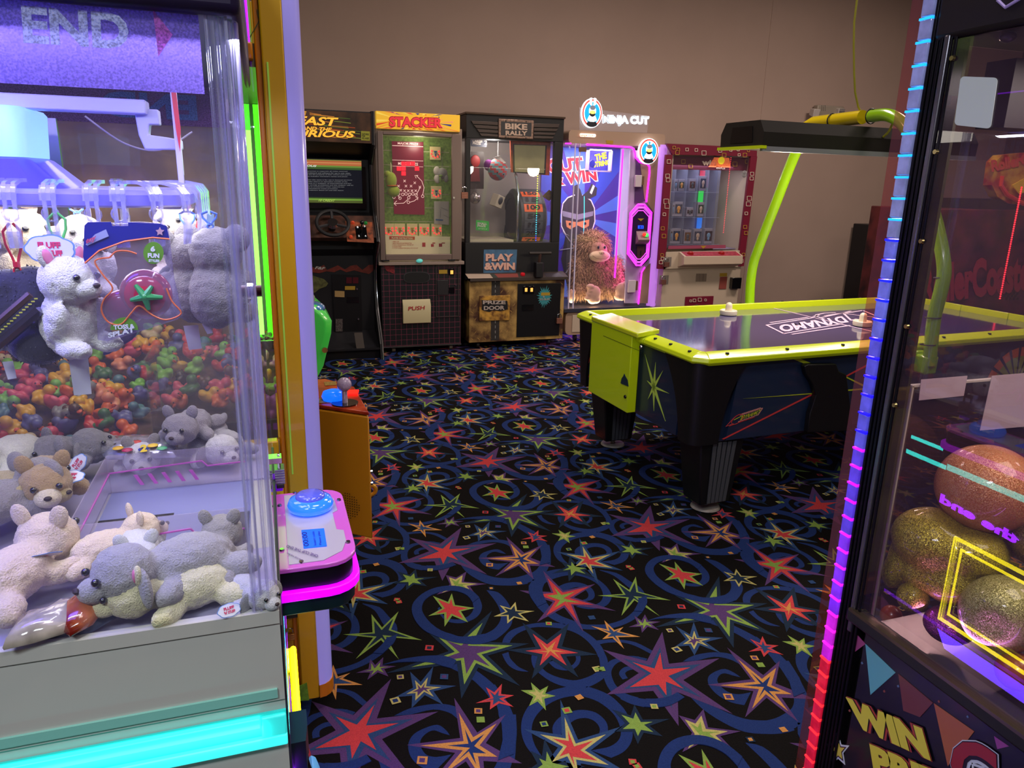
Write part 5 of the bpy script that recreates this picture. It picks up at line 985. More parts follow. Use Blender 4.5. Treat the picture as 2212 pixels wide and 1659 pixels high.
o2 = lambda sx, sy: ((sx*HL, sy*(HW-ch)), (sx*(HL-r_), sy*(HW-r_-.01)))
for sy in (-1, 1): rail(o1(-1, sy), o1(1, sy), 'long_rail')
for sx in (-1, 1):
    for sy in (-1, 1):
        rail(o1(sx, sy), o2(sx, sy), 'corner_rail'); rail(o2(sx, sy), ((sx*HL, sy*.16), (sx*(HL-r_), sy*.16)), 'end_rail')
    rail(((sx*HL, -.155), (sx*(HL-r_), -.155)), ((sx*HL, .155), (sx*(HL-r_), .155)), 'goal_rail')
mb = MB(); 
for x in [-1.15+i*.33 for i in range(8)]:
    for s in (-1, 1): mb.cyl(W(x, s*(HW-.032), .796), W(x, s*(HW-.032), .803), .009, .008, 12)
for y in (-.5, -.35, -.22, .28, .45): mb.cyl(W(-HL+.032, y, .796), W(-HL+.032, y, .803), .009, .008, 12)
mb.build('rail_screws', black, ht)
# goal housing at the left end
gh = MB().prism(WL([(-1.345, -.10, .395), (-1.345, .325, .395), (-1.345, .325, .79), (-1.345, -.10, .79)]), EX*.05).build('goal_housing', lime2, ht, bevel=.004)
MB().prism(WL([(-1.35, -.155, .79), (-1.225, -.155, .805), (-1.225, .325, .805), (-1.35, .325, .79)]), (0, 0, .024)).build('goal_cap', mat('goal_cap_lime', (214, 226, 40), .12, coat=1), gh, bevel=.005)
EG = lambda x, y: hitp(W(-1.346, 0, 0), EX, x, y)
MB().prism([EG(*p) for p in ((1341, 828), (1343, 818), (1347, 812), (1349, 807), (1351, 812), (1356, 821), (1358, 835))], -EX*.002).build('puck_opening', mat('opening_dark', (26, 50, 62), .5), gh, smooth=0)
MB().tube([EG(1303, 725), EG(1386, 760)], .001, 4).build('panel_seam', blk, gh)
for p in ((1385, 750), (1351, 857)): q = EG(*p); MB().cyl(q, q-EX*.006, .010, .008, 12).build('panel_lock', chrome if p[0] == 1385 else blk, gh)
# artwork on the sides
aly = mat('art_yellow', (190, 200, 40), .4, coat=.3); alr = mat('art_red', (206, 60, 60), .4, coat=.3); alg = mat('art_pale_green', (190, 220, 90), .4, coat=.3)
def A(fn, pts, nm, m_, n, d=.0012): return MB().prism([fn(*p)+n*.0012 for p in pts], n*d).build(nm, m_, ht, smooth=0)
nN = -EY; nE = -EX
A(NS, [(1559, 948), (1563, 949), (1755, 853), (1754, 850)], 'red_line_artwork', alr, nN); A(NS, [(1605, 861), (1754, 849), (1754, 851)], 'yellow_line_artwork', aly, nN)
A(NS, [(1692, 767), (1708, 766), (1753, 785), (1738, 786)], 'yellow_line_artwork', aly, nN); A(NS, [(1820, 815), (1872, 787), (1872, 791), (1820, 818)], 'red_line_artwork', alr, nN)
A(NS, [(1820, 812), (1823, 811), (1870, 833), (1866, 836)], 'yellow_line_artwork', aly, nN); A(NS, [(1824, 842), (1870, 838), (1870, 841), (1824, 845)], 'yellow_line_artwork', aly, nN)
MB().prism([NS(*p)+nN*.001 for p in ((1728, 788), (1735, 784), (1796, 783), (1802, 799), (1818, 806), (1833, 920), (1828, 926), (1735, 930), (1740, 890), (1753, 850), (1745, 825), (1732, 805))], nN*.03).build('black_side_box', blk, ht, bevel=.004)
for fn, n, pts in ((ES, nE, [((1268, 753), (1270, 752), (1275, 766), (1273, 767))]), (ES, nE, [((1290, 757), (1303, 714)[:1]+(733,), (1302, 718), (1297, 727))])): pass
A(ES, [(1267, 712), (1269, 711), (1275, 726), (1272, 727)], 'yellow_dash_artwork', aly, nE); A(ES, [(1296, 727), (1301, 715), (1303, 716), (1298, 728)], 'red_dash_artwork', alr, nE)
A(ES, [(1274, 764), (1303, 779), (1309, 789), (1300, 783)], 'yellow_line_artwork', aly, nE); A(ES, [(1295, 768), (1298, 767), (1309, 787), (1306, 788)], 'yellow_line_artwork', aly, nE); A(ES, [(1281, 758), (1283, 759), (1271, 787), (1269, 786)], 'red_line_artwork', alr, nE)
oc_ = [(1288+12.5*math.cos(t*.2618), 739+28*math.sin(t*.2618)+(8*math.cos(t*.2618))) for t in range(24)]
A(ES, oc_, 'brown_oval_artwork', mat('art_umber', (60, 48, 40), .6, noise_amt=.3), nE)
c_ = (1413, 836)
for tip in ((1394, 765), (1417, 782), (1433, 800), (1446, 850), (1438, 910), (1413, 888), (1400, 863), (1398, 822)):
    dx, dy = tip[0]-c_[0], tip[1]-c_[1]; L_ = math.hypot(dx, dy); u = (-dy/L_*3.2, dx/L_*3.2); A(ES, [(c_[0]+u[0], c_[1]+u[1]), tip, (c_[0]-u[0], c_[1]-u[1])], 'star_ray', alg, nE)
for p in ((1292, 702), (1416, 752)): q = ES(*p); MB().cyl(q, q-EX*.004, .008, .007, 10).build('side_screw', chrome, ht)
def logo(fn, n, bl, br, tl, c1, c2, c3, nm):
    """framed slanted wordmark with a ring"""
    BL, BR, TL = fn(*bl)+n*.002, fn(*br)+n*.002, fn(*tl)+n*.002; ex, ey = BR-BL, TL-BL
    P_ = lambda u, v: BL+ex*u+ey*v
    mb = MB(); r = ey.length*.035
    mb.tube([P_(.32, 1.0), P_(1.0, 1.0), P_(.94, .22), P_(.35, .16)], r, 4, 0); mb.tube([P_(.36, 1.14), P_(.93, 1.14)], r, 4, 0); mb.tube([P_(.36, .02), P_(.85, .04)], r, 4, 1)
    mb.tube([P_(.10, .62), P_(.14, .85), P_(.0, .05), P_(.22, .1)], r, 4, 1); mb.tube([P_(.1, -.06), P_(.24, -.03)], r, 4, 1)
    ring_ = [P_(.29+.165*math.cos(t*.2618), .55+.62*math.sin(t*.2618)) for t in range(25)]; mb.tube(ring_, r*1.2, 4, 1)
    mb.tube([P_(.18, .62), P_(.42, .86), P_(.40, .3)], r, 4, 2)
    o = mb.build(nm, [c1, c2, c3], ht, smooth=0)
    text('DYNAMO', P_(.38, .3), P_(.92, .36), P_(.42, .86), c3, o, bold=.02, shear=.2, lift=.001)
    return o
alp = mat('art_pink', (224, 150, 140), .4)
logo(NS, nN, (1567, 922), (1640, 898), (1574, 905), alp, alr, aly, 'side_logo')
logo(ES, nE, (1272, 815), (1304, 826), (1272, 797), alp, alr, aly, 'end_logo')
# centre line and big upside-down wordmark on the surface
lil = mat('field_lilac', (206, 176, 206), .3)
mb = MB(); mb.prism(WL([(.058, -.53, .768), (.068, -.53, .768), (.068, .53, .768), (.058, .53, .768)]), (0, 0, .0006)); mb.build('centre_line', lil, ht, smooth=0)
def SP(u, v): return TP(1640+u*280/1270, 640+v*280/1270, .7685)
mb = MB()
for pts in ([(105, 258), (480, 205)], [(530, 200), (590, 180)], [(72, 282), (540, 208)], [(72, 282), (240, 365), (820, 268)], [(318, 372), (890, 285)], [(610, 208), (900, 145)], [(640, 190), (840, 160)], [(850, 165), (1015, 138), (1140, 190)], [(800, 165), (1135, 205)], [(750, 160), (640, 165), (560, 180), (560, 195), (640, 225)], [(830, 170), (900, 235), (960, 222)], [(1090, 270), (1150, 262)]):
    q = [SP(*p) for p in pts]
    for a, b in zip(q, q[1:]):
        d = (b-a).normalized(); s = Vector((-d.y, d.x, 0))*.007; mb.face([a-s, b-s, b+s, a+s])
wm = mb.build('surface_wordmark', lil, ht, smooth=0)
BL, BR, TL = SP(800, 200), SP(150, 292), SP(870, 258)
text('DYNAMO', SP(810, 195), SP(180, 285), SP(880, 255), lil, wm, bold=.04, lift=.0008)
for o_ in (wm.children): pass
# mallets
mw = mat('mallet_white', (206, 196, 178), .35)
for (x, y, lb) in ((1573, 680, 'white air hockey mallet near the far rail of the table'), (1862, 704, 'off-white air hockey mallet on the wordmark in the middle of the table')):
    p = TP(x, y, .768); m_ = thing('air_hockey_mallet', lb, 'mallet', p)
    prof_ = [(.030, 0), (.049, .002), (.051, .012), (.050, .026), (.046, .029), (.038, .022), (.026, .024)]
    mb = MB(); mb.loft([[p+Vector((r*math.cos(2*math.pi*k/32), r*math.sin(2*math.pi*k/32), z+.0005)) for k in range(32)] for r, z in prof_]); mb.build('disc', mw, m_, smooth=40)
    prof_ = [(.022, .02), (.020, .032), (.0195, .055), (.017, .066), (.010, .073), (.002, .075)]
    mb = MB(); mb.loft([[p+Vector((r*math.cos(2*math.pi*k/24), r*math.sin(2*math.pi*k/24), z)) for k in range(24)] for r, z in prof_]); mb.build('grip', mw, m_, smooth=60)
# sunburst artwork and clamp on the near side
sb = thing_sb = MB(); c_ = W(.80, -.574, .50)
for k in range(9):
    t0 = math.radians(8+k*18); t1 = t0+math.radians(13); P_ = lambda r, t: c_+EX*(r*math.cos(t)*1.15)+Vector((0, 0, r*math.sin(t)))
    sb.face([P_(.06, t0), P_(.16, t0), P_(.16, t1), P_(.06, t1)], 0); sb.face([P_(.16, t0), P_(.21, t0), P_(.21, t1), P_(.16, t1)], 1)
sb.build('sunburst_artwork', [mat('art_olive', (150, 170, 60), .4), mat('art_orange', (220, 110, 50), .4)], ht, smooth=0)
# ---------------------------------------------------------------- overhead lamp frame: posts, pipe, canopy
grn = mat('post_lime', (150, 205, 20), .25, coat=.6); yel = mat('pipe_yellow', (222, 196, 16), .25, coat=.6)
def arc(pts, n=6):
    out = []; P3 = [Vector(p) for p in pts]
    for i in range(len(P3)-1):
        for k in range(n):
            a, b, c, d = P3[max(i-1, 0)], P3[i], P3[i+1], P3[min(i+2, len(P3)-1)]; t = k/n
            out.append(.5*((2*b)+(c-a)*t+(2*a-5*b+4*c-d)*t*t+(3*b-3*c+d-a)*t**3))
    return out+[P3[-1]]
MB().tube(arc([(3.02, 4.0, .42), (3.02, 4.07, .8), (3.02, 4.075, 1.0), (3.02, 4.03, 1.14), (3.02, 3.92, 1.40), (3.02, 3.80, 1.68), (3.02, 3.71, 1.82), (3.02, 3.62, 1.862), (3.02, 3.5, 1.866)]), .031, 14).build('far_post', grn, ht, smooth=60)
MB().tube(arc([(2.99, 2.60, .70), (2.98, 2.61, .92), (2.97, 2.59, 1.08), (2.97, 2.60, 1.18), (2.97, 2.68, 1.36), (2.97, 2.80, 1.56), (2.97, 2.90, 1.74), (2.97, 2.97, 1.82), (2.98, 3.08, 1.866), (2.99, 3.2, 1.87)]), .031, 14).build('near_post', grn, ht, smooth=60)
MB().tube([(3.02, 3.72, 1.845), (3.02, 3.66, 1.868), (3.01, 3.28, 1.872)], .036, 14).build('top_pipe', yel, ht, smooth=60)
for y, z in ((3.5, 1.87), (3.22, 1.872)): MB().torus((3.01, y, z), .036, .0035, (0, 1, 0), 20, 6).build('cable_tie', black, ht)
for z in (1.12, .93, .80): MB().torus((2.972, 2.598 if z > 1 else 2.61, z), .034, .003, (0, .1, 1), 20, 6).build('cable_tie', black, ht)
MB().box((2.935, 2.655, .67), (3.045, 2.71, .755)).build('post_clamp', grn, ht, bevel=.01)
MB().box((2.955, 2.585, .655), (3.03, 2.66, .745)).build('post_socket', grn, ht, bevel=.01)
MB().box((2.97, 4.0, .42), (3.07, 4.05, .74)).build('post_clamp', grn, ht, bevel=.01)
MB().tube(arc([(3.0, 3.06, 1.83), (3.02, 3.10, 1.79), (3.05, 3.16, 1.76), (3.2, 3.2, 1.76)]), .006, 6).build('lamp_cable', cbm, ht)
can = mat('canopy_black', (34, 29, 27), .55)
x0, x1, yn, yf = -.745, .70, -.17, .15
sec = lambda x, k: [W(x, yn, 1.692), W(x, yn-.004, 1.76), W(x, yn+.03, 1.815-k), W(x, yf-.03, 1.815-k), W(x, yf+.004, 1.76), W(x, yf, 1.692)]
cn_ = MB().loft([sec(x0, 0), sec(x1, 0)]).build('canopy', can, ht, smooth=20)
MB().prism(WL([(x0-.012, yn-.01, 1.684), (x0+.02, yn-.01, 1.684), (x0+.02, yf+.01, 1.684), (x0-.012, yf+.01, 1.684)]), (0, 0, .014)).build('canopy_end_trim', lime, cn_)
MB().prism(WL([(x0, yn-.006, 1.672), (x1, yn-.006, 1.672), (x1, yn+.012, 1.672), (x0, yn+.012, 1.672)]), (0, 0, .023)).build('canopy_edge_rail', mat('rail_grey', (140, 142, 146), .4), cn_)
MB().prism([W(x0-.002, -.10, 1.715), W(x0-.002, .07, 1.715), W(x0-.002, .06, 1.79), W(x0-.002, -.09, 1.79)], -EX*.002).build('end_window', blackg, cn_, smooth=0)
MB().prism(WL([(x0+.05, -.09, 1.693), (x1-.05, -.09, 1.693), (x1-.05, .08, 1.693), (x0+.05, .08, 1.693)]), (0, 0, .004)).build('lamp_diffuser', mat('canopy_diffuser', (255, 236, 206), .5, emit=2.2), cn_)
for x_ in (-.45, .45): point('canopy_wall_fill', W(x_, -.01, 1.665), 24, (1, .80, .58), .08)  # point lights added under the canopy to brighten the wall behind
a_ = area('canopy_light', W(0, -.01, 1.68), (0, 0, TH), 1.2, 11, (1, .88, .72), .15)
# ================================================================ yellow claw machine full of ducks (second along the left)
ym = thing('duck_claw_machine', 'yellow claw machine full of colourful rubber ducks with a lavender light tube on its corner', 'claw machine', (-.4, 2.36, 0))
yl = mat('yellow_powdercoat', (206, 158, 14), .35, coat=.3); orx = mat('orange_powdercoat', (206, 122, 12), .35, coat=.3)
y0, y1, xl, xr = 1.87, 2.86, -.86, .062
MB().box((xl, y0+.012, .06), (xr-.03, y1, .565)).box((xl, y0+.012, .565), (xr-.03, y0+.02, .80)).build('lower_cabinet', yl, ym)
MB().box((xl, y0+.021, .57), (xr-.06, y0+.024, .84)).box((-.338, 2.296, .57), (.03, 2.30, .70)).box((-.338, y0+.024, .57), (-.334, 2.30, .70)).build('white_inner_lining', mat('lining_white', (190, 184, 176), .6), ym)
for nm, a, b, m_ in (('corner_post', (.018, y0, .05), (.068, y0+.05, 2.06), yl), ('post_inner_face', (.004, y0+.01, .05), (.018, y0+.05, 2.06), orx), ('corner_post', (xl, y0, .05), (xl+.06, y0+.05, 2.06), yl), ('side_rail', (xl, y0-.003, .80), (.0, y0+.03, .845), yl), ('side_rail', (xl, y0-.003, 1.752), (.0, y0+.03, 1.79), orx),
                     ('side_rail', (xl, y0-.003, 2.02), (.0, y0+.03, 2.06), orx), ('bottom_rail', (xl, y0-.003, .05), (.0, y0+.03, .11), orx), ('corner_post', (.0, y1-.05, .05), (.06, y1, 2.06), yl)):
    rbox(nm, a, b, m_, ym, .004)
MB().box((.028, y0-.002, .75), (.032, y0+.002, 1.75)).build('lime_edge_line', mat('lime_edge', (150, 200, 70), .4, emit=.18), ym)
MB().prism([(-.30, y0+.010, .14), (-.02, y0+.010, .14), (-.02, y0+.010, .77), (-.30, y0+.010, .77)], (0, -.006, 0)).build('inset_door', mat('door_lime_yellow', (196, 196, 30), .35, coat=.3), ym)
MB().prism([Y(y0, *p) for p in ((622, 1476), (634, 1485), (652, 1479), (663, 1474), (668, 1512), (622, 1515))], (0, -.002, 0)).build('plant_sticker', mat('sticker_leaf', (96, 140, 40), .5, noise_amt=.5, nscale=60), ym, smooth=0)
pts = []
for k in range(9): t = math.radians(-90+22.5*k); pts.append((.068+.040*math.cos(t), y0+.045+.045*math.sin(t), .09))
MB().prism([(.068, y0, .09)]+pts[0:]+[(.068, y0+.09, .09)], (0, 0, 1.98)).build('lavender_tube', mat('lavender_diffuser', (136, 126, 196), .3, emit=.42, ec=(150, 140, 226), coat=.4), ym, smooth=60)
pts2 = [(p[0]+.003 if i > 0 else p[0], p[1], .05) for i, p in enumerate(pts)]
MB().prism([(.068, y0-.004, .05)]+pts2+[(.068, y0+.095, .05)], (0, 0, .042)).build('tube_end_cap', orx, ym, smooth=60)
MB().box((.066, y0+.092, .05), (.072, y1, 2.06)).build('front_edge_trim', mat('brown_trim', (104, 74, 40), .4), ym)
MB().box((xl+.06, y0+.01, .845), (.0, y0+.015, 1.752)).build('side_glass', glass('yellow_machine_pane', body=.03, bodyc=(200, 190, 170), refl=1.0), ym, smooth=0)
MB().box((.03, y0+.05, .85), (.034, y1-.05, 1.75)).build('front_glass', pane, ym, smooth=0)
MB().box((.0, y0+.05, .06), (.058, y1-.05, .84)).build('front_panel', yl, ym, bevel=.004)
hp = MB().box((xl+.06, y0+.01, 1.79), (.0, y0+.02, 2.02)).build('header_panel', mat('header_lime', (150, 176, 84), .4, emit=.25, ec=(130, 170, 70)), ym, smooth=0)
mb = MB()
for pts_ in ([(585, 15), (600, 45), (575, 50), (598, 82), (562, 78)], [(570, 12), (582, 55), (560, 58), (585, 90)], [(555, 20), (560, 45), (540, 80), (525, 82)], [(600, 10), (603, 25), (596, 40), (585, 30)], [(565, 95), (575, 88), (598, 95)]): mb.tube([Y(y0+.008, *p) for p in pts_], .0012, 4)
mb.build('header_line_art', mat('line_olive', (70, 80, 30), .5), hp)
MB().box((xl, y0+.02, 1.74), (xr, y1, 1.79)).build('ceiling_plate', mat('plate_dull', (120, 110, 70), .5), ym)
rbox('cable_tie_block', (-.035, y0-.012, 1.762), (-.018, y0, 1.79), black, ym)
back = mat2('tan_backboard', (116, 88, 44), (170, 134, 72), 5, .5)
MB().box((xl, y1-.02, .60), (-.05, y1-.01, 1.74)).build('far_side_board', back, ym, smooth=0)
MB().box((-.05, y1-.02, .60), (.0, y1-.01, 1.74)).build('far_frame_grey', mat('frame_grey_green', (116, 126, 104), .5), ym, smooth=0)
MB().box((xl+.002, y0+.03, .60), (xl+.012, y1-.02, 1.74)).build('rear_board', back, ym, smooth=0)
gbar = MB().box((-.012, y1-.085, .93), (.016, y1-.06, 1.735)).build('green_light_bar', neon('neon_green', (70, 255, 20), 1.9), ym)
area('green_bar_light', (0.0, y1-.12, 1.3), (math.radians(-90), 0, math.radians(0)), .06, .4, (.25, 1, .1), .7)
area('duck_machine_light', (-.4, 2.25, 1.70), (0, 0, 0), .6, 4.2, (1, .9, .78), .5)
# inner clear chute walls and white ledge
ch_m = glass('chute_acrylic', body=.07, bodyc=(220, 214, 200), refl=1.4)
MB().box((-.33, y0+.24, .60), (-.325, 2.30, 1.02)).build('chute_wall', ch_m, ym, smooth=0); MB().box((-.325, 2.295, .60), (.02, 2.30, 1.02)).build('chute_wall', ch_m, ym, smooth=0)
MB().box((-.322, y0+.02, .575), (.02, 2.29, .59)).build('chute_floor', mat('chute_grey', (160, 150, 140), .6), ym)
MB().box((-.33, 2.30, .70), (.03, 2.315, .765)).build('bed_edge', mat('bed_edge_black', (36, 34, 36), .7), ym); MB().box((-.33, 2.285, .675), (.03, 2.30, .70)).build('bed_edge_white', white, ym)
def heap(x, y): return .765+.21*max(0, (y-2.02))/.8+.02*math.sin(x*9)+.018*math.sin(y*13+x*5)+.03*max(0, -x-.35)
mb = MB(); nx, ny = 14, 12; rows_ = []
for j in range(ny+1):
    for i in range(nx+1):
        x = xl+.02+(.03-xl-.02)*i/nx; yy = 1.92+(2.83-1.92)*j/ny
        z = heap(x, yy)-.045
        if x > -.34 and yy < 2.31: z = .60
        mb.v.append(Vector((x, yy, z)))
for j in range(ny):
    for i in range(nx): mb.f.append([j*(nx+1)+i, j*(nx+1)+i+1, (j+1)*(nx+1)+i+1, (j+1)*(nx+1)+i]); mb.mi.append(0)
mb.build('prize_bed', mat('bed_brown', (86, 58, 44), .8, noise_amt=.6, nscale=30), ym)
# ducks: one duck modelled, then copied with its beak and eyes
dgrp = 'rubber ducks heaped in the yellow claw machine'
dme = fused([((0, .002, .017), (.023, .029, .017)), ((0, .026, .026), (.010, .013, .009), Matrix.Rotation(-.5, 3, 'X')), ((0, -.013, .042), (.0165, .0165, .016)), ((.021, .004, .020), (.007, .017, .010)), ((-.021, .004, .020), (.007, .017, .010))], .0042, 1)
rub = mat('rubber_duck_skin', (240, 200, 40), .38, obj=True, coat=.15); bkm = mat('duck_beak', (226, 92, 36), .4); eym = mat('duck_eye', (20, 18, 20), .3)
def base_obj(nm, me, m_): me.materials.clear(); me.materials.append(m_); me.polygons.foreach_set('use_smooth', [True]*len(me.polygons)); return me
dme.name = 'rubber_duck'; base_obj('d', dme, rub)
mb = MB().ball((0, -.031, .040), (.0085, .008, .0032), 8).ball((0, -.030, .0365), (.0065, .006, .0025), 8); bo = mb.build('beak', bkm, None); bme = bo.data; bpy.data.objects.remove(bo)
mb = MB().ball((.0075, -.0265, .046), .0026, 6).ball((-.0075, -.0265, .046), .0026, 6); eo = mb.build('eyes', eym, None); eme = eo.data; bpy.data.objects.remove(eo)
dcol = [('yellow', (236, 180, 40), 7), ('orange', (232, 110, 44), 7), ('red', (206, 52, 50), 5), ('pink', (232, 92, 116), 5), ('lime green', (130, 200, 70), 5), ('teal blue', (84, 130, 146), 4), ('violet blue', (98, 100, 160), 3), ('brown', (96, 66, 56), 4), ('cream', (216, 196, 156), 3), ('black', (44, 38, 42), 2), ('grey', (140, 140, 140), 2), ('dark green', (70, 120, 70), 2), ('peach', (240, 150, 110), 3)]
pool = [i for i, c in enumerate(dcol) for _ in range(c[2])]
def add_duck(loc, rot, ci, label, group, s=1.0, cat='rubber duck'):
    o = bpy.data.objects.new('rubber_duck', dme); col.objects.link(o); o.location = loc; o.rotation_euler = rot; o.scale = (s, s, s); o.color = rgb(dcol[ci][1])
    tag(o, label, cat, group)
    for nm, me_ in (('beak', bme), ('eyes', eme)): c = bpy.data.objects.new(nm, me_); col.objects.link(c); c.parent = o
    return o
nd = 0; yy = 1.945; row = 0
while yy < 2.82:
    x = -.83+(row % 2)*.026
    while x < .028:
        px_, py_ = x+R.uniform(-.009, .009), yy+R.uniform(-.009, .009)
        if not (px_ > -.365 and py_ < 2.345) and nd < 290:
            ci = R.choice(pool); side = 'left' if px_ < -.55 else ('middle' if px_ < -.2 else 'right'); dep = 'front' if py_ < 2.25 else ('centre' if py_ < 2.55 else 'back')
            add_duck((px_, py_, heap(px_, py_)-.026+R.uniform(-.006, .014)), (R.uniform(-.9, .9), R.uniform(-.9, .9), R.uniform(0, 6.28)), ci, '%s rubber duck in the %s %s of the heap in the yellow machine' % (dcol[ci][0], dep, side), dgrp, R.uniform(.92, 1.08)); nd += 1
        x += .056
    yy += .055; row += 1
# purple bear on top at the right front
pbr = thing('purple_toy_bear', 'small purple rubber bear at the right front edge of the duck heap', 'toy bear', (.0, 2.36, .80))
bm_ = fused([((0, 0, 0), (.022, .018, .028)), ((.018, -.005, .035), (.019, .018, .018)), ((.004, -.005, .052), .008), ((.036, -.005, .045), .008), ((.02, -.02, .03), (.009, .009, .007)), ((-.02, -.01, .012), (.009, .009, .018)), ((.022, -.016, .0), (.008, .009, .018)), ((-.012, -.012, -.03), (.010, .012, .016)), ((.015, -.012, -.028), (.010, .012, .016))], .004, 1)
for v in bm_.vertices: v.co = Vector((.0, 2.36, .80))+v.co*1.15
objm('bear_body', bm_, mat('bear_purple', (150, 70, 160), .4), pbr)
# control column with joystick
CO = [(.068, 2.33), (.135, 2.295), (.272, 2.185), (.262, 2.49), (.175, 2.62), (.068, 2.62)]
ccb = MB().prism([(a, b, .37) for a, b in CO], (0, 0, .42)).build('control_column', mat('column_amber', (200, 134, 22), .35, coat=.3), ym, bevel=.006)
tpl = MB().prism([(a, b, .792) for a, b in CO], (0, 0, .012)).build('control_top', mat2('control_print_red', (150, 36, 20), (196, 78, 34), 14, .25), ym, bevel=.003)
jb = on(2, .81, 745, 868); mb = MB().cyl((jb.x, jb.y, .804), (jb.x, jb.y, .808), .042, .042, 24); mb.build('joystick_base', blackg, tpl)
MB().loft([[(jb.x-.03+.034*r*math.cos(2*math.pi*k/24), jb.y+.05+.034*r*math.sin(2*math.pi*k/24), z) for k in range(24)] for r, z in ((1, .805), (1.15, .818), (1.0, .832), (.5, .838), (.05, .839))]).build('lit_blue_dome', mat('dome_blue', (20, 90, 255), .2, emit=1.6, ec=(10, 90, 255)), tpl, smooth=60)
MB().prism([(jb.x-.05, jb.y+.10, .805), (jb.x+.05, jb.y+.08, .805), (jb.x+.06, jb.y+.13, .805), (jb.x-.04, jb.y+.14, .805)], (0, 0, .006)).build('lit_red_bar', mat('red_bar', (255, 30, 20), .3, emit=1.4), tpl)
j_ = MB().cyl((jb.x, jb.y, .806), (jb.x, jb.y, .85), .009, .009, 14).build('joystick_shaft', mat('pearl_shaft', (214, 196, 220), .2, metal=.4), tpl)
gsp = mat('crystal_ball', (196, 176, 214), .12, noise_amt=.5, nscale=900, coat=1, bump=.8)
MB().ball((jb.x, jb.y, .868), .0235, 20).build('glitter_ball_knob', gsp, j_)
for x, y in ((700, 866), (714, 829)): 
    q = on(2, .806, x, y); MB().prism([(q.x-.02, q.y-.02, .805), (q.x+.02, q.y-.02, .805), (q.x+.02, q.y+.03, .805), (q.x-.02, q.y+.03, .805)], (0, 0, .001)).build('striped_decal', mat('decal_olive', (150, 120, 50), .5, noise_amt=.6, nscale=150), tpl, smooth=0)
n_ = Vector((.068, 2.33, 0))-Vector((.272, 2.185, 0)); nn = Vector((-.5825, -.82, 0)).normalized() if 0 else Vector((n_.y, -n_.x, 0)).normalized()
if nn.y > 0: nn = -nn
O_ = Vector((.135, 2.295, .5)); fx = (Vector((.272, 2.185, .5))-O_).normalized(); nn = Vector((fx.y, -fx.x, 0)); nn = nn if nn.y < 0 else -nn
mb = MB(); sc_ = hitp(O_, nn, 752, 1092)
for i in range(-5, 6):
    for j in range(-5, 6):
        if i*i+j*j <= 26: q = sc_+fx*i*.0085+Vector((0, 0, j*.0085))+nn*.0012; mb.cyl(q, q+nn*.0006, .002, .002, 6)
mb.build('speaker_holes', mat('hole_dark', (40, 24, 8), .8), ccb, smooth=0)
lr = Vector((.276, 2.25, .515)); MB().torus(lr, .018, .007, (.1, 1, .1), 20, 8).build('lock_ring', mat('ring_yellow', (206, 150, 40), .4, metal=.3), ccb)
for z in (.60, .56): MB().cyl((.27, 2.20, z), (.279, 2.20, z), .006, .006, 10).build('hinge_screw', chrome, ccb)
padlock('padlock', 'small brass padlock with a black hasp low on the near side of the yellow machine', Y(1.866, 627, 1368), .55, brass)
MB().box((-.03, 1.868, .325), (.02, 1.876, .345)).build('black_hasp', black, ym)
# ================================================================ green machine further along
gm = thing('green_console_machine', 'machine with a bright green tapered console and blue dome top beyond the yellow one', 'arcade machine', (-.35, 3.4, 0))
MB().box((-.85, 3.02, 0), (.05, 3.9, 1.72)).build('cabinet', mat('cabinet_dark_green', (24, 60, 34), .5), gm, bevel=.01)
G = Y(3.12, 718, 702); rings = []
for z, xo in ((.50, .10), (.62, .15), (.72, .205), (.86, .243), (.915, .248), (.95, .225), (.985, .19), (1.0, .12)):
    h = .30*(.8+.2*min(1, (z-.5)/.4)); rings.append([(.04, 3.12, z), (xo-.03, 3.12, z), (xo, 3.15, z), (xo, 3.12+h, z), (xo-.03, 3.16+h, z), (.04, 3.16+h, z)])
MB().loft(rings).build('green_console', mat('console_green', (70, 214, 80), .3, coat=.5, emit=.12), gm, smooth=60, bevel=.006)
MB().ball((.165, 3.2, .965), (.062, .075, .03), 24).build('blue_dome', mat('dome_sky', (70, 130, 190), .2, coat=.8, noise_amt=.4, nscale=24), gm)
MB().ball((.07, 3.25, 1.0), (.12, .14, .05), 20).build('pale_hood', mat('hood_pale', (150, 176, 140), .3, coat=.5), gm)
MB().cyl((.21, 3.118, .80), (.21, 3.10, .80), .012, .012, 12).build('side_lock', chrome, gm)
# ================================================================ one-clip claw machine at the left front
cmn = thing('clip_claw_machine', 'white claw machine with clear walls, plush prizes, cyan light strips and a purple lit console', 'claw machine', (-.43, 1.39, 0))
A0, A1, AXL, AXR = 1.0, 1.79, -.88, -.015
wht_ = mat('white_cabinet', (196, 194, 188), .35, coat=.2)
MB().box((AXL, A0, .735), (AXR, A1, .868)).box((AXL, A0+.004, 0), (AXR, A1, .735)).build('lower_cabinet', wht_, cmn)
MB().box((AXL, A0-.003, .868), (AXR, A0+.012, .889)).build('side_lip', wht_, cmn)
cy = neon('neon_cyan', (50, 245, 235), 1.25); cyd = mat('cyan_channel', (40, 190, 186), .4, emit=.35, ec=(40, 220, 214)); cyb = mat('cyan_reflection_tint', (130, 190, 180), .35, emit=.06)
MB().box((AXL, A0-.004, .742), (-.025, A0+.002, .757)).build('cyan_reflection_band', cyb, cmn)  # faint reflected glow of the cyan strips, built as a pale band
ch2 = MB().box((AXL, A0-.001, .662), (AXR, A0+.003, .716)).build('light_channel', cyd, cmn)
MB().box((AXL, A0-.012, .699), (-.052, A0-.002, .716)).build('upper_light_strip', cy, cmn, bevel=.002)
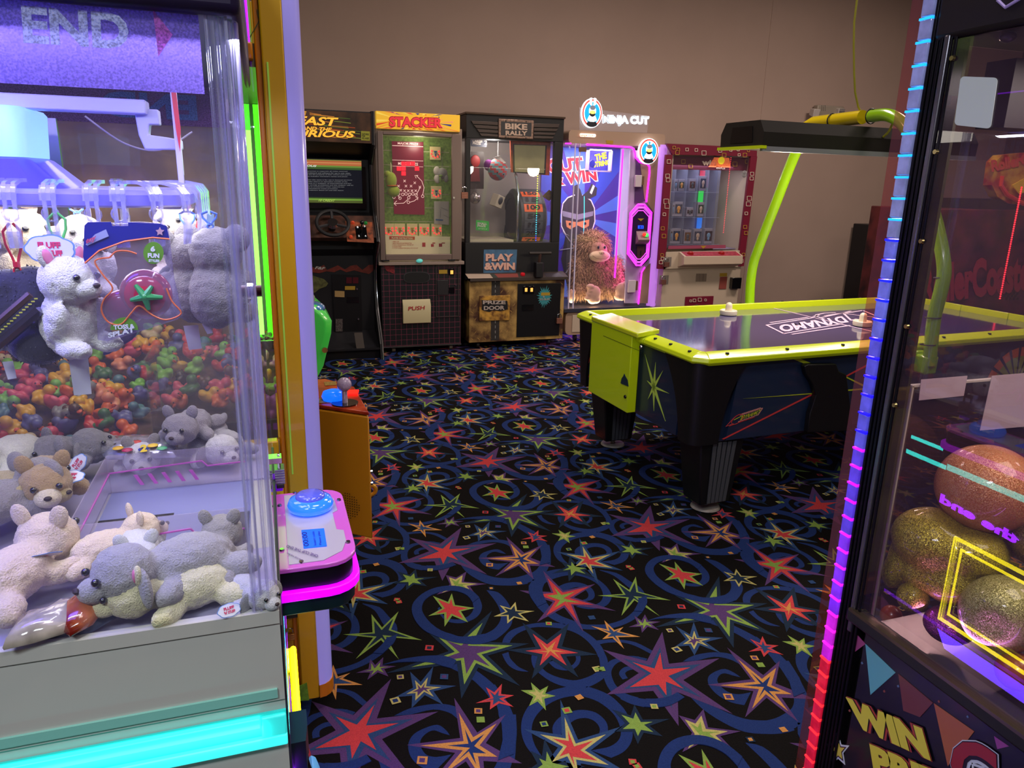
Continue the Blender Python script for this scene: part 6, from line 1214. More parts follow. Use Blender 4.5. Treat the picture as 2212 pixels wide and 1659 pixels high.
MB().box((AXL, A0-.010, .660), (AXR, A0-.001, .678)).build('lower_light_strip', mat('neon_cyan_lower', (60, 235, 230), .4, emit=.85), cmn, bevel=.002)
MB().box((-.052, A0-.009, .678), (AXR, A0-.001, .714)).build('light_end_cap', mat('neon_cyan_cap', (50, 215, 212), .4, emit=.6), cmn, bevel=.003)
# front (aisle) face
fx_ = AXR
def fb(nm, y_a, z_a, y_b, z_b, m_, d=.003, par=None, x0=None): xx = fx_ if x0 is None else x0; return MB().box((xx, y_a, z_a), (xx+d, y_b, z_b)).build(nm, m_, par or cmn, bevel=.001)
fb('front_panel', A0+.004, .05, A1-.004, .86, mat('front_charcoal', (44, 42, 60), .35), .003)
cyl_ = neon('neon_cyan_line', (60, 245, 230), 9.0)
fb('cyan_line', 1.02, .650, 1.62, .672, cyl_); fb('cyan_line', 1.62, .648, 1.78, .665, cyl_); fb('cyan_line', 1.63, .704, 1.77, .718, cyl_); fb('cyan_line', 1.42, .705, 1.57, .716, cyl_)
yn_ = neon('neon_yellow', (255, 236, 10), 9)
MB().tube([(.002, 1.20, .457), (.002, 1.531, .457), (.002, 1.531, .171), (.002, 1.20, .171), (.002, 1.20, .457)], .007, 8).build('yellow_frame', yn_, cmn)
MB().tube([(.0, 1.225, .428), (.0, 1.506, .428), (.0, 1.506, .20), (.0, 1.225, .20), (.0, 1.225, .428)], .005, 8).build('yellow_inner_frame', yn_, cmn)
MB().box((-.012, 1.527, .165), (.007, 1.535, .458)).build('yellow_side_guard', mat('yellow_guard', (240, 230, 20), .4, emit=1.2), cmn)
MB().box((-.014, 1.235, .205), (-.008, 1.50, .42)).build('prize_door', mat('door_glass_dark', (30, 24, 46), .1, coat=.8), cmn)
fb('purple_line', 1.0, .128, 1.77, .142, neon('neon_purple_low', (140, 20, 255), 6))
text('one clip the end', (fx_+.004, 1.05, .495), (fx_+.004, 1.62, .530), (fx_+.004, 1.05, .535), neon('neon_slogan', (150, 30, 255), 16), cmn, name='lit_slogan', bold=.05)
# dark rounded kick bump with pale blue cap
for nm, xo, yb, m_ in (('green_bumper', .012, 1.17, mat('bumper_green', (12, 44, 40), .35)),): 
    MB().loft([[(fx_, 1.09, z), (xo+.0, 1.09, z), (xo+.005, 1.13, z), (xo+.005, yb, z), (fx_, yb, z)] for z in (.05, .565, .575)]).build(nm, m_, cmn, smooth=50)
rings = []
for k in range(7): t = math.radians(15*k); rings.append([(fx_, 1.09+.0, .48+.03*math.sin(t)), (.016+.0*k, 1.09, .48+.03*math.sin(t))])
MB().prism([(fx_, 1.10, .30), (.016, 1.10, .30), (.020, 1.10, .50), (.014, 1.10, .53), (fx_, 1.10, .54)], (0, .05, 0)).build('black_bumper', blackg, cmn, bevel=.006)
MB().prism([(.017, 1.105, .30), (.036, 1.105, .30), (.034, 1.105, .47), (.028, 1.105, .492), (.019, 1.105, .50)], (0, .04, 0)).build('pale_blue_cap', mat('cap_blue', (96, 170, 220), .3, emit=.35), cmn, bevel=.005)
# console
def cons(z0, z1, off, nm, m_, bv=.002):
    o = [(-.014, 1.222-off), (.070, 1.222-off)]
    for k in range(1, 6): t = math.radians(-90+18*k); o.append((.070+(.056+off)*math.cos(t), 1.278+(.056+off)*math.sin(t)))
    for k in range(0, 6): t = math.radians(18*k); o.append((.082+(.044+off)*math.cos(t), 1.515+(.044+off)*math.sin(t)))
    o.append((-.014, 1.559+off)); return MB().prism([(a, b, z0) for a, b in o], (0, 0, z1-z0)).build(nm, m_, cmn, smooth=30, bevel=bv)
cons(.735, .767, -.004, 'console_base', mat('console_dark_teal', (14, 40, 44), .35)); cons(.767, .784, .006, 'console_light_band', neon('neon_violet', (196, 0, 255), 1.5)); cons(.784, .822, -.006, 'console_body', mat('console_black', (18, 14, 26), .3))
cp = cons(.822, .831, 0, 'console_top', mat('console_pink', (206, 96, 206), .25, coat=.6, emit=.12), .002)
inn = [(.004, 1.235), (.064, 1.235), (.100, 1.262), (.111, 1.300), (.111, 1.345), (.098, 1.352), (.097, 1.43), (.108, 1.44), (.106, 1.50), (.085, 1.54), (.004, 1.545)]
MB().prism([(a, b, .8312) for a, b in inn], (0, 0, .0012)).build('console_faceplate', mat('console_lilac', (188, 182, 206), .25, coat=.6), cp, smooth=0)
db = on(2, .84, 671, 1092); rg = [(.040, .833), (.046, .838), (.047, .846), (.042, .856), (.030, .860)]
dm = MB().loft([[(db.x+r*math.cos(2*math.pi*k/32), db.y+r*math.sin(2*math.pi*k/32), z) for k in range(32)] for r, z in rg]).build('lit_push_button', mat('button_blue', (40, 110, 250), .15, emit=.95, ec=(40, 120, 255), coat=1), cp, smooth=60)
MB().loft([[(db.x+r*math.cos(2*math.pi*k/28), db.y+r*math.sin(2*math.pi*k/28), z) for k in range(28)] for r, z in ((.030, .860), (.029, .866), (.022, .869))]).build('button_cap', mat('cap_periwinkle', (90, 100, 230), .15, coat=1, emit=.2), dm, smooth=60)
lc = [on(2, .833, *p) for p in ((651, 1146), (700, 1142), (706, 1180), (656, 1185))]; ld = MB().prism(lc, (0, 0, .0012)).build('blue_display', mat('lcd_blue', (20, 90, 235), .2, emit=1.0), cp, smooth=0)
def ctext(s, a, b, c, m_, par): return text(s, on(2, .8343, *a), on(2, .8343, *b), on(2, .8343, *c), m_, par, lift=.0004)
lcdi = mat('lcd_ink', (10, 40, 150), .4)
ctext('00:00', (668, 1180), (663, 1149), (656, 1181), lcdi, ld); ctext('Insert coin', (684, 1178), (679, 1148), (678, 1179), lcdi, ld); ctext('Please play', (697, 1177), (692, 1147), (690, 1178), lcdi, ld)
pi_ = mat('ink_purple', (84, 60, 130), .5); ctext('ONE CLIP THE END', (688, 1199), (620, 1177), (686, 1205), pi_, cp); ctext('ONE CLIP THE END', (655, 1210), (620, 1193), (654, 1213), pi_, cp)
for x, y in ((637, 1064), (732, 1080), (752, 1171), (609, 1188), (651, 1214), (604, 1092)): q = on(2, .832, x, y); MB().cyl((q.x, q.y, .831), (q.x, q.y, .8345), .0048, .004, 14).build('console_screw', chrome, cp)
# acrylic walls
def streaky(name):
    m = bpy.data.materials.new(name); m.use_nodes = True; nt = m.node_tree; nt.nodes.clear(); L = nt.links.new; N = nt.nodes.new
    out = N('ShaderNodeOutputMaterial'); tr = N('ShaderNodeBsdfTransparent'); tr.inputs[0].default_value = (.92, .92, .96, 1); pb = N('ShaderNodeBsdfPrincipled'); pb.inputs['Base Color'].default_value = rgb((205, 200, 240)); pb.inputs['Roughness'].default_value = .12; pb.inputs['Coat Weight'].default_value = 1
    tc = N('ShaderNodeTexCoord'); mp = N('ShaderNodeMapping'); mp.inputs['Scale'].default_value = (150, 150, 1.2); ns = N('ShaderNodeTexNoise'); ns.inputs['Scale'].default_value = 1.0; ns.inputs['Detail'].default_value = 2
    L(tc.outputs['Object'], mp.inputs[0]); L(mp.outputs[0], ns.inputs['Vector']); cr = N('ShaderNodeMapRange'); cr.inputs[1].default_value = .48; cr.inputs[2].default_value = .72; cr.inputs[3].default_value = .10; cr.inputs[4].default_value = .8; L(ns.outputs[0], cr.inputs[0])
    mx = N('ShaderNodeMixShader'); L(cr.outputs[0], mx.inputs[0]); L(tr.outputs[0], mx.inputs[1]); L(pb.outputs[0], mx.inputs[2]); L(mx.outputs[0], out.inputs[0]); return m
stk = streaky('streaked_acrylic_edge'); acr = glass('acrylic_wall', body=.035, bodyc=(180, 176, 230), refl=1.0)
MB().box((AXL, A0, .889), (-.050, A0+.004, 1.68)).build('near_wall', acr, cmn, smooth=0)
MB().box((AXR-.004, A0+.05, .868), (AXR, A1-.05, 1.68)).build('front_wall', acr, cmn, smooth=0)
MB().box((AXL, A1-.004, .868), (-.050, A1, 1.68)).build('far_wall', acr, cmn, smooth=0)
MB().box((AXL, A0, .868), (AXL+.004, A1, 1.68)).build('rear_wall', mat('rear_wall_lilac', (150, 140, 220), .5), cmn, smooth=0)
for sy, yc in ((1, A0), (-1, A1)):
    o_ = []; i_ = []
    for k in range(7): t = math.radians(15*k); o_.append((AXR-.035+.035*math.sin(t), yc+sy*(.035-.035*math.cos(t)), .868)); i_.append((AXR-.035+.027*math.sin(t), yc+sy*(.035-.027*math.cos(t)), .868))
    MB().prism([o_[0]]+o_[1:]+i_[::-1], (0, 0, .812)).build('rounded_corner', stk, cmn, smooth=40)
    for xx, w_ in ((-.052, .0045), (-.040, .003), (-.0305, .004)):
        MB().box((xx, yc, .868), (xx+w_, yc+sy*.007, 1.68)).build('polished_edge', stk, cmn)
MB().box((-.020, A0+.04, .868), (-.0165, A0+.05, 1.68)).build('polished_edge', stk, cmn)
MB().box((AXL-.01, A0-.012, 1.68), (AXR+.006, A1+.01, 1.98)).build('header', mat('header_aubergine', (40, 30, 62), .4), cmn, bevel=.012)
MB().tube([(AXR+.009, A0+.01, 1.775), (AXR+.009, A1-.02, 1.775)], .002, 8).build('header_purple_line', neon('neon_purple', (150, 20, 255), 2.6), cmn)
# sparkling sign film with the machine's name
def film(name, c, t=.25):
    m = bpy.data.materials.new(name); m.use_nodes = True; nt = m.node_tree; nt.nodes.clear(); L = nt.links.new; N = nt.nodes.new
    out = N('ShaderNodeOutputMaterial'); tr = N('ShaderNodeBsdfTransparent'); df = N('ShaderNodeBsdfDiffuse'); tl = N('ShaderNodeBsdfTranslucent')
    ns = N('ShaderNodeTexNoise'); ns.inputs['Scale'].default_value = 420; ns.inputs['Detail'].default_value = 2; tc = N('ShaderNodeTexCoord'); L(tc.outputs['Object'], ns.inputs['Vector'])
    mr = N('ShaderNodeMapRange'); mr.inputs[1].default_value = .35; mr.inputs[2].default_value = .65; mr.inputs[3].default_value = .55; mr.inputs[4].default_value = 1.5; L(ns.outputs[0], mr.inputs[0])
    mx = N('ShaderNodeMix'); mx.data_type = 'RGBA'; mx.blend_type = 'MULTIPLY'; mx.inputs[0].default_value = 1; mx.inputs[6].default_value = rgb(c); L(mr.outputs[0], mx.inputs[7]); L(mx.outputs[2], df.inputs[0]); L(mx.outputs[2], tl.inputs[0])
    a = N('ShaderNodeMixShader'); a.inputs[0].default_value = .6; L(df.outputs[0], a.inputs[1]); L(tl.outputs[0], a.inputs[2]); b = N('ShaderNodeMixShader'); b.inputs[0].default_value = 1-t; L(tr.outputs[0], b.inputs[1]); L(a.outputs[0], b.inputs[2]); L(b.outputs[0], out.inputs[0]); return m
fmn = film('sparkle_film', (150, 126, 214), .22); fml = film('sparkle_letters', (226, 236, 255), .02); fma = film('sparkle_arrow', (226, 120, 210), .05)
zs_ = 1.594
sgn = MB().box((AXL+.01, A0+.006, zs_), (-.058, A0+.008, 1.68)).build('name_sign', fmn, cmn, smooth=0)
text('END', Y(A0+.005, 52, 93), Y(A0+.005, 280, 108), Y(A0+.005, 46, 12), fml, sgn, bold=.04, lift=.002); text('ONE CLIP THE', Y(A0+.005, -800, 40)+Vector((0, 0, .0)), Y(A0+.005, -10, 88), Y(A0+.005, -806, -41), fml, sgn, bold=.04, lift=.002) if 0 else None
MB().face([Y(A0+.003, 330, 20), Y(A0+.003, 373, 75), Y(A0+.003, 342, 122)]).build('sign_arrow', fma, sgn, smooth=0)
fs = MB().box((AXL+.01, A1-.010, 1.60), (-.058, A1-.008, 1.68)).build('far_name_sign', film('sparkle_film_far', (112, 76, 130), .2), cmn, smooth=0)
text('END', (-.12, A1-.012, 1.612), (-.30, A1-.012, 1.612), (-.12, A1-.012, 1.662), film('sparkle_letters_teal', (90, 130, 170), .05), fs, bold=.04, lift=-.002)
# interior: floor, beams, crane hood, prize rail
MB().box((AXL+.01, A0+.01, .862), (-.335, A1-.01, .872)).build('prize_floor', mat('floor_lilac', (170, 165, 200), .6), cmn)
MB().box((-.335, A0+.01, .862), (AXR-.008, 1.235, .872)).box((-.335, 1.56, .862), (AXR-.008, A1-.01, .872)).build('prize_floor', M['floor_lilac'], cmn)
MB().box((-.33, 1.235, .8685), (-.06, 1.56, .8695)).build('chute_opening', mat('chute_blue', (130, 134, 186), .5), cmn)
MB().box((-.33, 1.42, .8697), (-.20, 1.43, .8702)).box((-.10, 1.24, .8697), (-.062, 1.40, .8705)).build('chute_shadow_gap', black, cmn)
frs = glass('frosted_chute', body=.20, bodyc=(210, 196, 226), refl=.8, rough=.25)
pkl = mat('chute_pink', (200, 96, 190), .4)
zc0, zc1 = .872, .952
walls_ = [((-.330, 1.235), (-.330, 1.56)), ((-.330, 1.56), (-.066, 1.56)), ((-.330, 1.235), (-.062, 1.235))]
for (a, b) in walls_: MB().box((a[0]-.001, a[1]-.001, zc0), (b[0]+.001, b[1]+.001, zc1)).build('frosted_chute_wall', frs, cmn, bevel=.0)
def cl_(pts, nm='chute_stripe'):
    mb = MB()
    for a, b in zip(pts, pts[1:]): mb.tube([a, b], .0017, 4)
    return mb.build(nm, pkl, cmn)
cl_([(-.33, 1.556, .915), (-.155, 1.556, .925), (-.145, 1.556, .913), (-.07, 1.556, .915)]); cl_([(-.328, 1.25, .915), (-.328, 1.55, .915)]); cl_([(-.33, 1.232, .915), (-.15, 1.232, .925), (-.14, 1.232, .912), (-.065, 1.232, .914)])
mb = MB()
for k in range(5): x = -.285+k*.026; mb.prism([(x, 1.555, .908), (x+.007, 1.555, .908), (x+.018, 1.555, .885), (x+.011, 1.555, .885)], (0, -.002, 0))
mb.build('chute_slashes', pkl, cmn, smooth=0)
wp = mat('machine_white', (196, 196, 216), .35)
bmz = MB().box((AXL+.02, 1.34, 1.591), (-.165, 1.385, 1.612)).build('crane_beam', wp, cmn, bevel=.002)
MB().prism([(-.185, 1.36, 1.60), (-.150, 1.36, 1.60), (-.150, 1.36, 1.577), (-.165, 1.36, 1.577), (-.168, 1.36, 1.561), (-.14, 1.36, 1.558), (-.12, 1.36, 1.555), (-.12, 1.36, 1.540), (-.175, 1.36, 1.538), (-.182, 1.36, 1.56)], (0, .03, 0)).build('crane_bracket', wp, cmn, bevel=.002)
MB().box((-.128, 1.34, 1.46), (-.119, 1.352, 1.66)).build('cutter_bar', mat('bar_white', (220, 214, 224), .3), cmn, bevel=.001)
MB().prism([(-.126, 1.338, 1.64), (-.119, 1.338, 1.64), (-.117, 1.338, 1.57), (-.121, 1.338, 1.535), (-.124, 1.338, 1.57)], (0, -.002, 0)).build('red_stripe', mat('stripe_red', (200, 40, 60), .4), cmn)
MB().tube([(-.122, 1.345, 1.50), (-.122, 1.345, 1.44)], .0035, 8).build('cutter_tip', darkgrey, cmn)
MB().tube(arc([(-.30, 1.6, 1.60), (-.24, 1.6, 1.555), (-.18, 1.6, 1.545), (-.12, 1.6, 1.58)]), .0018, 5).build('wire', mat('wire_cream', (200, 190, 170), .5), cmn)
MB().box((-.40, 1.70, 1.30), (-.37, 1.71, 1.60)).build('rear_rail', steel, cmn)
hd_ = mat('hood_blue', (70, 64, 236), .35, coat=.3, emit=.35)  # blue LED light of the hood put into its own colour and emission
def rr_(cx, cy, hx, hy, r, z, n=5):
    o = []
    for sx, sy, a0 in ((1, 1, 0), (-1, 1, 90), (-1, -1, 180), (1, -1, 270)):
        for k in range(n+1): a = math.radians(a0+90*k/n); o.append((cx+sx*(hx-r)+r*math.cos(a), cy+sy*(hy-r)+r*math.sin(a), z))
    return o
CX, CY = -.43, 1.44
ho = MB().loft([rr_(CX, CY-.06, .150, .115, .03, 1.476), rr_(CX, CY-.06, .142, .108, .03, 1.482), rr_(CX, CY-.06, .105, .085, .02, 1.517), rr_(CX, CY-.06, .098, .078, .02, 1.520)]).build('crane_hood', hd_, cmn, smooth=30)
MB().loft([rr_(CX, CY-.06, .100, .08, .02, 1.520), rr_(CX, CY-.06, .105, .083, .025, 1.586), rr_(CX, CY-.06, .10, .08, .02, 1.592)]).build('crane_lamp', mat('crane_lamp', (150, 205, 255), .4, emit=.85), cmn, smooth=40)
tr_ = MB().loft([rr_(CX, CY-.02, .315, .215, .11, 1.452), rr_(CX, CY-.02, .32, .22, .11, 1.455), rr_(CX, CY-.02, .32, .22, .11, 1.470), rr_(CX, CY-.02, .31, .21, .11, 1.476)]).build('prize_tray', mat('tray_lilac', (140, 134, 236), .3, coat=.3, emit=.15), cmn, smooth=30)  # faint blue glow put into the tray's own material
clr = glass('clip_clear', tint=(240, 240, 255), body=.28, bodyc=(225, 225, 250), refl=1.2, rough=.1)
def clip_mesh():
    mb = MB(); w_ = .0075
    prof_ = [(-.045, .030), (-.02, .030), (.0, .026), (.006, .018), (.007, -.01), (.004, -.035), (.006, -.038), (.010, -.012), (.010, .02), (.003, .030), (-.02, .034), (-.045, .034)]
    for s in (-1, 1): mb.prism([(s*w_*.55-.0012, -a, b) for a, b in prof_], (.0024*1.6, 0, 0))
    mb.prism([(-w_, -a, b) for a, b in [(.003, .028), (.010, .020), (.010, .012), (.006, .020), (.0, .026)]], (2*w_, 0, 0)); mb.prism([(-w_*.8, -.004, -.038), (w_*.8, -.004, -.038), (w_*.8, -.010, -.020), (-w_*.8, -.010, -.020)], (0, -.002, 0))
    mb.torus((0, -.006, -.002), .0075, .0012, (0, 1, 0), 14, 5)
    o = mb.build('prize_clip', clr, None); me = o.data; bpy.data.objects.remove(o); return me
cme = clip_mesh()
def add_clip(x, y, rz):
    o = bpy.data.objects.new('prize_clip', cme); col.objects.link(o); o.parent = cmn; o.location = Vector((x, y, 1.446))-ORG[cmn.name]; o.rotation_euler = (0, 0, rz); o.scale = (1.35, 1.2, 1.3); return o
for px_ in (-170, -90, -20, 30, 114, 205, 262): q = Y(CY-.24, px_, 470); add_clip(q.x, CY-.242, 0)
for k, t in enumerate((12, 36, 62, 85)): add_clip(CX+.21+.112*math.sin(math.radians(t)), CY-.13-.112*math.cos(math.radians(t)), math.radians(t))
for yy in (1.35, 1.39, 1.44, 1.49, 1.53): add_clip(CX+.322, yy, math.radians(90))
for x in (-.66, -.58, -.50, -.42, -.34, -.26): add_clip(x, CY+.202, math.pi)
q = Y(1.60, 1, 1); lk_ = (-.006, 1.60, .905); pk_ = padlock('padlock', 'large laminated steel padlock with a black base on the white claw machine door', (-.002, 1.585, .885), .95, None, ax='x')
MB().box((-.010, 1.563, .842), (.006, 1.607, .851)).build('black_bumper', black, pk_, bevel=.001)
for o_ in pk_.children: pass
MB().prism([(AXR, 1.565, .90), (.004, 1.565, .90), (.004, 1.565, .912), (AXR, 1.565, .912)], (0, .03, 0)).build('door_hasp', chrome, cmn)
MB().box((AXR, 1.575, .83), (.003, 1.60, .865)).build('violet_hasp_plate', mat('hasp_violet', (120, 20, 220), .3, emit=.4), cmn, bevel=.002)
MB().cyl((AXR-.02, 1.05, 1.35), (AXR+.006, 1.05, 1.35), .008, .008, 14).build('cam_lock', mat('lock_maroon', (60, 20, 26), .3, metal=.4), cmn); MB().cyl((AXR-.012, 1.05, 1.35), (AXR-.004, 1.05, 1.35), .011, .011, 14).build('cam_lock_collar', chrome, cmn)
# lights of this machine, with added fill for the prizes and crane
area('claw_machine_top_light', (-.36, 1.38, 1.672), (0, 0, 0), .62, 1.4, (.34, .28, 1), .6)
area('near_wall_fill', (-.40, 1.028, 1.66), (math.radians(14), 0, 0), .78, 2.6, (.72, .72, 1), .02)  # unseen fill along the near wall top, added to brighten the prizes
area('front_wall_fill', (-.035, 1.38, 1.66), (0, math.radians(-14), 0), .02, 2.2, (.80, .80, 1), .6)  # unseen fill along the aisle wall top, added to brighten the prizes
area('claw_machine_blue_light', (-.55, 1.15, 1.665), (0, 0, 0), .5, 4.5, (.12, .08, 1), .15)
point('crane_blue_fill', (-.62, 1.14, 1.56), 1.3, (.1, .06, 1), .05)  # unseen point light added to turn the crane area blue
area('claw_machine_prize_fill', (-.25, 1.40, 1.44), (0, 0, 0), .3, 2.1, (1, .96, .95), .3)  # whitish fill added under the tray to keep the plush neutral
area('console_underglow', (.09, 1.40, .725), (0, 0, 0), .06, .5, (.25, .1, 1), .3)
area('kick_light', (.02, 1.30, .12), (0, math.radians(-60), 0), .1, 1.6, (.15, .05, 1), .4)
area('side_cyan_light', (-.45, .985, .69), (math.radians(90), 0, 0), .8, 1.2, (.1, 1, .95), .03)
# ================================================================ plush prizes in the clip machine
def soft(balls, seed):
    me = fused(balls, .0042, 1); n = len(me.vertices)
    for v in me.vertices:
        p = v.co*90; q = v.co*260; v.co += v.normal*(noise.noise(p+Vector((seed, 0, 0)))*.0022+noise.noise(q)*.0011)
    me.materials.append(pf); me.polygons.foreach_set('use_smooth', [True]*len(me.polygons)); return me
pf = mat('plush_fur', (200, 200, 200), .95, obj=True, sheen=.35, noise_amt=.10, nscale=420, bump=.9)
bodyA = soft([((0, .004, .045), (.042, .038, .052)), ((0, -.008, .112), (.041, .043, .038)), ((.037, -.018, .055), (.014, .020, .032), Matrix.Rotation(.5, 3, 'X')), ((-.037, -.018, .055), (.014, .020, .032), Matrix.Rotation(.5, 3, 'X')), ((.028, -.034, .014), (.018, .032, .015)), ((-.028, -.034, .014), (.018, .032, .015))], 1)
bodyB = soft([((0, 0, .035), (.040, .060, .034)), ((0, -.075, .048), (.040, .038, .036)), ((.042, -.035, .022), (.016, .030, .016), Matrix.Rotation(.6, 3, 'Z')), ((-.042, -.035, .022), (.016, .030, .016), Matrix.Rotation(-.6, 3, 'Z')), ((.034, .055, .022), (.018, .032, .018), Matrix.Rotation(-.5, 3, 'Z')), ((-.034, .055, .022), (.018, .032, .018), Matrix.Rotation(.5, 3, 'Z'))], 4)
def small(mbfn, m_):
    o = mbfn.build('x', m_, None); me = o.data; bpy.data.objects.remove(o); return me
earR = small(MB().ball((0, 0, 0), (.013, .006, .018), 12), pf); earL = small(MB().ball((0, 0, -.012), (.016, .007, .026), 12), pf); earK = small(MB().ball((0, 0, 0), (.022, .010, .021), 14), pf)
inner = small(MB().ball((0, -.004, 0), (.008, .004, .013), 10), mat('ear_pink', (226, 130, 170), .9)); eyeM = small(MB().ball((0, 0, 0), .0052, 10), mat('plush_eye', (14, 12, 14), .1, coat=1))
muz = small(MB().ball((0, 0, 0), (.020, .020, .016), 14), pf); trunk = small(MB().tube([(0, 0, 0), (0, -.03, -.01), (0, -.045, -.03)], [.014, .011, .008], 10), pf); noseM = small(MB().ball((0, 0, 0), (.006, .004, .004), 8), mat('plush_nose', (50, 34, 38), .6))
cardM = mat('tag_card', (222, 224, 240), .5); cardB = mat('tag_blue', (110, 150, 220), .5); inkR = mat('tag_red', (206, 50, 96), .5)
def cloud(par, loc, rot, s=1.0, flip=False):
    """cloud-shaped swing tag with its lettering"""
    RM = Matrix.Rotation(rot[2], 3, 'Z') @ Matrix.Rotation(rot[1], 3, 'Y') @ Matrix.Rotation(rot[0], 3, 'X')
    P_ = lambda u, v, w_=0: Vector(loc)+RM @ Vector((u*s, w_, v*s))
    out = []
    for k in range(48):
        t = 2*math.pi*k/48; r = 1+.09*abs(math.sin(t*3.5)); out.append((math.cos(t)*.026*r, math.sin(t)*.0155*r))
    q = MB().prism([P_(a*1.07, b*1.1, 0) for a, b in out], RM @ Vector((0, .0006, 0))).build('swing_tag', cardB, par, smooth=0)
    MB().prism([P_(a, b, -.0006) for a, b in out], RM @ Vector((0, .0005, 0))).build('tag_face', cardM, q, smooth=0)
    text('FLUFF', P_(-.013, .001, -.001), P_(.013, .001, -.001), P_(-.013, .009, -.001), inkR, q, bold=.05, lift=.0004); text("'N' STUFF", P_(-.014, -.009, -.001), P_(.014, -.009, -.001), P_(-.014, -.001, -.001), inkR, q, bold=.05, lift=.0004)
    return q
def child(par, me, nm, loc, rot=(0, 0, 0), colr=None, s=1):
    o = bpy.data.objects.new(nm, me); col.objects.link(o); o.parent = par; o.location = loc; o.rotation_euler = rot; o.scale = (s, s, s) if not hasattr(s, '__len__') else s
    if colr: o.color = rgb(colr)
    return o
def plush(kind, label, loc, rot, colr, s=1.0, ear='R', mcol=None, lie=False, animal='animal', earcol=None, inn=False, tr=False):
    t = thing('plush_toy' if animal == 'animal' else animal+'_plush', label, 'plush toy', loc); t.rotation_euler = rot; t.scale = (s, s, s); ORG[t.name] = Vector()
    child(t, bodyB if lie else bodyA, 'body', (0, 0, 0), (0, 0, 0), colr)
    h = Vector((0, -.075, .048)) if lie else Vector((0, -.008, .112)); ec = earcol or colr
    e = {'R': earR, 'L': earL, 'K': earK}[ear]
    for sx in (-1, 1):
        off = {'R': (.026, .008, .036), 'L': (.040, .008, .004), 'K': (.042, .006, .022)}[ear]
        eo = child(t, e, 'ear', h+Vector((sx*off[0], off[1], off[2])), (0, sx*{'R': .35, 'L': -.25, 'K': .5}[ear], 0), ec)
        if inn: child(eo, inner, 'inner_ear', (0, 0, 0))
        child(t, eyeM, 'eye', h+Vector((sx*.0175, -.0375, .008)))
    if tr: child(t, trunk, 'trunk', h+Vector((0, -.03, -.004)), (0, 0, 0), colr)
    else:
        m_ = child(t, muz, 'muzzle', h+Vector((0, -.035, -.010)), (0, 0, 0), mcol or colr); child(m_, noseM, 'nose', (0, -.0195, .006))
    return t
WHT, GRY, CRM, TAN, PCH, YLW_, LGR = (222, 220, 214), (150, 146, 148), (222, 206, 176), (176, 146, 106), (222, 200, 178), (222, 216, 172), (176, 172, 176)
def kclip(par, colr, nm, top, bot, w_=.011):
    """plastic keychain loop from the prize clip down to the toy, world coordinates"""
    top, bot = Vector(top), Vector(bot); L_ = (top-bot).length; mb = MB(); d = (bot-top)/L_
    s = Vector((1, 0, 0))
    for sx in (-1, 1): mb.tube([top+s*sx*.002, top+d*L_*.15+s*sx*w_, top+d*L_*.38+s*sx*w_*.9, top+d*L_*.62+s*sx*.004, top+d*L_*.74+s*sx*.002], .0019, 7)
    mb.cyl(top+d*L_*.70, top+d*L_*.80, .0045, .0045, 10); mb.torus(top+d*L_*.87, .0045, .0016, (0, 1, 0), 14, 6)
    o = mb.build('t', mat(nm, colr, .3, coat=.3), None); return o
def attach(o, par, nm):
    o.name = nm; o.parent = par; o.matrix_parent_inverse = par.matrix_basis.inverted(); return o
def place(px_, py_, yv): return Y(yv, px_, py_)
bpy.context.view_layer.update()
HY = 1.19
def hang(label, kind_px, yv, rotz, colr, s, clipc, nm, **k):
    """hang a sitting plush so its seat is at picture point kind_px in plane yv"""
    p = place(kind_px[0], kind_px[1], yv); t = plush('s', label, p, (0, 0, rotz), colr, s, **k)
    if clipc:
        top = Vector((p.x, yv, 1.445)); head = p+Vector((0, 0, .148*s)); o = kclip(t, clipc, nm, top, head); t.matrix_basis = Matrix.Translation(p) @ Matrix.Rotation(rotz, 4, 'Z') @ Matrix.Diagonal((s, s, s, 1)); attach(o, t, 'keychain_clip')
    return t
lm = hang('white lamb plush with one pink ear hanging by a lime green clip', (162, 762), HY, math.radians(52), (226, 224, 216), .95, (110, 220, 110), 'clip_lime', ear='R', inn=True, animal='lamb')
hang('grey koala plush facing away, nearest the clear corner, on a blue clip', (472, 700), 1.28, math.radians(150), (132, 128, 138), 1.05, (90, 130, 220), 'clip_blue', ear='K', animal='koala')
hang('grey koala plush hanging beside the dark wing-eared toy', (425, 690), 1.30, math.radians(200), (124, 120, 128), .95, (90, 130, 220), 'clip_blue', ear='K', animal='koala')
hang('cream lamb plush behind the red clip, facing right', (60, 655), 1.42, math.radians(50), CRM, 1.05, (110, 220, 110), 'clip_lime', ear='R', animal='lamb')
hang('grey long-eared plush hanging behind the blue-topped toy bag', (190, 640), 1.46, math.radians(20), LGR, .95, (90, 130, 220), 'clip_blue', ear='L', animal='bunny')
hang('pale bear plush half hidden behind the right edge of the toy bag', (392, 600), 1.50, math.radians(-10), (214, 204, 190), .9, (120, 220, 120), 'clip_lime', ear='R', inn=True, animal='bear')
for lb, px_, w_, h_, yv in (('white', (180, 772), 40, 80, HY), ('white', (412, 700), 26, 55, 1.3)):
    pass
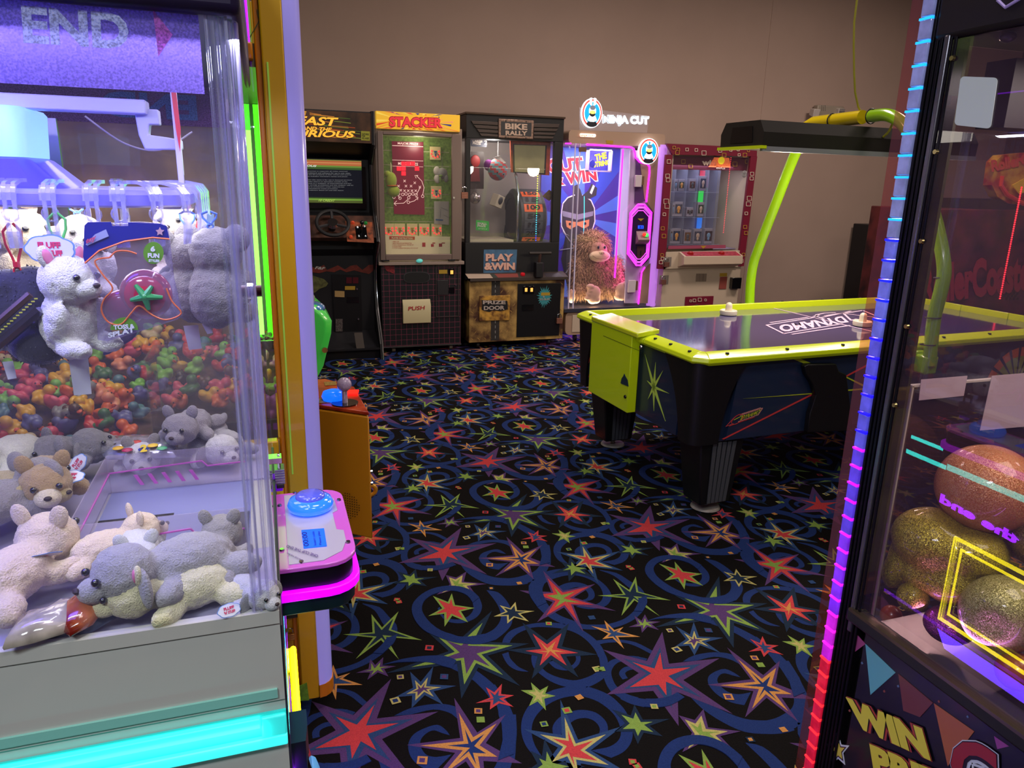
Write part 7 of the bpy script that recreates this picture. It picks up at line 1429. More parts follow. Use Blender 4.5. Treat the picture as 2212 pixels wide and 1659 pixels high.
# care strips hanging under the toys
def strip(label, x0, y0_, x1, y1_, yv):
    o = MB().prism([Y(yv, x0, y0_), Y(yv, x1, y0_-2), Y(yv, x1+8, y1_-3), Y(yv, x0+12, y1_)], (0, .0006, 0)).build('fabric_tag', mat('tag_white', (206, 206, 220), .7), loc=Y(yv, x0, y0_)); tag(o, label, 'tag', 'fabric tags under the hanging toys'); return o
strip('long white fabric tag dangling beneath the white lamb plush', 148, 775, 190, 854, HY+.01); strip('white fabric tag dangling beneath the grey koala plush', 396, 704, 428, 756, 1.295); strip('short white tag at the bottom of the corner koala plush', 436, 700, 452, 722, 1.27); strip('narrow white tag below the dark toy at the left edge', 5, 782, 28, 820, HY+.02)
# dark toy with a strap
dt = thing('dark_bat_plush', 'dark navy plush with a brown strap hanging by a red clip at the left', 'plush toy', Y(1.17, 40, 680))
q = Y(1.20, 40, 680); ndk = mat('plush_navy', (26, 24, 48), .9, sheen=.4, bump=.3, nscale=200)
mm = fused([((q.x-.03, 1.215, q.z+.0), (.075, .035, .055)), ((q.x+.02, 1.21, q.z+.01), (.04, .032, .06)), ((q.x+.045, 1.21, q.z+.045), (.02, .014, .028), Matrix.Rotation(.5, 3, 'Y')), ((q.x-.01, 1.21, q.z+.04), (.03, .025, .025)), ((q.x+.02, 1.20, q.z-.045), (.04, .03, .03))], .006, 2)
objm('body', furry(mm, 1500, .004, .0006, .2, 9).build('tmp', ndk, None).data, ndk, dt); bpy.data.objects.remove([o for o in bpy.data.objects if o.name.startswith('tmp')][0])
mb = MB(); a, b = Y(1.165, -30, 720), Y(1.165, 66, 636); mb.tube([a, (a+b)/2+Vector((0, -.004, 0)), b], .0055, 6); so_ = mb.build('brown_strap', mat('strap_leather', (74, 50, 44), .5), dt)
mb = MB(); a, b = Y(1.160, -20, 735), Y(1.160, 78, 645)
for k in range(16): p = a.lerp(b, k/15); mb.box((p.x-.002, 1.158, p.z-.0008), (p.x+.002, 1.160, p.z+.0008))
mb.build('yellow_stitching', mat('stitch_yellow', (190, 190, 70), .6), so_)
mb = MB(); a, b = Y(1.168, -30, 765), Y(1.168, 86, 668); mb.tube([a, b], .009, 8); mb.build('shiny_strap_edge', mat('strap_vinyl', (36, 32, 50), .15, coat=1), dt)
o = kclip(dt, (190, 30, 50), 'clip_red', Vector((Y(1.20, 26, 500).x, 1.20, 1.43)), Y(1.20, 40, 600)); attach(o, dt, 'keychain_clip')
cloud(dt, Y(1.18, 108, 538), (0, 0, -.1), 1.1)
# grey flat tail toys
for lb, pts, yv in (('slate blue flat fin of a toy poking out under the toy bag', [(226, 745), (290, 705), (296, 720), (285, 735), (235, 766), (220, 770)], 1.25), ):
    o = MB().prism([Y(yv, *p) for p in pts], (0, .012, 0)).build('toy_fin', mat('fin_slate', (96, 90, 140), .8), loc=Y(yv, 250, 740), bevel=.004); tag(o, lb, 'toy')
dk2 = thing('dark_winged_plush', 'dark navy plush with a pale blue rimmed wing beside the toy bag', 'plush toy', Y(1.34, 385, 620))
q = Y(1.34, 385, 618); mm = fused([((q.x, 1.34, q.z), (.035, .02, .04)), ((q.x+.02, 1.335, q.z-.02), (.022, .014, .03), Matrix.Rotation(-.5, 3, 'Y'))], .005, 1); objm('body', mm, ndk, dk2)
MB().prism([q+Vector((.028+.022*math.cos(t*.35), -.012, .014+.022*math.sin(t*.35))) for t in range(18)], (0, .004, 0)).build('pale_wing', mat('wing_blue', (96, 120, 180), .6), dk2)
# splat toy bag
tb = thing('splat_toy_bag', 'toy bag with dark blue top card, red tomato splat ball and green star', 'toy bag', Y(1.165, 280, 600))
TY = 1.165; T_ = lambda x, y, d=0: Y(TY, x, y)+Vector((0, -d, 0))
MB().prism([T_(185, 484), T_(300, 479), T_(354, 483), T_(364, 492), T_(376, 600), T_(394, 676), T_(384, 690), T_(335, 706), T_(232, 738), T_(210, 735), T_(205, 600), T_(181, 560)], (0, .006, 0)).build('bag_film', glass('bag_plastic', tint=(235, 232, 250), body=.14, bodyc=(190, 180, 220), refl=2.2, rough=.1), tb, bevel=.002)
hc_ = MB().prism([T_(183, 487), T_(190, 480), T_(240, 479), T_(243, 488), T_(277, 488), T_(277, 480), T_(345, 483), T_(360, 488), T_(366, 515), T_(330, 512), T_(270, 520), T_(215, 540), T_(184, 567), T_(180, 555)], (0, -.0015, 0)).build('header_card', mat('card_navy', (26, 34, 140), .35, coat=.4), tb, smooth=0)
og = mat('outline_orange', (220, 110, 60), .4)
MB().tube([T_(x, y, .002) for x, y in ((184, 568), (215, 541), (270, 521), (330, 513), (366, 516))], .0014, 5).build('orange_border', og, hc_)
MB().tube(arc([T_(x, y, .003) for x, y in ((238, 556), (206, 563), (222, 592), (244, 622), (226, 645), (220, 670), (235, 695), (262, 700), (284, 676), (302, 660), (330, 680), (360, 690), (392, 676), (372, 650), (360, 622))], 4), .0012, 5).build('star_outline', og, tb)
MB().tube(arc([T_(x, y, .003) for x, y in ((238, 556), (252, 543), (276, 542), (296, 548))], 4), .0012, 5).build('star_outline', og, tb)
tball = Y(TY+.02, 316, 636); MB().ball(tball, (.036, .022, .037), 24).ball(tball+Vector((-.03, .004, -.018)), (.03, .016, .026), 18).build('red_tomato_ball', mat('tomato_red', (190, 26, 66), .15, coat=1), tb)
sc0 = T_(314, 640, .006); gs = mat('star_green', (40, 150, 80), .2, coat=1); mb = MB()
for x, y in ((293, 615), (329, 617), (352, 642), (322, 668), (283, 648)): mb.tube([sc0, T_(x, y, .003)], [.0062, .0028], 8)
mb.ball(sc0, .0065, 10); mb.build('green_star_stem', gs, tb)
lm_ = mat('badge_lime', (96, 150, 40), .4); bd = MB().prism([T_(332+22*math.cos(t*.3), 546+24*math.sin(t*.3), .002) for t in range(21)], (0, -.001, 0)).build('green_badge', lm_, tb, smooth=0)
for s_, bl, br, tl in (('6', (326, 543), (336, 543), (326, 531)), ('FUN', (320, 556), (345, 557), (320, 546)), ('STYLES!', (322, 565), (345, 566), (322, 559))): text(s_, T_(*bl, .004), T_(*br, .004), T_(*tl, .004), cardM, bd, bold=.05, lift=.0004)
b2 = MB().prism([T_(239, 712, .002)]+[T_(269+30*math.cos(math.radians(180-12*t)), 712-27*math.sin(math.radians(12*t)), .002) for t in range(16)], (0, -.001, 0)).build('toss_badge', lm_, tb, smooth=0)
text('TOSS &', T_(247, 711, .004), T_(292, 708, .004), T_(246, 701, .004), cardM, b2, bold=.05, lift=.0004)
text('SPLAT', T_(235, 729, .003), T_(292, 716, .003), T_(234, 718, .003), mat('splat_shadow', (40, 60, 60), .5), b2, bold=.09, lift=.0003); text('SPLAT', T_(235, 729, .004), T_(292, 716, .004), T_(234, 718, .004), cardM, b2, bold=.05, lift=.0006)
lo = MB().prism([T_(186, 528, .003), T_(206, 506, .003), T_(230, 495, .003), T_(236, 510, .003), T_(212, 520, .003), T_(190, 530, .003)], (0, -.0005, 0)).build('logo_cloud', mat('logo_lilac', (150, 156, 206), .5), hc_, smooth=0); text('toy', T_(186, 530, .005), T_(208, 520, .005), T_(188, 516, .005), mat('logo_mix', (190, 70, 110), .5), lo, bold=.05, lift=.0004)
st_ = []
for k in range(10): t = math.radians(-90+36*k); r = 10 if k % 2 == 0 else 5; st_.append(T_(346+r*math.cos(t), 500+r*math.sin(t), .003))
MB().prism(st_, (0, -.0006, 0)).build('card_star', mat('star_peach', (190, 150, 170), .5), hc_, smooth=0)
# blue splatz pouch behind
sp2 = thing('blue_toy_pouch', 'pale blue crimped toy pouch with a dark blue label near the clear corner', 'toy bag', Y(1.45, 455, 500))
MB().prism([Y(1.45, *p) for p in ((438, 461), (443, 466), (449, 459), (455, 465), (462, 458), (464, 500), (494, 540), (490, 556), (440, 548))], (0, .008, 0)).build('pouch', mat('pouch_blue', (130, 160, 190), .4), sp2, bevel=.002)
q = MB().prism([Y(1.445, *p) for p in ((437, 486), (454, 484), (452, 528), (434, 532))], (0, -.001, 0)).build('label', mat('card_navy', (26, 34, 140), .35), sp2, smooth=0)
text('SUPER\nSPLATZ', Y(1.443, 432, 524), Y(1.443, 449, 520), Y(1.443, 434, 496), cardM, q, bold=.03, lift=.0004)
rc_ = thing('red_keychain', 'bright red plastic clip hanging empty between the blue clips', 'keychain', Y(1.36, 427, 520)); MB().tube([Y(1.36, 426, 477), Y(1.36, 424, 500), Y(1.36, 431, 530), Y(1.36, 436, 542)], [.001, .0035, .0025, .003], 8).build('clip_arm', mat('clip_red', (190, 30, 50), .3), rc_)
# ---- toys lying on the floor of the machine
ZF = .874
def lay(label, px_, py_, rotz, colr, s=1.0, z=.0, tilt=0, ym=None, yx=None, **k):
    p = on(2, ZF+.03, px_, py_); h_ = .085*s; p.y = min(max(p.y, 1.012+h_*(.55+.45*abs(math.cos(math.radians(rotz))))), 1.775-h_); p.y = max(p.y, ym or 0); p.y = min(p.y, yx or 9); return plush('l', label, (p.x, p.y, ZF+z+abs(tilt)*.02), (tilt, 0, math.radians(rotz)), colr, s, lie=True, **k)
eg = lay('large grey floppy-eared plush lying in front of the prize chute', 405, 1250, -62, (164, 162, 164), 1.15, .02, yx=1.125, ear='L', animal='hound'); 
lay('yellowish white lamb plush with a pink ear lying along the near wall', 400, 1325, -75, YLW_, 1.0, 0, ear='R', inn=True, animal='lamb')
lay('small white and grey puppy plush in the near right corner', 528, 1262, 35, (206, 206, 214), .62, 0, ear='L', earcol=(160, 160, 158), animal='puppy')
lay('grey bear plush sitting up against the near chute wall', 462, 1222, 170, (156, 152, 150), .85, .015, ear='R', animal='bear')
lay('white seal-like plush squeezed behind the large grey plush', 300, 1205, 10, (222, 222, 222), .8, .02, ear='R', animal='seal')
lay('peach and cream plush bear lying at the near left corner', 30, 1275, 160, PCH, 1.15, .015, ear='R', animal='bear'); lay('small cream plush beside the frosted chute wall', 225, 1205, 120, (236, 214, 190), .8, .02, ear='R', animal='bear')
lay('fuzzy grey plush at the far left with its back to the camera', 0, 1130, 140, (150, 142, 142), 1.1, .03, ear='K', animal='koala'); lay('tan bear plush with a cream belly left of the chute', 105, 1070, 15, TAN, 1.1, .03, ear='R', mcol=CRM, animal='bear')
lay('grey bunny plush with an elastic band on its ear', 120, 1005, 80, (140, 136, 138), .95, .03, ear='L', animal='bunny'); lay('grey plush with a white folded tag by the chute corner', 200, 1000, -60, (136, 130, 134), .95, .03, ear='K', animal='koala')
lay('off-white lamb plush with a pink ear at the left edge', 35, 1030, -40, (216, 212, 200), 1.1, .04, ear='R', inn=True, animal='lamb'); lay('tan spaniel plush at the left edge below the white lamb', 25, 1095, 60, (186, 166, 120), 1.0, .03, ear='L', animal='puppy')
lay('grey bear plush leaning on the far chute wall', 425, 955, -15, (150, 144, 156), .95, .055, ym=1.70, ear='R', animal='bear'); lay('grey plush at the far right corner behind the chute', 492, 962, -150, (170, 166, 176), .8, .01, ym=1.69, ear='R', animal='bear')
lay('white husky puppy plush seen through the far frosted wall', 300, 1010, 5, (214, 212, 220), .95, .0, ym=1.69, ear='R', earcol=GRY, animal='husky'); lay('white and grey puppy plush with black nose behind the far frosted wall', 440, 1005, 30, (206, 204, 212), .95, 0, ym=1.69, ear='L', earcol=(130, 126, 134), animal='puppy')
def bag(label, pts, z, m_, th=.02, nm='toy_bag'):
    P3 = [on(2, z, *p) for p in pts]; c = sum(P3, Vector())/len(P3); t = thing(nm, label, 'toy bag', c)
    rings = [[c+(p-c)*k+Vector((0, 0, h)) for p in P3] for k, h in ((.98, -th*.2), (1.0, 0), (.9, th*.55), (.55, th), (.15, th*1.1))]
    MB().loft(rings).build('wrapper', m_, t, smooth=70); return t, c
foil = mat('foil_party', (190, 190, 214), .12, metal=.5, coat=1, noise_amt=.5, nscale=50)
t, c = bag('foil party bag with a yellow number two behind the chute', [(210, 972), (235, 952), (290, 948), (350, 950), (385, 962), (380, 985), (300, 988), (230, 990)], .93, foil); 
for i, (x, y, cc_) in enumerate(((255, 968, (220, 170, 40)), (275, 972, (180, 40, 90)), (310, 970, (40, 60, 160)), (330, 962, (240, 200, 60)), (350, 968, (90, 180, 130)), (295, 955, (200, 60, 60)))): MB().ball(on(2, .95, x, y), (.011, .011, .003), 10).build('printed_spot', mat('party_spot_%d' % i, cc_, .3), t)
text('2', on(2, .956, 303, 978), on(2, .956, 318, 976), on(2, .956, 303, 962), mat('party_two', (240, 210, 60), .3), t, bold=.06, lift=.001)
bag('pale blue crinkled toy packet at the far left edge', [(-30, 975), (20, 962), (55, 975), (40, 1000), (-20, 1010)], .93, mat('packet_pale', (190, 206, 230), .15, coat=1, noise_amt=.3, nscale=60))
orng = mat2('packet_orange', (120, 30, 20), (196, 110, 60), 18, .15); M['packet_orange'].node_tree.nodes['Principled BSDF'].inputs['Coat Weight'].default_value = 1
t, c = bag('long orange and dark red toy packet at the near left', [(110, 1345), (180, 1290), (225, 1240), (245, 1250), (235, 1300), (200, 1345), (150, 1372)], .905, orng)
t, c = bag('clear toy packet with red lettering in the near left corner', [(5, 1400), (40, 1345), (110, 1330), (160, 1300), (185, 1310), (150, 1360), (70, 1385)], .905, mat('packet_clear', (170, 160, 150), .12, coat=1, noise_amt=.45, nscale=26)); text('GOO DOUGH', on(2, .93, 42, 1368), on(2, .93, 82, 1362), on(2, .93, 38, 1356), mat('packet_red', (150, 40, 50), .4), t, bold=.04, lift=.001) if 0 else None
bag('blue and silver toy packet under the orange packet', [(60, 1385), (150, 1370), (220, 1330), (270, 1300), (280, 1315), (200, 1362), (100, 1385)], .885, mat('packet_blue_silver', (90, 100, 130), .2, coat=1, noise_amt=.6, nscale=24), .012)
def loose_tag(label, x, y, z, rot, s, cl=True):
    p = on(2, z, x, y); t = thing('swing_tag_card', label, 'tag', p, 'cloud tags lying among the plush'); cloud(t, p, rot, s); return t
loose_tag('upside-down cloud tag lying on the peach bear', 77, 1205, .945, (-1.0, math.pi, .3), 1.15); loose_tag('cloud tag lying by the yellow lamb at the near wall', 495, 1318, .90, (-.6, 0, .3), .55); loose_tag('white cloud tag on the tan bear plush', 150, 1030, .96, (-1.1, 0, -.2), .9); loose_tag('upright cloud tag on the grey plush by the chute corner', 168, 1002, .965, (-.4, -.9, 0), .75); loose_tag('cloud tag standing beside the large grey plush head', 272, 1215, .93, (-.2, .3, .4), .8)
# ================================================================ black prize machine at the right front
rm_ = thing('gold_ball_prize_machine', 'black prize machine with a colour-changing light strip, glitter balls and party bunting artwork', 'arcade machine', (1.4, .5, 0))
XF, YC = 1.0, .975
XX = lambda x, y, v=1.0: on(0, v, x, y)
kbl = mat('machine_black', (16, 14, 22), .3, coat=.3)
MB().box((XF+.004, -.25, 0), (1.85, YC-.07, .735)).build('lower_cabinet', kbl, rm_)
MB().box((XF-.004, -.25, 1.722), (1.85, YC-.01, 2.15)).build('header', mat('header_black', (22, 14, 22), .4), rm_, bevel=.01)
for k in range(6): MB().box((XF-.002+.0005*(k % 2), YC-.012-k*.0085, 0), (XF+.02, YC-.0065-k*.0085, 2.12)).build('ribbed_corner_profile', mat('anodised_black', (34, 32, 40), .22, metal=.8), rm_, bevel=.001)
MB().box((XF+.02, YC-.05, 0), (XF+.03, YC-.006, 2.12)).build('corner_core', kbl, rm_)
MB().box((XF-.004, .932, .70), (XF+.006, .942, 1.73)).build('inner_frame_edge', mat('edge_steel', (110, 106, 116), .25, metal=.8), rm_, bevel=.002)
MB().prism([XX(*p) for p in ((1837, 1308), (1850, 1306), (2212, 1565), (2212, 1600), (1845, 1350))], (.006, 0, 0)) if 0 else None
MB().box((XF-.008, -.25, .722), (XF+.02, .945, .748)).build('lower_frame', mat('frame_matte_black', (8, 8, 12), .5), rm_, bevel=.004); MB().box((XF-.009, -.25, .744), (XF+.012, .94, .750)).build('lower_frame_edge', mat('edge_gold', (90, 76, 60), .3, metal=.7), rm_)
# light strip: clear tube of bays, each bay its own colour
import colorsys
NB = 62
for k in range(NB):
    z0_ = .0+k*2.1/NB; z1_ = z0_+2.1/NB; u = k/(NB-1)
    c_ = (255, 30, 60) if u < .28 else (220, 20, 210) if u < .34 else (150, 30, 255) if u < .43 else (90, 40, 255) if u < .52 else (50, 60, 255) if u < .66 else (40, 90, 255) if u < .72 else (90, 170, 255) if u < .86 else (90, 210, 230)
    if u < .29: nm = 'bay_red'
    elif u < .33: nm = 'bay_magenta'
    elif u < .42: nm = 'bay_purple'
    elif u < .50: nm = 'bay_violet'
    elif u < .60: nm = 'bay_indigo'
    elif u < .675: nm = 'bay_blue'
    elif u < .88: nm = 'bay_lilac_blue'
    else: nm = 'bay_aqua'
    cc_ = {'bay_red': ((190, 20, 50), .75), 'bay_magenta': ((190, 30, 200), .75), 'bay_purple': ((120, 40, 226), .7), 'bay_violet': ((84, 56, 210), .6), 'bay_indigo': ((84, 80, 206), .5), 'bay_blue': ((100, 104, 206), .45), 'bay_lilac_blue': ((124, 128, 180), .38), 'bay_aqua': ((90, 140, 160), .4)}[nm]
    bay = MB().box((XF-.006, YC-.006, z0_+.002), (XF+.018, YC+.017, z1_-.002)).build('light_bay', mat(nm, cc_[0], .12, emit=cc_[1], coat=1, noise_amt=.25, nscale=40), rm_, bevel=.002)
    jc = {'bay_red': (255, 40, 50), 'bay_magenta': (255, 30, 200), 'bay_purple': (200, 30, 255), 'bay_violet': (190, 20, 230), 'bay_indigo': (30, 20, 240), 'bay_blue': (20, 30, 255), 'bay_lilac_blue': (30, 170, 255), 'bay_aqua': (60, 230, 230)}[nm]
    MB().box((XF-.0065, YC-.006, z1_-.003), (XF+.0185, YC+.0178, z1_+.0005)).build('bay_joint', mat(nm+'_joint', jc, .3, emit=1.4), rm_)
MB().box((XF+.0, YC+.017, 0), (XF+.003, YC+.044, 2.1)).build('rose_edge_band', glass('rose_translucent', tint=(250, 214, 206), body=.10, bodyc=(190, 110, 96), refl=.8), rm_, smooth=0)  # thin see-through pink strip beside the bays
# glass, far side pane, inside
MB().box((XF, -.25, .748), (XF+.005, .934, 1.722)).build('front_glass', glass('right_machine_glass', tint=(244, 240, 244), body=.03, bodyc=(190, 150, 190), refl=2.3), rm_, smooth=0)
MB().box((XF+.045, YC-.016, .66), (1.85, YC-.012, 1.722)).build('far_side_glass', glass('right_side_glass', tint=(240, 234, 240), body=.04, bodyc=(120, 90, 110), refl=1.2), rm_, smooth=0)
MB().box((XF+.06, YC-.026, .66), (1.85, YC-.021, 1.172)).build('inner_acrylic_panel', glass('right_inner_pane', tint=(236, 224, 222), body=.05, bodyc=(150, 110, 90), refl=1.2), rm_, smooth=0)
MB().box((XF+.06, YC-.028, 1.170), (1.85, YC-.019, 1.1735)).build('panel_top_edge', mat('edge_cream', (200, 186, 170), .3), rm_); MB().box((XF+.0605, YC-.028, .66), (XF+.064, YC-.019, 1.172)).build('panel_side_edge', M['edge_cream'], rm_)
MB().box((XF+.03, -.2, .64), (1.84, YC-.03, .655)).build('prize_floor', mat('machine_floor_grey', (156, 144, 152), .5), rm_)
MB().box((XF+.02, YC-.052, .65), (XF+.028, YC-.03, 1.72)).build('rib_reflection', mat('rib_reflection_olive', (60, 56, 36), .35, metal=.3), rm_)  # reflection of the ribbed profile, built as a thin olive strip
MB().prism([(XF+.012, -.2, .745), (XF+.06, -.2, .66), (XF+.06, YC-.05, .66), (XF+.012, YC-.05, .745)], (0, 0, .003)).build('sloped_sill', mat('sill_grey', (150, 136, 150), .4), rm_)
MB().box((1.83, -.25, .66), (1.85, YC-.02, 1.72)).build('rear_glass', glass('right_side_glass'), rm_, smooth=0)
for i, pts in enumerate((((1990, 820), (2090, 812), (2082, 855), (1985, 865)), ((2143, 812), (2240, 804), (2232, 920), (2117, 930)))):
    P3 = [Y(YC-.03, *p) for p in pts]; o = MB().prism(P3, (0, .0008, 0)).build('paper_sheet', mat('paper_lilac', (196, 170, 176), .8), loc=P3[0]); tag(o, ('small blank paper taped on the inner clear panel of the right machine', 'large blank paper taped on the inner clear panel of the right machine')[i], 'paper')
rc = []
c0 = [XX(*p, XF-.002) for p in ((2075, 165), (2155, 168), (2140, 278), (2061, 270))]; cen = sum(c0, Vector())/4; ey_ = (c0[1]-c0[0])/2; ez_ = (c0[0]-c0[3])/2
for sx, sy, a0 in ((1, 1, 0), (-1, 1, 90), (-1, -1, 180), (1, -1, 270)):
    for k in range(5): a = math.radians(a0+22.5*k); rc.append(cen+ey_*(sx*.78+.22*math.cos(a))+ez_*(sy*.84+.16*math.sin(a)))
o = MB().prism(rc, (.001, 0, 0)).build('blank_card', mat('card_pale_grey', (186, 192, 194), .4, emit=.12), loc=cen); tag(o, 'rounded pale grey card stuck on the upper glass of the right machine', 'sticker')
for x, y in ((2059, 126), (2023, 328), (1992, 521), (1960, 705), (1934, 875)): q = XX(x, y, XF-.001); MB().cyl(q, q+Vector((-.004, 0, 0)), .0045, .0035, 14).build('glass_screw', mat('screw_brass', (190, 176, 120), .2, metal=1), rm_)
q = XX(2178, 80, XF+.02); MB().ball(q, (.01, .012, .008), 12).build('lamp_socket', mat('socket_grey', (70, 60, 76), .3), rm_)
MB().tube([XX(2155, 0, XF-.006), XX(2172, 16, XF-.006), XX(2205, -4, XF-.006)], .0022, 6).build('header_chevron', mat('chevron_lilac', (150, 130, 190), .4, emit=.2), rm_)
# rail inside top, with bulb reflections built as glowing beads
mb = MB()
for r in range(4):
    for k in range(12): mb.ball((1.20+k*.03, .90-r*.004, 1.665-r*.012), .0022, 5)
mb.build('bulb_reflections', mat('bulb_reflection_warm', (255, 226, 190), .4, emit=1.6), rm_); MB().box((1.10, .90, 1.60), (1.80, .95, 1.70)).build('inner_top_rail', mat('rail_plum', (50, 34, 50), .4), rm_)
# artwork on the lower panel
def ap_(nm, pts, c, lv=0, m_=None): return MB().prism([XX(*p, XF+.0035-lv) for p in pts], (-.0008, 0, 0)).build(nm, m_ or mat(nm+'_ink', c, .35, coat=.4), rm_, smooth=0)
ap_('pink_pennant', [(1833, 1350), (1870, 1391), (1816, 1431)], (150, 60, 110)); ap_('teal_pennant', [(1870, 1391), (1935, 1453), (1881, 1501)], (96, 170, 180)); ap_('brown_pennant', [(1941, 1455), (2016, 1518), (1988, 1549), (1952, 1535)], (110, 50, 44)); ap_('orange_pennant', [(2018, 1519), (2105, 1580), (2048, 1655)], (170, 90, 50)); ap_('small_pink_pennant', [(2148, 1590), (2180, 1612), (2155, 1618)], (150, 60, 140))
for i, (x, y) in enumerate(((1823, 1440), (1862, 1432), (1910, 1493), (1940, 1482), (2028, 1515), (2090, 1548), (1835, 1535))): ap_('confetti', [(x-2, y-1), (x+1, y-3), (x+3, y+2), (x, y+3)], [(140, 70, 60), (90, 110, 150)][i % 2], 0, mat('confetti_%d' % (i % 2), [(140, 70, 60), (90, 110, 150)][i % 2], .5))
def wtxt(s, A_, B_, C_):
    for g_, c_, l_ in ((.0035, (34, 18, 20), .001), (.0026, (176, 62, 48), .0015), (.0008, (30, 14, 16), .002), (0, (218, 200, 60), .0026)):
        text(s, XX(*A_, XF+.002), XX(*B_, XF+.002), XX(*C_, XF+.002), mat('fair_%d_%d' % (c_[0], c_[1]), c_, .35, coat=.4), rm_, bold=.065+ (g_*24), lift=l_, grow=g_*.5, name='fair_lettering')
wtxt('WIN', (1844, 1566), (2014, 1644), (1828, 1504)); wtxt('PRIZES', (1890, 1668), (2160, 1790), (1880, 1605))
for g_, c_, l_ in ((.006, (206, 206, 220), .001), (.003, (24, 14, 20), .0016), (0, (156, 34, 40), .0022)):
    text('G', XX(2058, 1710, XF+.002), XX(2160, 1752, XF+.002), XX(2054, 1585, XF+.002), mat('giant_%d' % c_[0], c_, .35, coat=.4), rm_, bold=.04+g_*14, lift=l_, grow=g_*.5, name='red_initial')
st5 = lambda r: [(1811+r*math.sin(math.radians(36*k))*(1 if k % 2 == 0 else .45)*.75, 1622-r*math.cos(math.radians(36*k))*(1 if k % 2 == 0 else .45)*1.1) for k in range(10)]
ap_('white_star', st5(34), (210, 210, 216), .0); ap_('plum_star', st5(25), (60, 30, 50), .0008); ap_('gold_star', st5(19), (206, 186, 70), .0016)
# glitter balls
def glit(name, c1, c2, sc_=900):
    m = bpy.data.materials.new(name); m.use_nodes = True; nt = m.node_tree; b = nt.nodes['Principled BSDF']; L = nt.links.new
    tc = nt.nodes.new('ShaderNodeTexCoord'); v = nt.nodes.new('ShaderNodeTexVoronoi'); v.inputs['Scale'].default_value = sc_; L(tc.outputs['Object'], v.inputs['Vector'])
    cr = nt.nodes.new('ShaderNodeValToRGB'); cr.color_ramp.elements[0].color = rgb(c1); cr.color_ramp.elements[1].color = rgb(c2); cr.color_ramp.elements[0].position = .25; cr.color_ramp.elements[1].position = .95
    sep = nt.nodes.new('ShaderNodeSeparateColor'); L(v.outputs['Color'], sep.inputs[0]); L(sep.outputs[0], cr.inputs[0]); L(cr.outputs[0], b.inputs['Base Color'])
    b.inputs['Metallic'].default_value = .65; b.inputs['Roughness'].default_value = .35; b.inputs['Coat Weight'].default_value = .6
    nm = nt.nodes.new('ShaderNodeVectorMath'); nm.operation = 'SUBTRACT'; nm.inputs[1].default_value = (.5, .5, .5); L(v.outputs['Color'], nm.inputs[0])
    sc2 = nt.nodes.new('ShaderNodeVectorMath'); sc2.operation = 'SCALE'; sc2.inputs['Scale'].default_value = .7; L(nm.outputs[0], sc2.inputs[0])
    ge = nt.nodes.new('ShaderNodeNewGeometry'); ad = nt.nodes.new('ShaderNodeVectorMath'); ad.operation = 'ADD'; L(ge.outputs['Normal'], ad.inputs[0]); L(sc2.outputs[0], ad.inputs[1]); nz = nt.nodes.new('ShaderNodeVectorMath'); nz.operation = 'NORMALIZE'; L(ad.outputs[0], nz.inputs[0]); L(nz.outputs[0], b.inputs['Normal']); return m
gold = glit('gold_glitter', (128, 108, 8), (250, 232, 70)); gold.node_tree.nodes['Principled BSDF'].inputs['Metallic'].default_value = .35; oran = glit('orange_glitter', (206, 112, 56), (244, 178, 120)); oran.node_tree.nodes['Principled BSDF'].inputs['Metallic'].default_value = .1; paleg = glit('pale_gold_glitter', (140, 136, 50), (240, 236, 150)); paleg.node_tree.nodes['Principled BSDF'].inputs['Metallic'].default_value = .3; ppl = glit('violet_glitter', (110, 20, 120), (220, 90, 200))
def cast(nm, label, cat, balls, m_, vox=.008):
    c = Vector(balls[0][0]); t = thing(nm, label, cat, c); objm('glitter_body', fused(balls, vox, 3), m_, t); return t
B = lambda x, y, X: XX(x, y, X)
g1 = B(2015, 1165, 1.09); g2 = B(2095, 1190, 1.12)
cast('gold_glitter_bear', 'big lumpy gold glitter toy lying in the far corner of the right machine', 'glitter toy',
     [(g1, (.068, .070, .056)), (g2, (.062, .06, .045)), (B(1942, 1225, 1.062), (.026, .026, .052), Matrix.Rotation(.3, 3, 'X')), (B(1990, 1240, 1.07), (.032, .030, .034)), (B(1970, 1200, 1.085), (.040, .040, .044)), (B(2055, 1250, 1.10), (.052, .055, .045))], gold)
o1 = B(2132, 1055, 1.155); t = thing('orange_glitter_ball', 'large orange glitter ball resting on the gold toy', 'glitter ball', o1); MB().ball(o1, (.080, .080, .075), 40).build('ball', oran, t)
g3 = B(2165, 1325, 1.10); t = thing('dimpled_glitter_ball', 'big pale gold glitter ball with a dimple, behind the yellow reflections', 'glitter ball', g3)
mb = MB(); mb.ball(g3, (.066, .060, .062), 40)
for i, v in enumerate(mb.v):
    d = (v-g3-Vector((-.055, -.02, .0))).length; mb.v[i] = v+Vector((.02*math.exp(-(d/.022)**2), 0, 0))
mb.build('ball', paleg, t)
g4 = B(1972, 1290, 1.055); t = thing('small_gold_ball', 'small round gold glitter ball at the lower left of the gold toy', 'glitter ball', g4); MB().ball(g4, (.027, .027, .027), 28).build('ball', gold, t)
p1 = B(2050, 1350, 1.075); t = thing('violet_glitter_ball', 'pink-violet glitter ball near the sill of the right machine', 'glitter ball', p1); MB().ball(p1, (.040, .040, .030), 28).build('ball', ppl, t)
for x, y, r, lb in ((2195, 1450, .030, 'orange ball low at the sill by the right edge'), (1925, 1330, .02, 'small red-orange ball in the sill corner of the right machine')): p = B(x, y, 1.09); t = thing('orange_ball', lb, 'ball', p); MB().ball(p, r, 20).build('ball', mat('ball_orange', (190, 80, 40), .3, coat=.5), t)
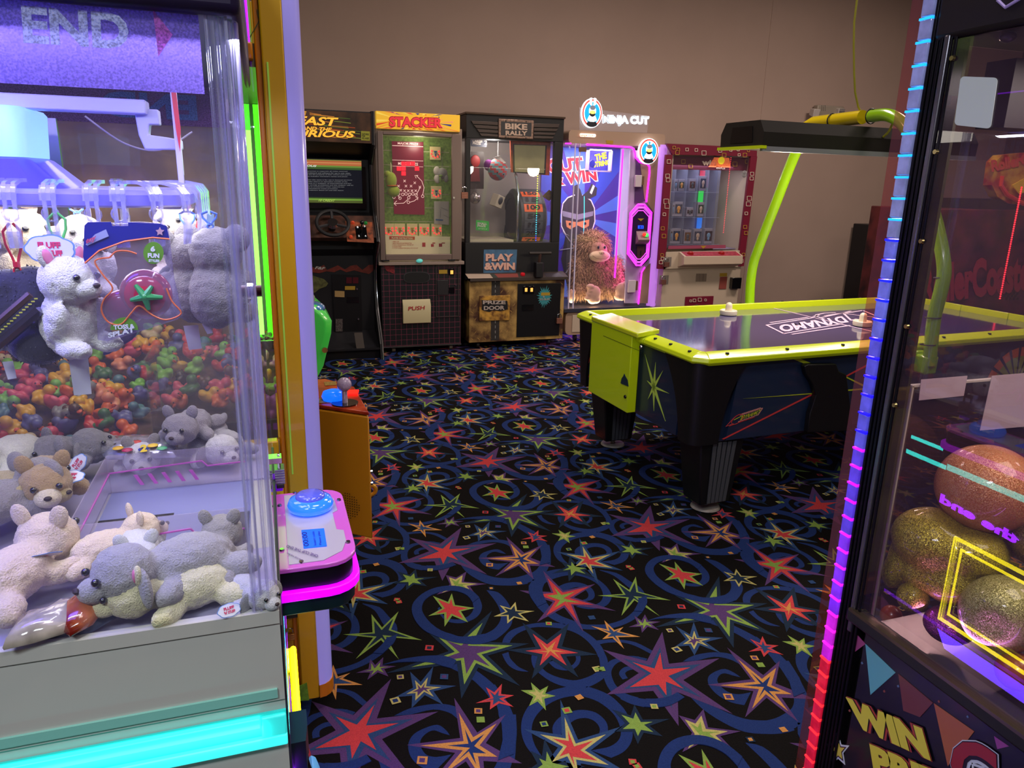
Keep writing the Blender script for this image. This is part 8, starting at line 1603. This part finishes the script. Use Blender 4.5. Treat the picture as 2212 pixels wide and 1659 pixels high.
o2 = B(2252, 1165, 1.2); t = thing('tan_glitter_ball', 'tan glitter ball cut by the right edge, beneath the orange ball', 'glitter ball', o2); MB().ball(o2, .05, 28).build('ball', glit('tan_glitter', (110, 84, 40), (200, 170, 110)), t)
area('right_machine_light', (1.35, .55, 1.70), (0, 0, 0), .4, 5.0, (1, .88, .76), .5)
area('right_machine_violet_light', (1.045, .55, .80), (0, math.radians(150), 0), .02, .5, (.6, .2, 1), .6)
# ================================================================ roller coaster cabinet far beyond the hockey table
rl_ = thing('roller_coaster_cabinet', 'dark red roller coaster arcade cabinet beyond the hockey table, seen through the right machine', 'arcade machine', (6.4, 5.9, 0))
RY = 5.6
MB().box((6.15, RY, 0), (7.9, 6.4, 1.35)).build('cabinet', mat2('coaster_print', (40, 18, 26), (104, 40, 44), 4, .5), rl_, bevel=.01)
hdp = [Y(RY, *p) for p in ((2150, 350), (2165, 335), (2212, 330), (2300, 325), (2320, 380), (2300, 450), (2180, 440), (2155, 425), (2143, 400))]
hd_o = MB().prism(hdp, (0, .1, 0)).build('topper', mat2('topper_print', (170, 50, 30), (214, 170, 60), 9, .4), rl_, smooth=0)
MB().box((6.75, RY+.02, 1.35), (8.0, 6.2, 1.45)).build('topper_base', black, rl_)
for s, bl, br, tl in (('RollerCoaster', (2142, 372), (2290, 342), (2140, 346)),): ptext(s, 1, RY-.004, bl, br, tl, mat('coaster_red', (196, 80, 60), .5, emit=.2), hd_o, bold=.05)
MB().tube([Y(RY-.01, *p) for p in ((2165, 380), (2162, 400), (2175, 420), (2210, 440), (2260, 450))], .02, 8).build('coaster_track', mat('track_red', (206, 60, 44), .4, emit=.2), hd_o); MB().prism([Y(RY-.02, *p) for p in ((2185, 400), (2212, 385), (2240, 390), (2235, 412), (2200, 418))], (0, -.01, 0)).build('coaster_car', mat('car_yellow', (220, 180, 40), .4, emit=.2), hd_o)
for g_, c_ in ((.012, (40, 14, 16)), (0, (150, 44, 50))): ptext('RollerCoaster', 1, RY-.003, (1990, 660), (2240, 625), (1988, 572), mat('coaster_side_%d' % c_[0], c_, .5, emit=.1), rl_, bold=.05, lift=.002 if g_ else .006, grow=g_)
mb = MB()
for k in range(52): mb.ball(Y(RY-.3, 2207-k*.92, 405+k*4.7), .009, 6)
mb.build('red_led_string', M['dot_red'], rl_)
mb = MB()
for i in range(8):
    for j in range(8):
        if (i+j) % 2 == 0: slabY(mb, RY-.002, .002, 2168+i*4, 600+j*6, 2172+i*4, 606+j*6)
mb.build('chequered_artwork', mat('chequer_black', (26, 22, 24), .5), rl_, smooth=0)
blk2 = thing('dark_cabinet', 'plain black cabinet edge standing against the back wall right of the hockey table', 'arcade machine', (7.1, 6.9, 0))
MB().box((6.74, 6.75, 0), (7.6, 7.25, 1.12)).build('cabinet', black, blk2, bevel=.01)
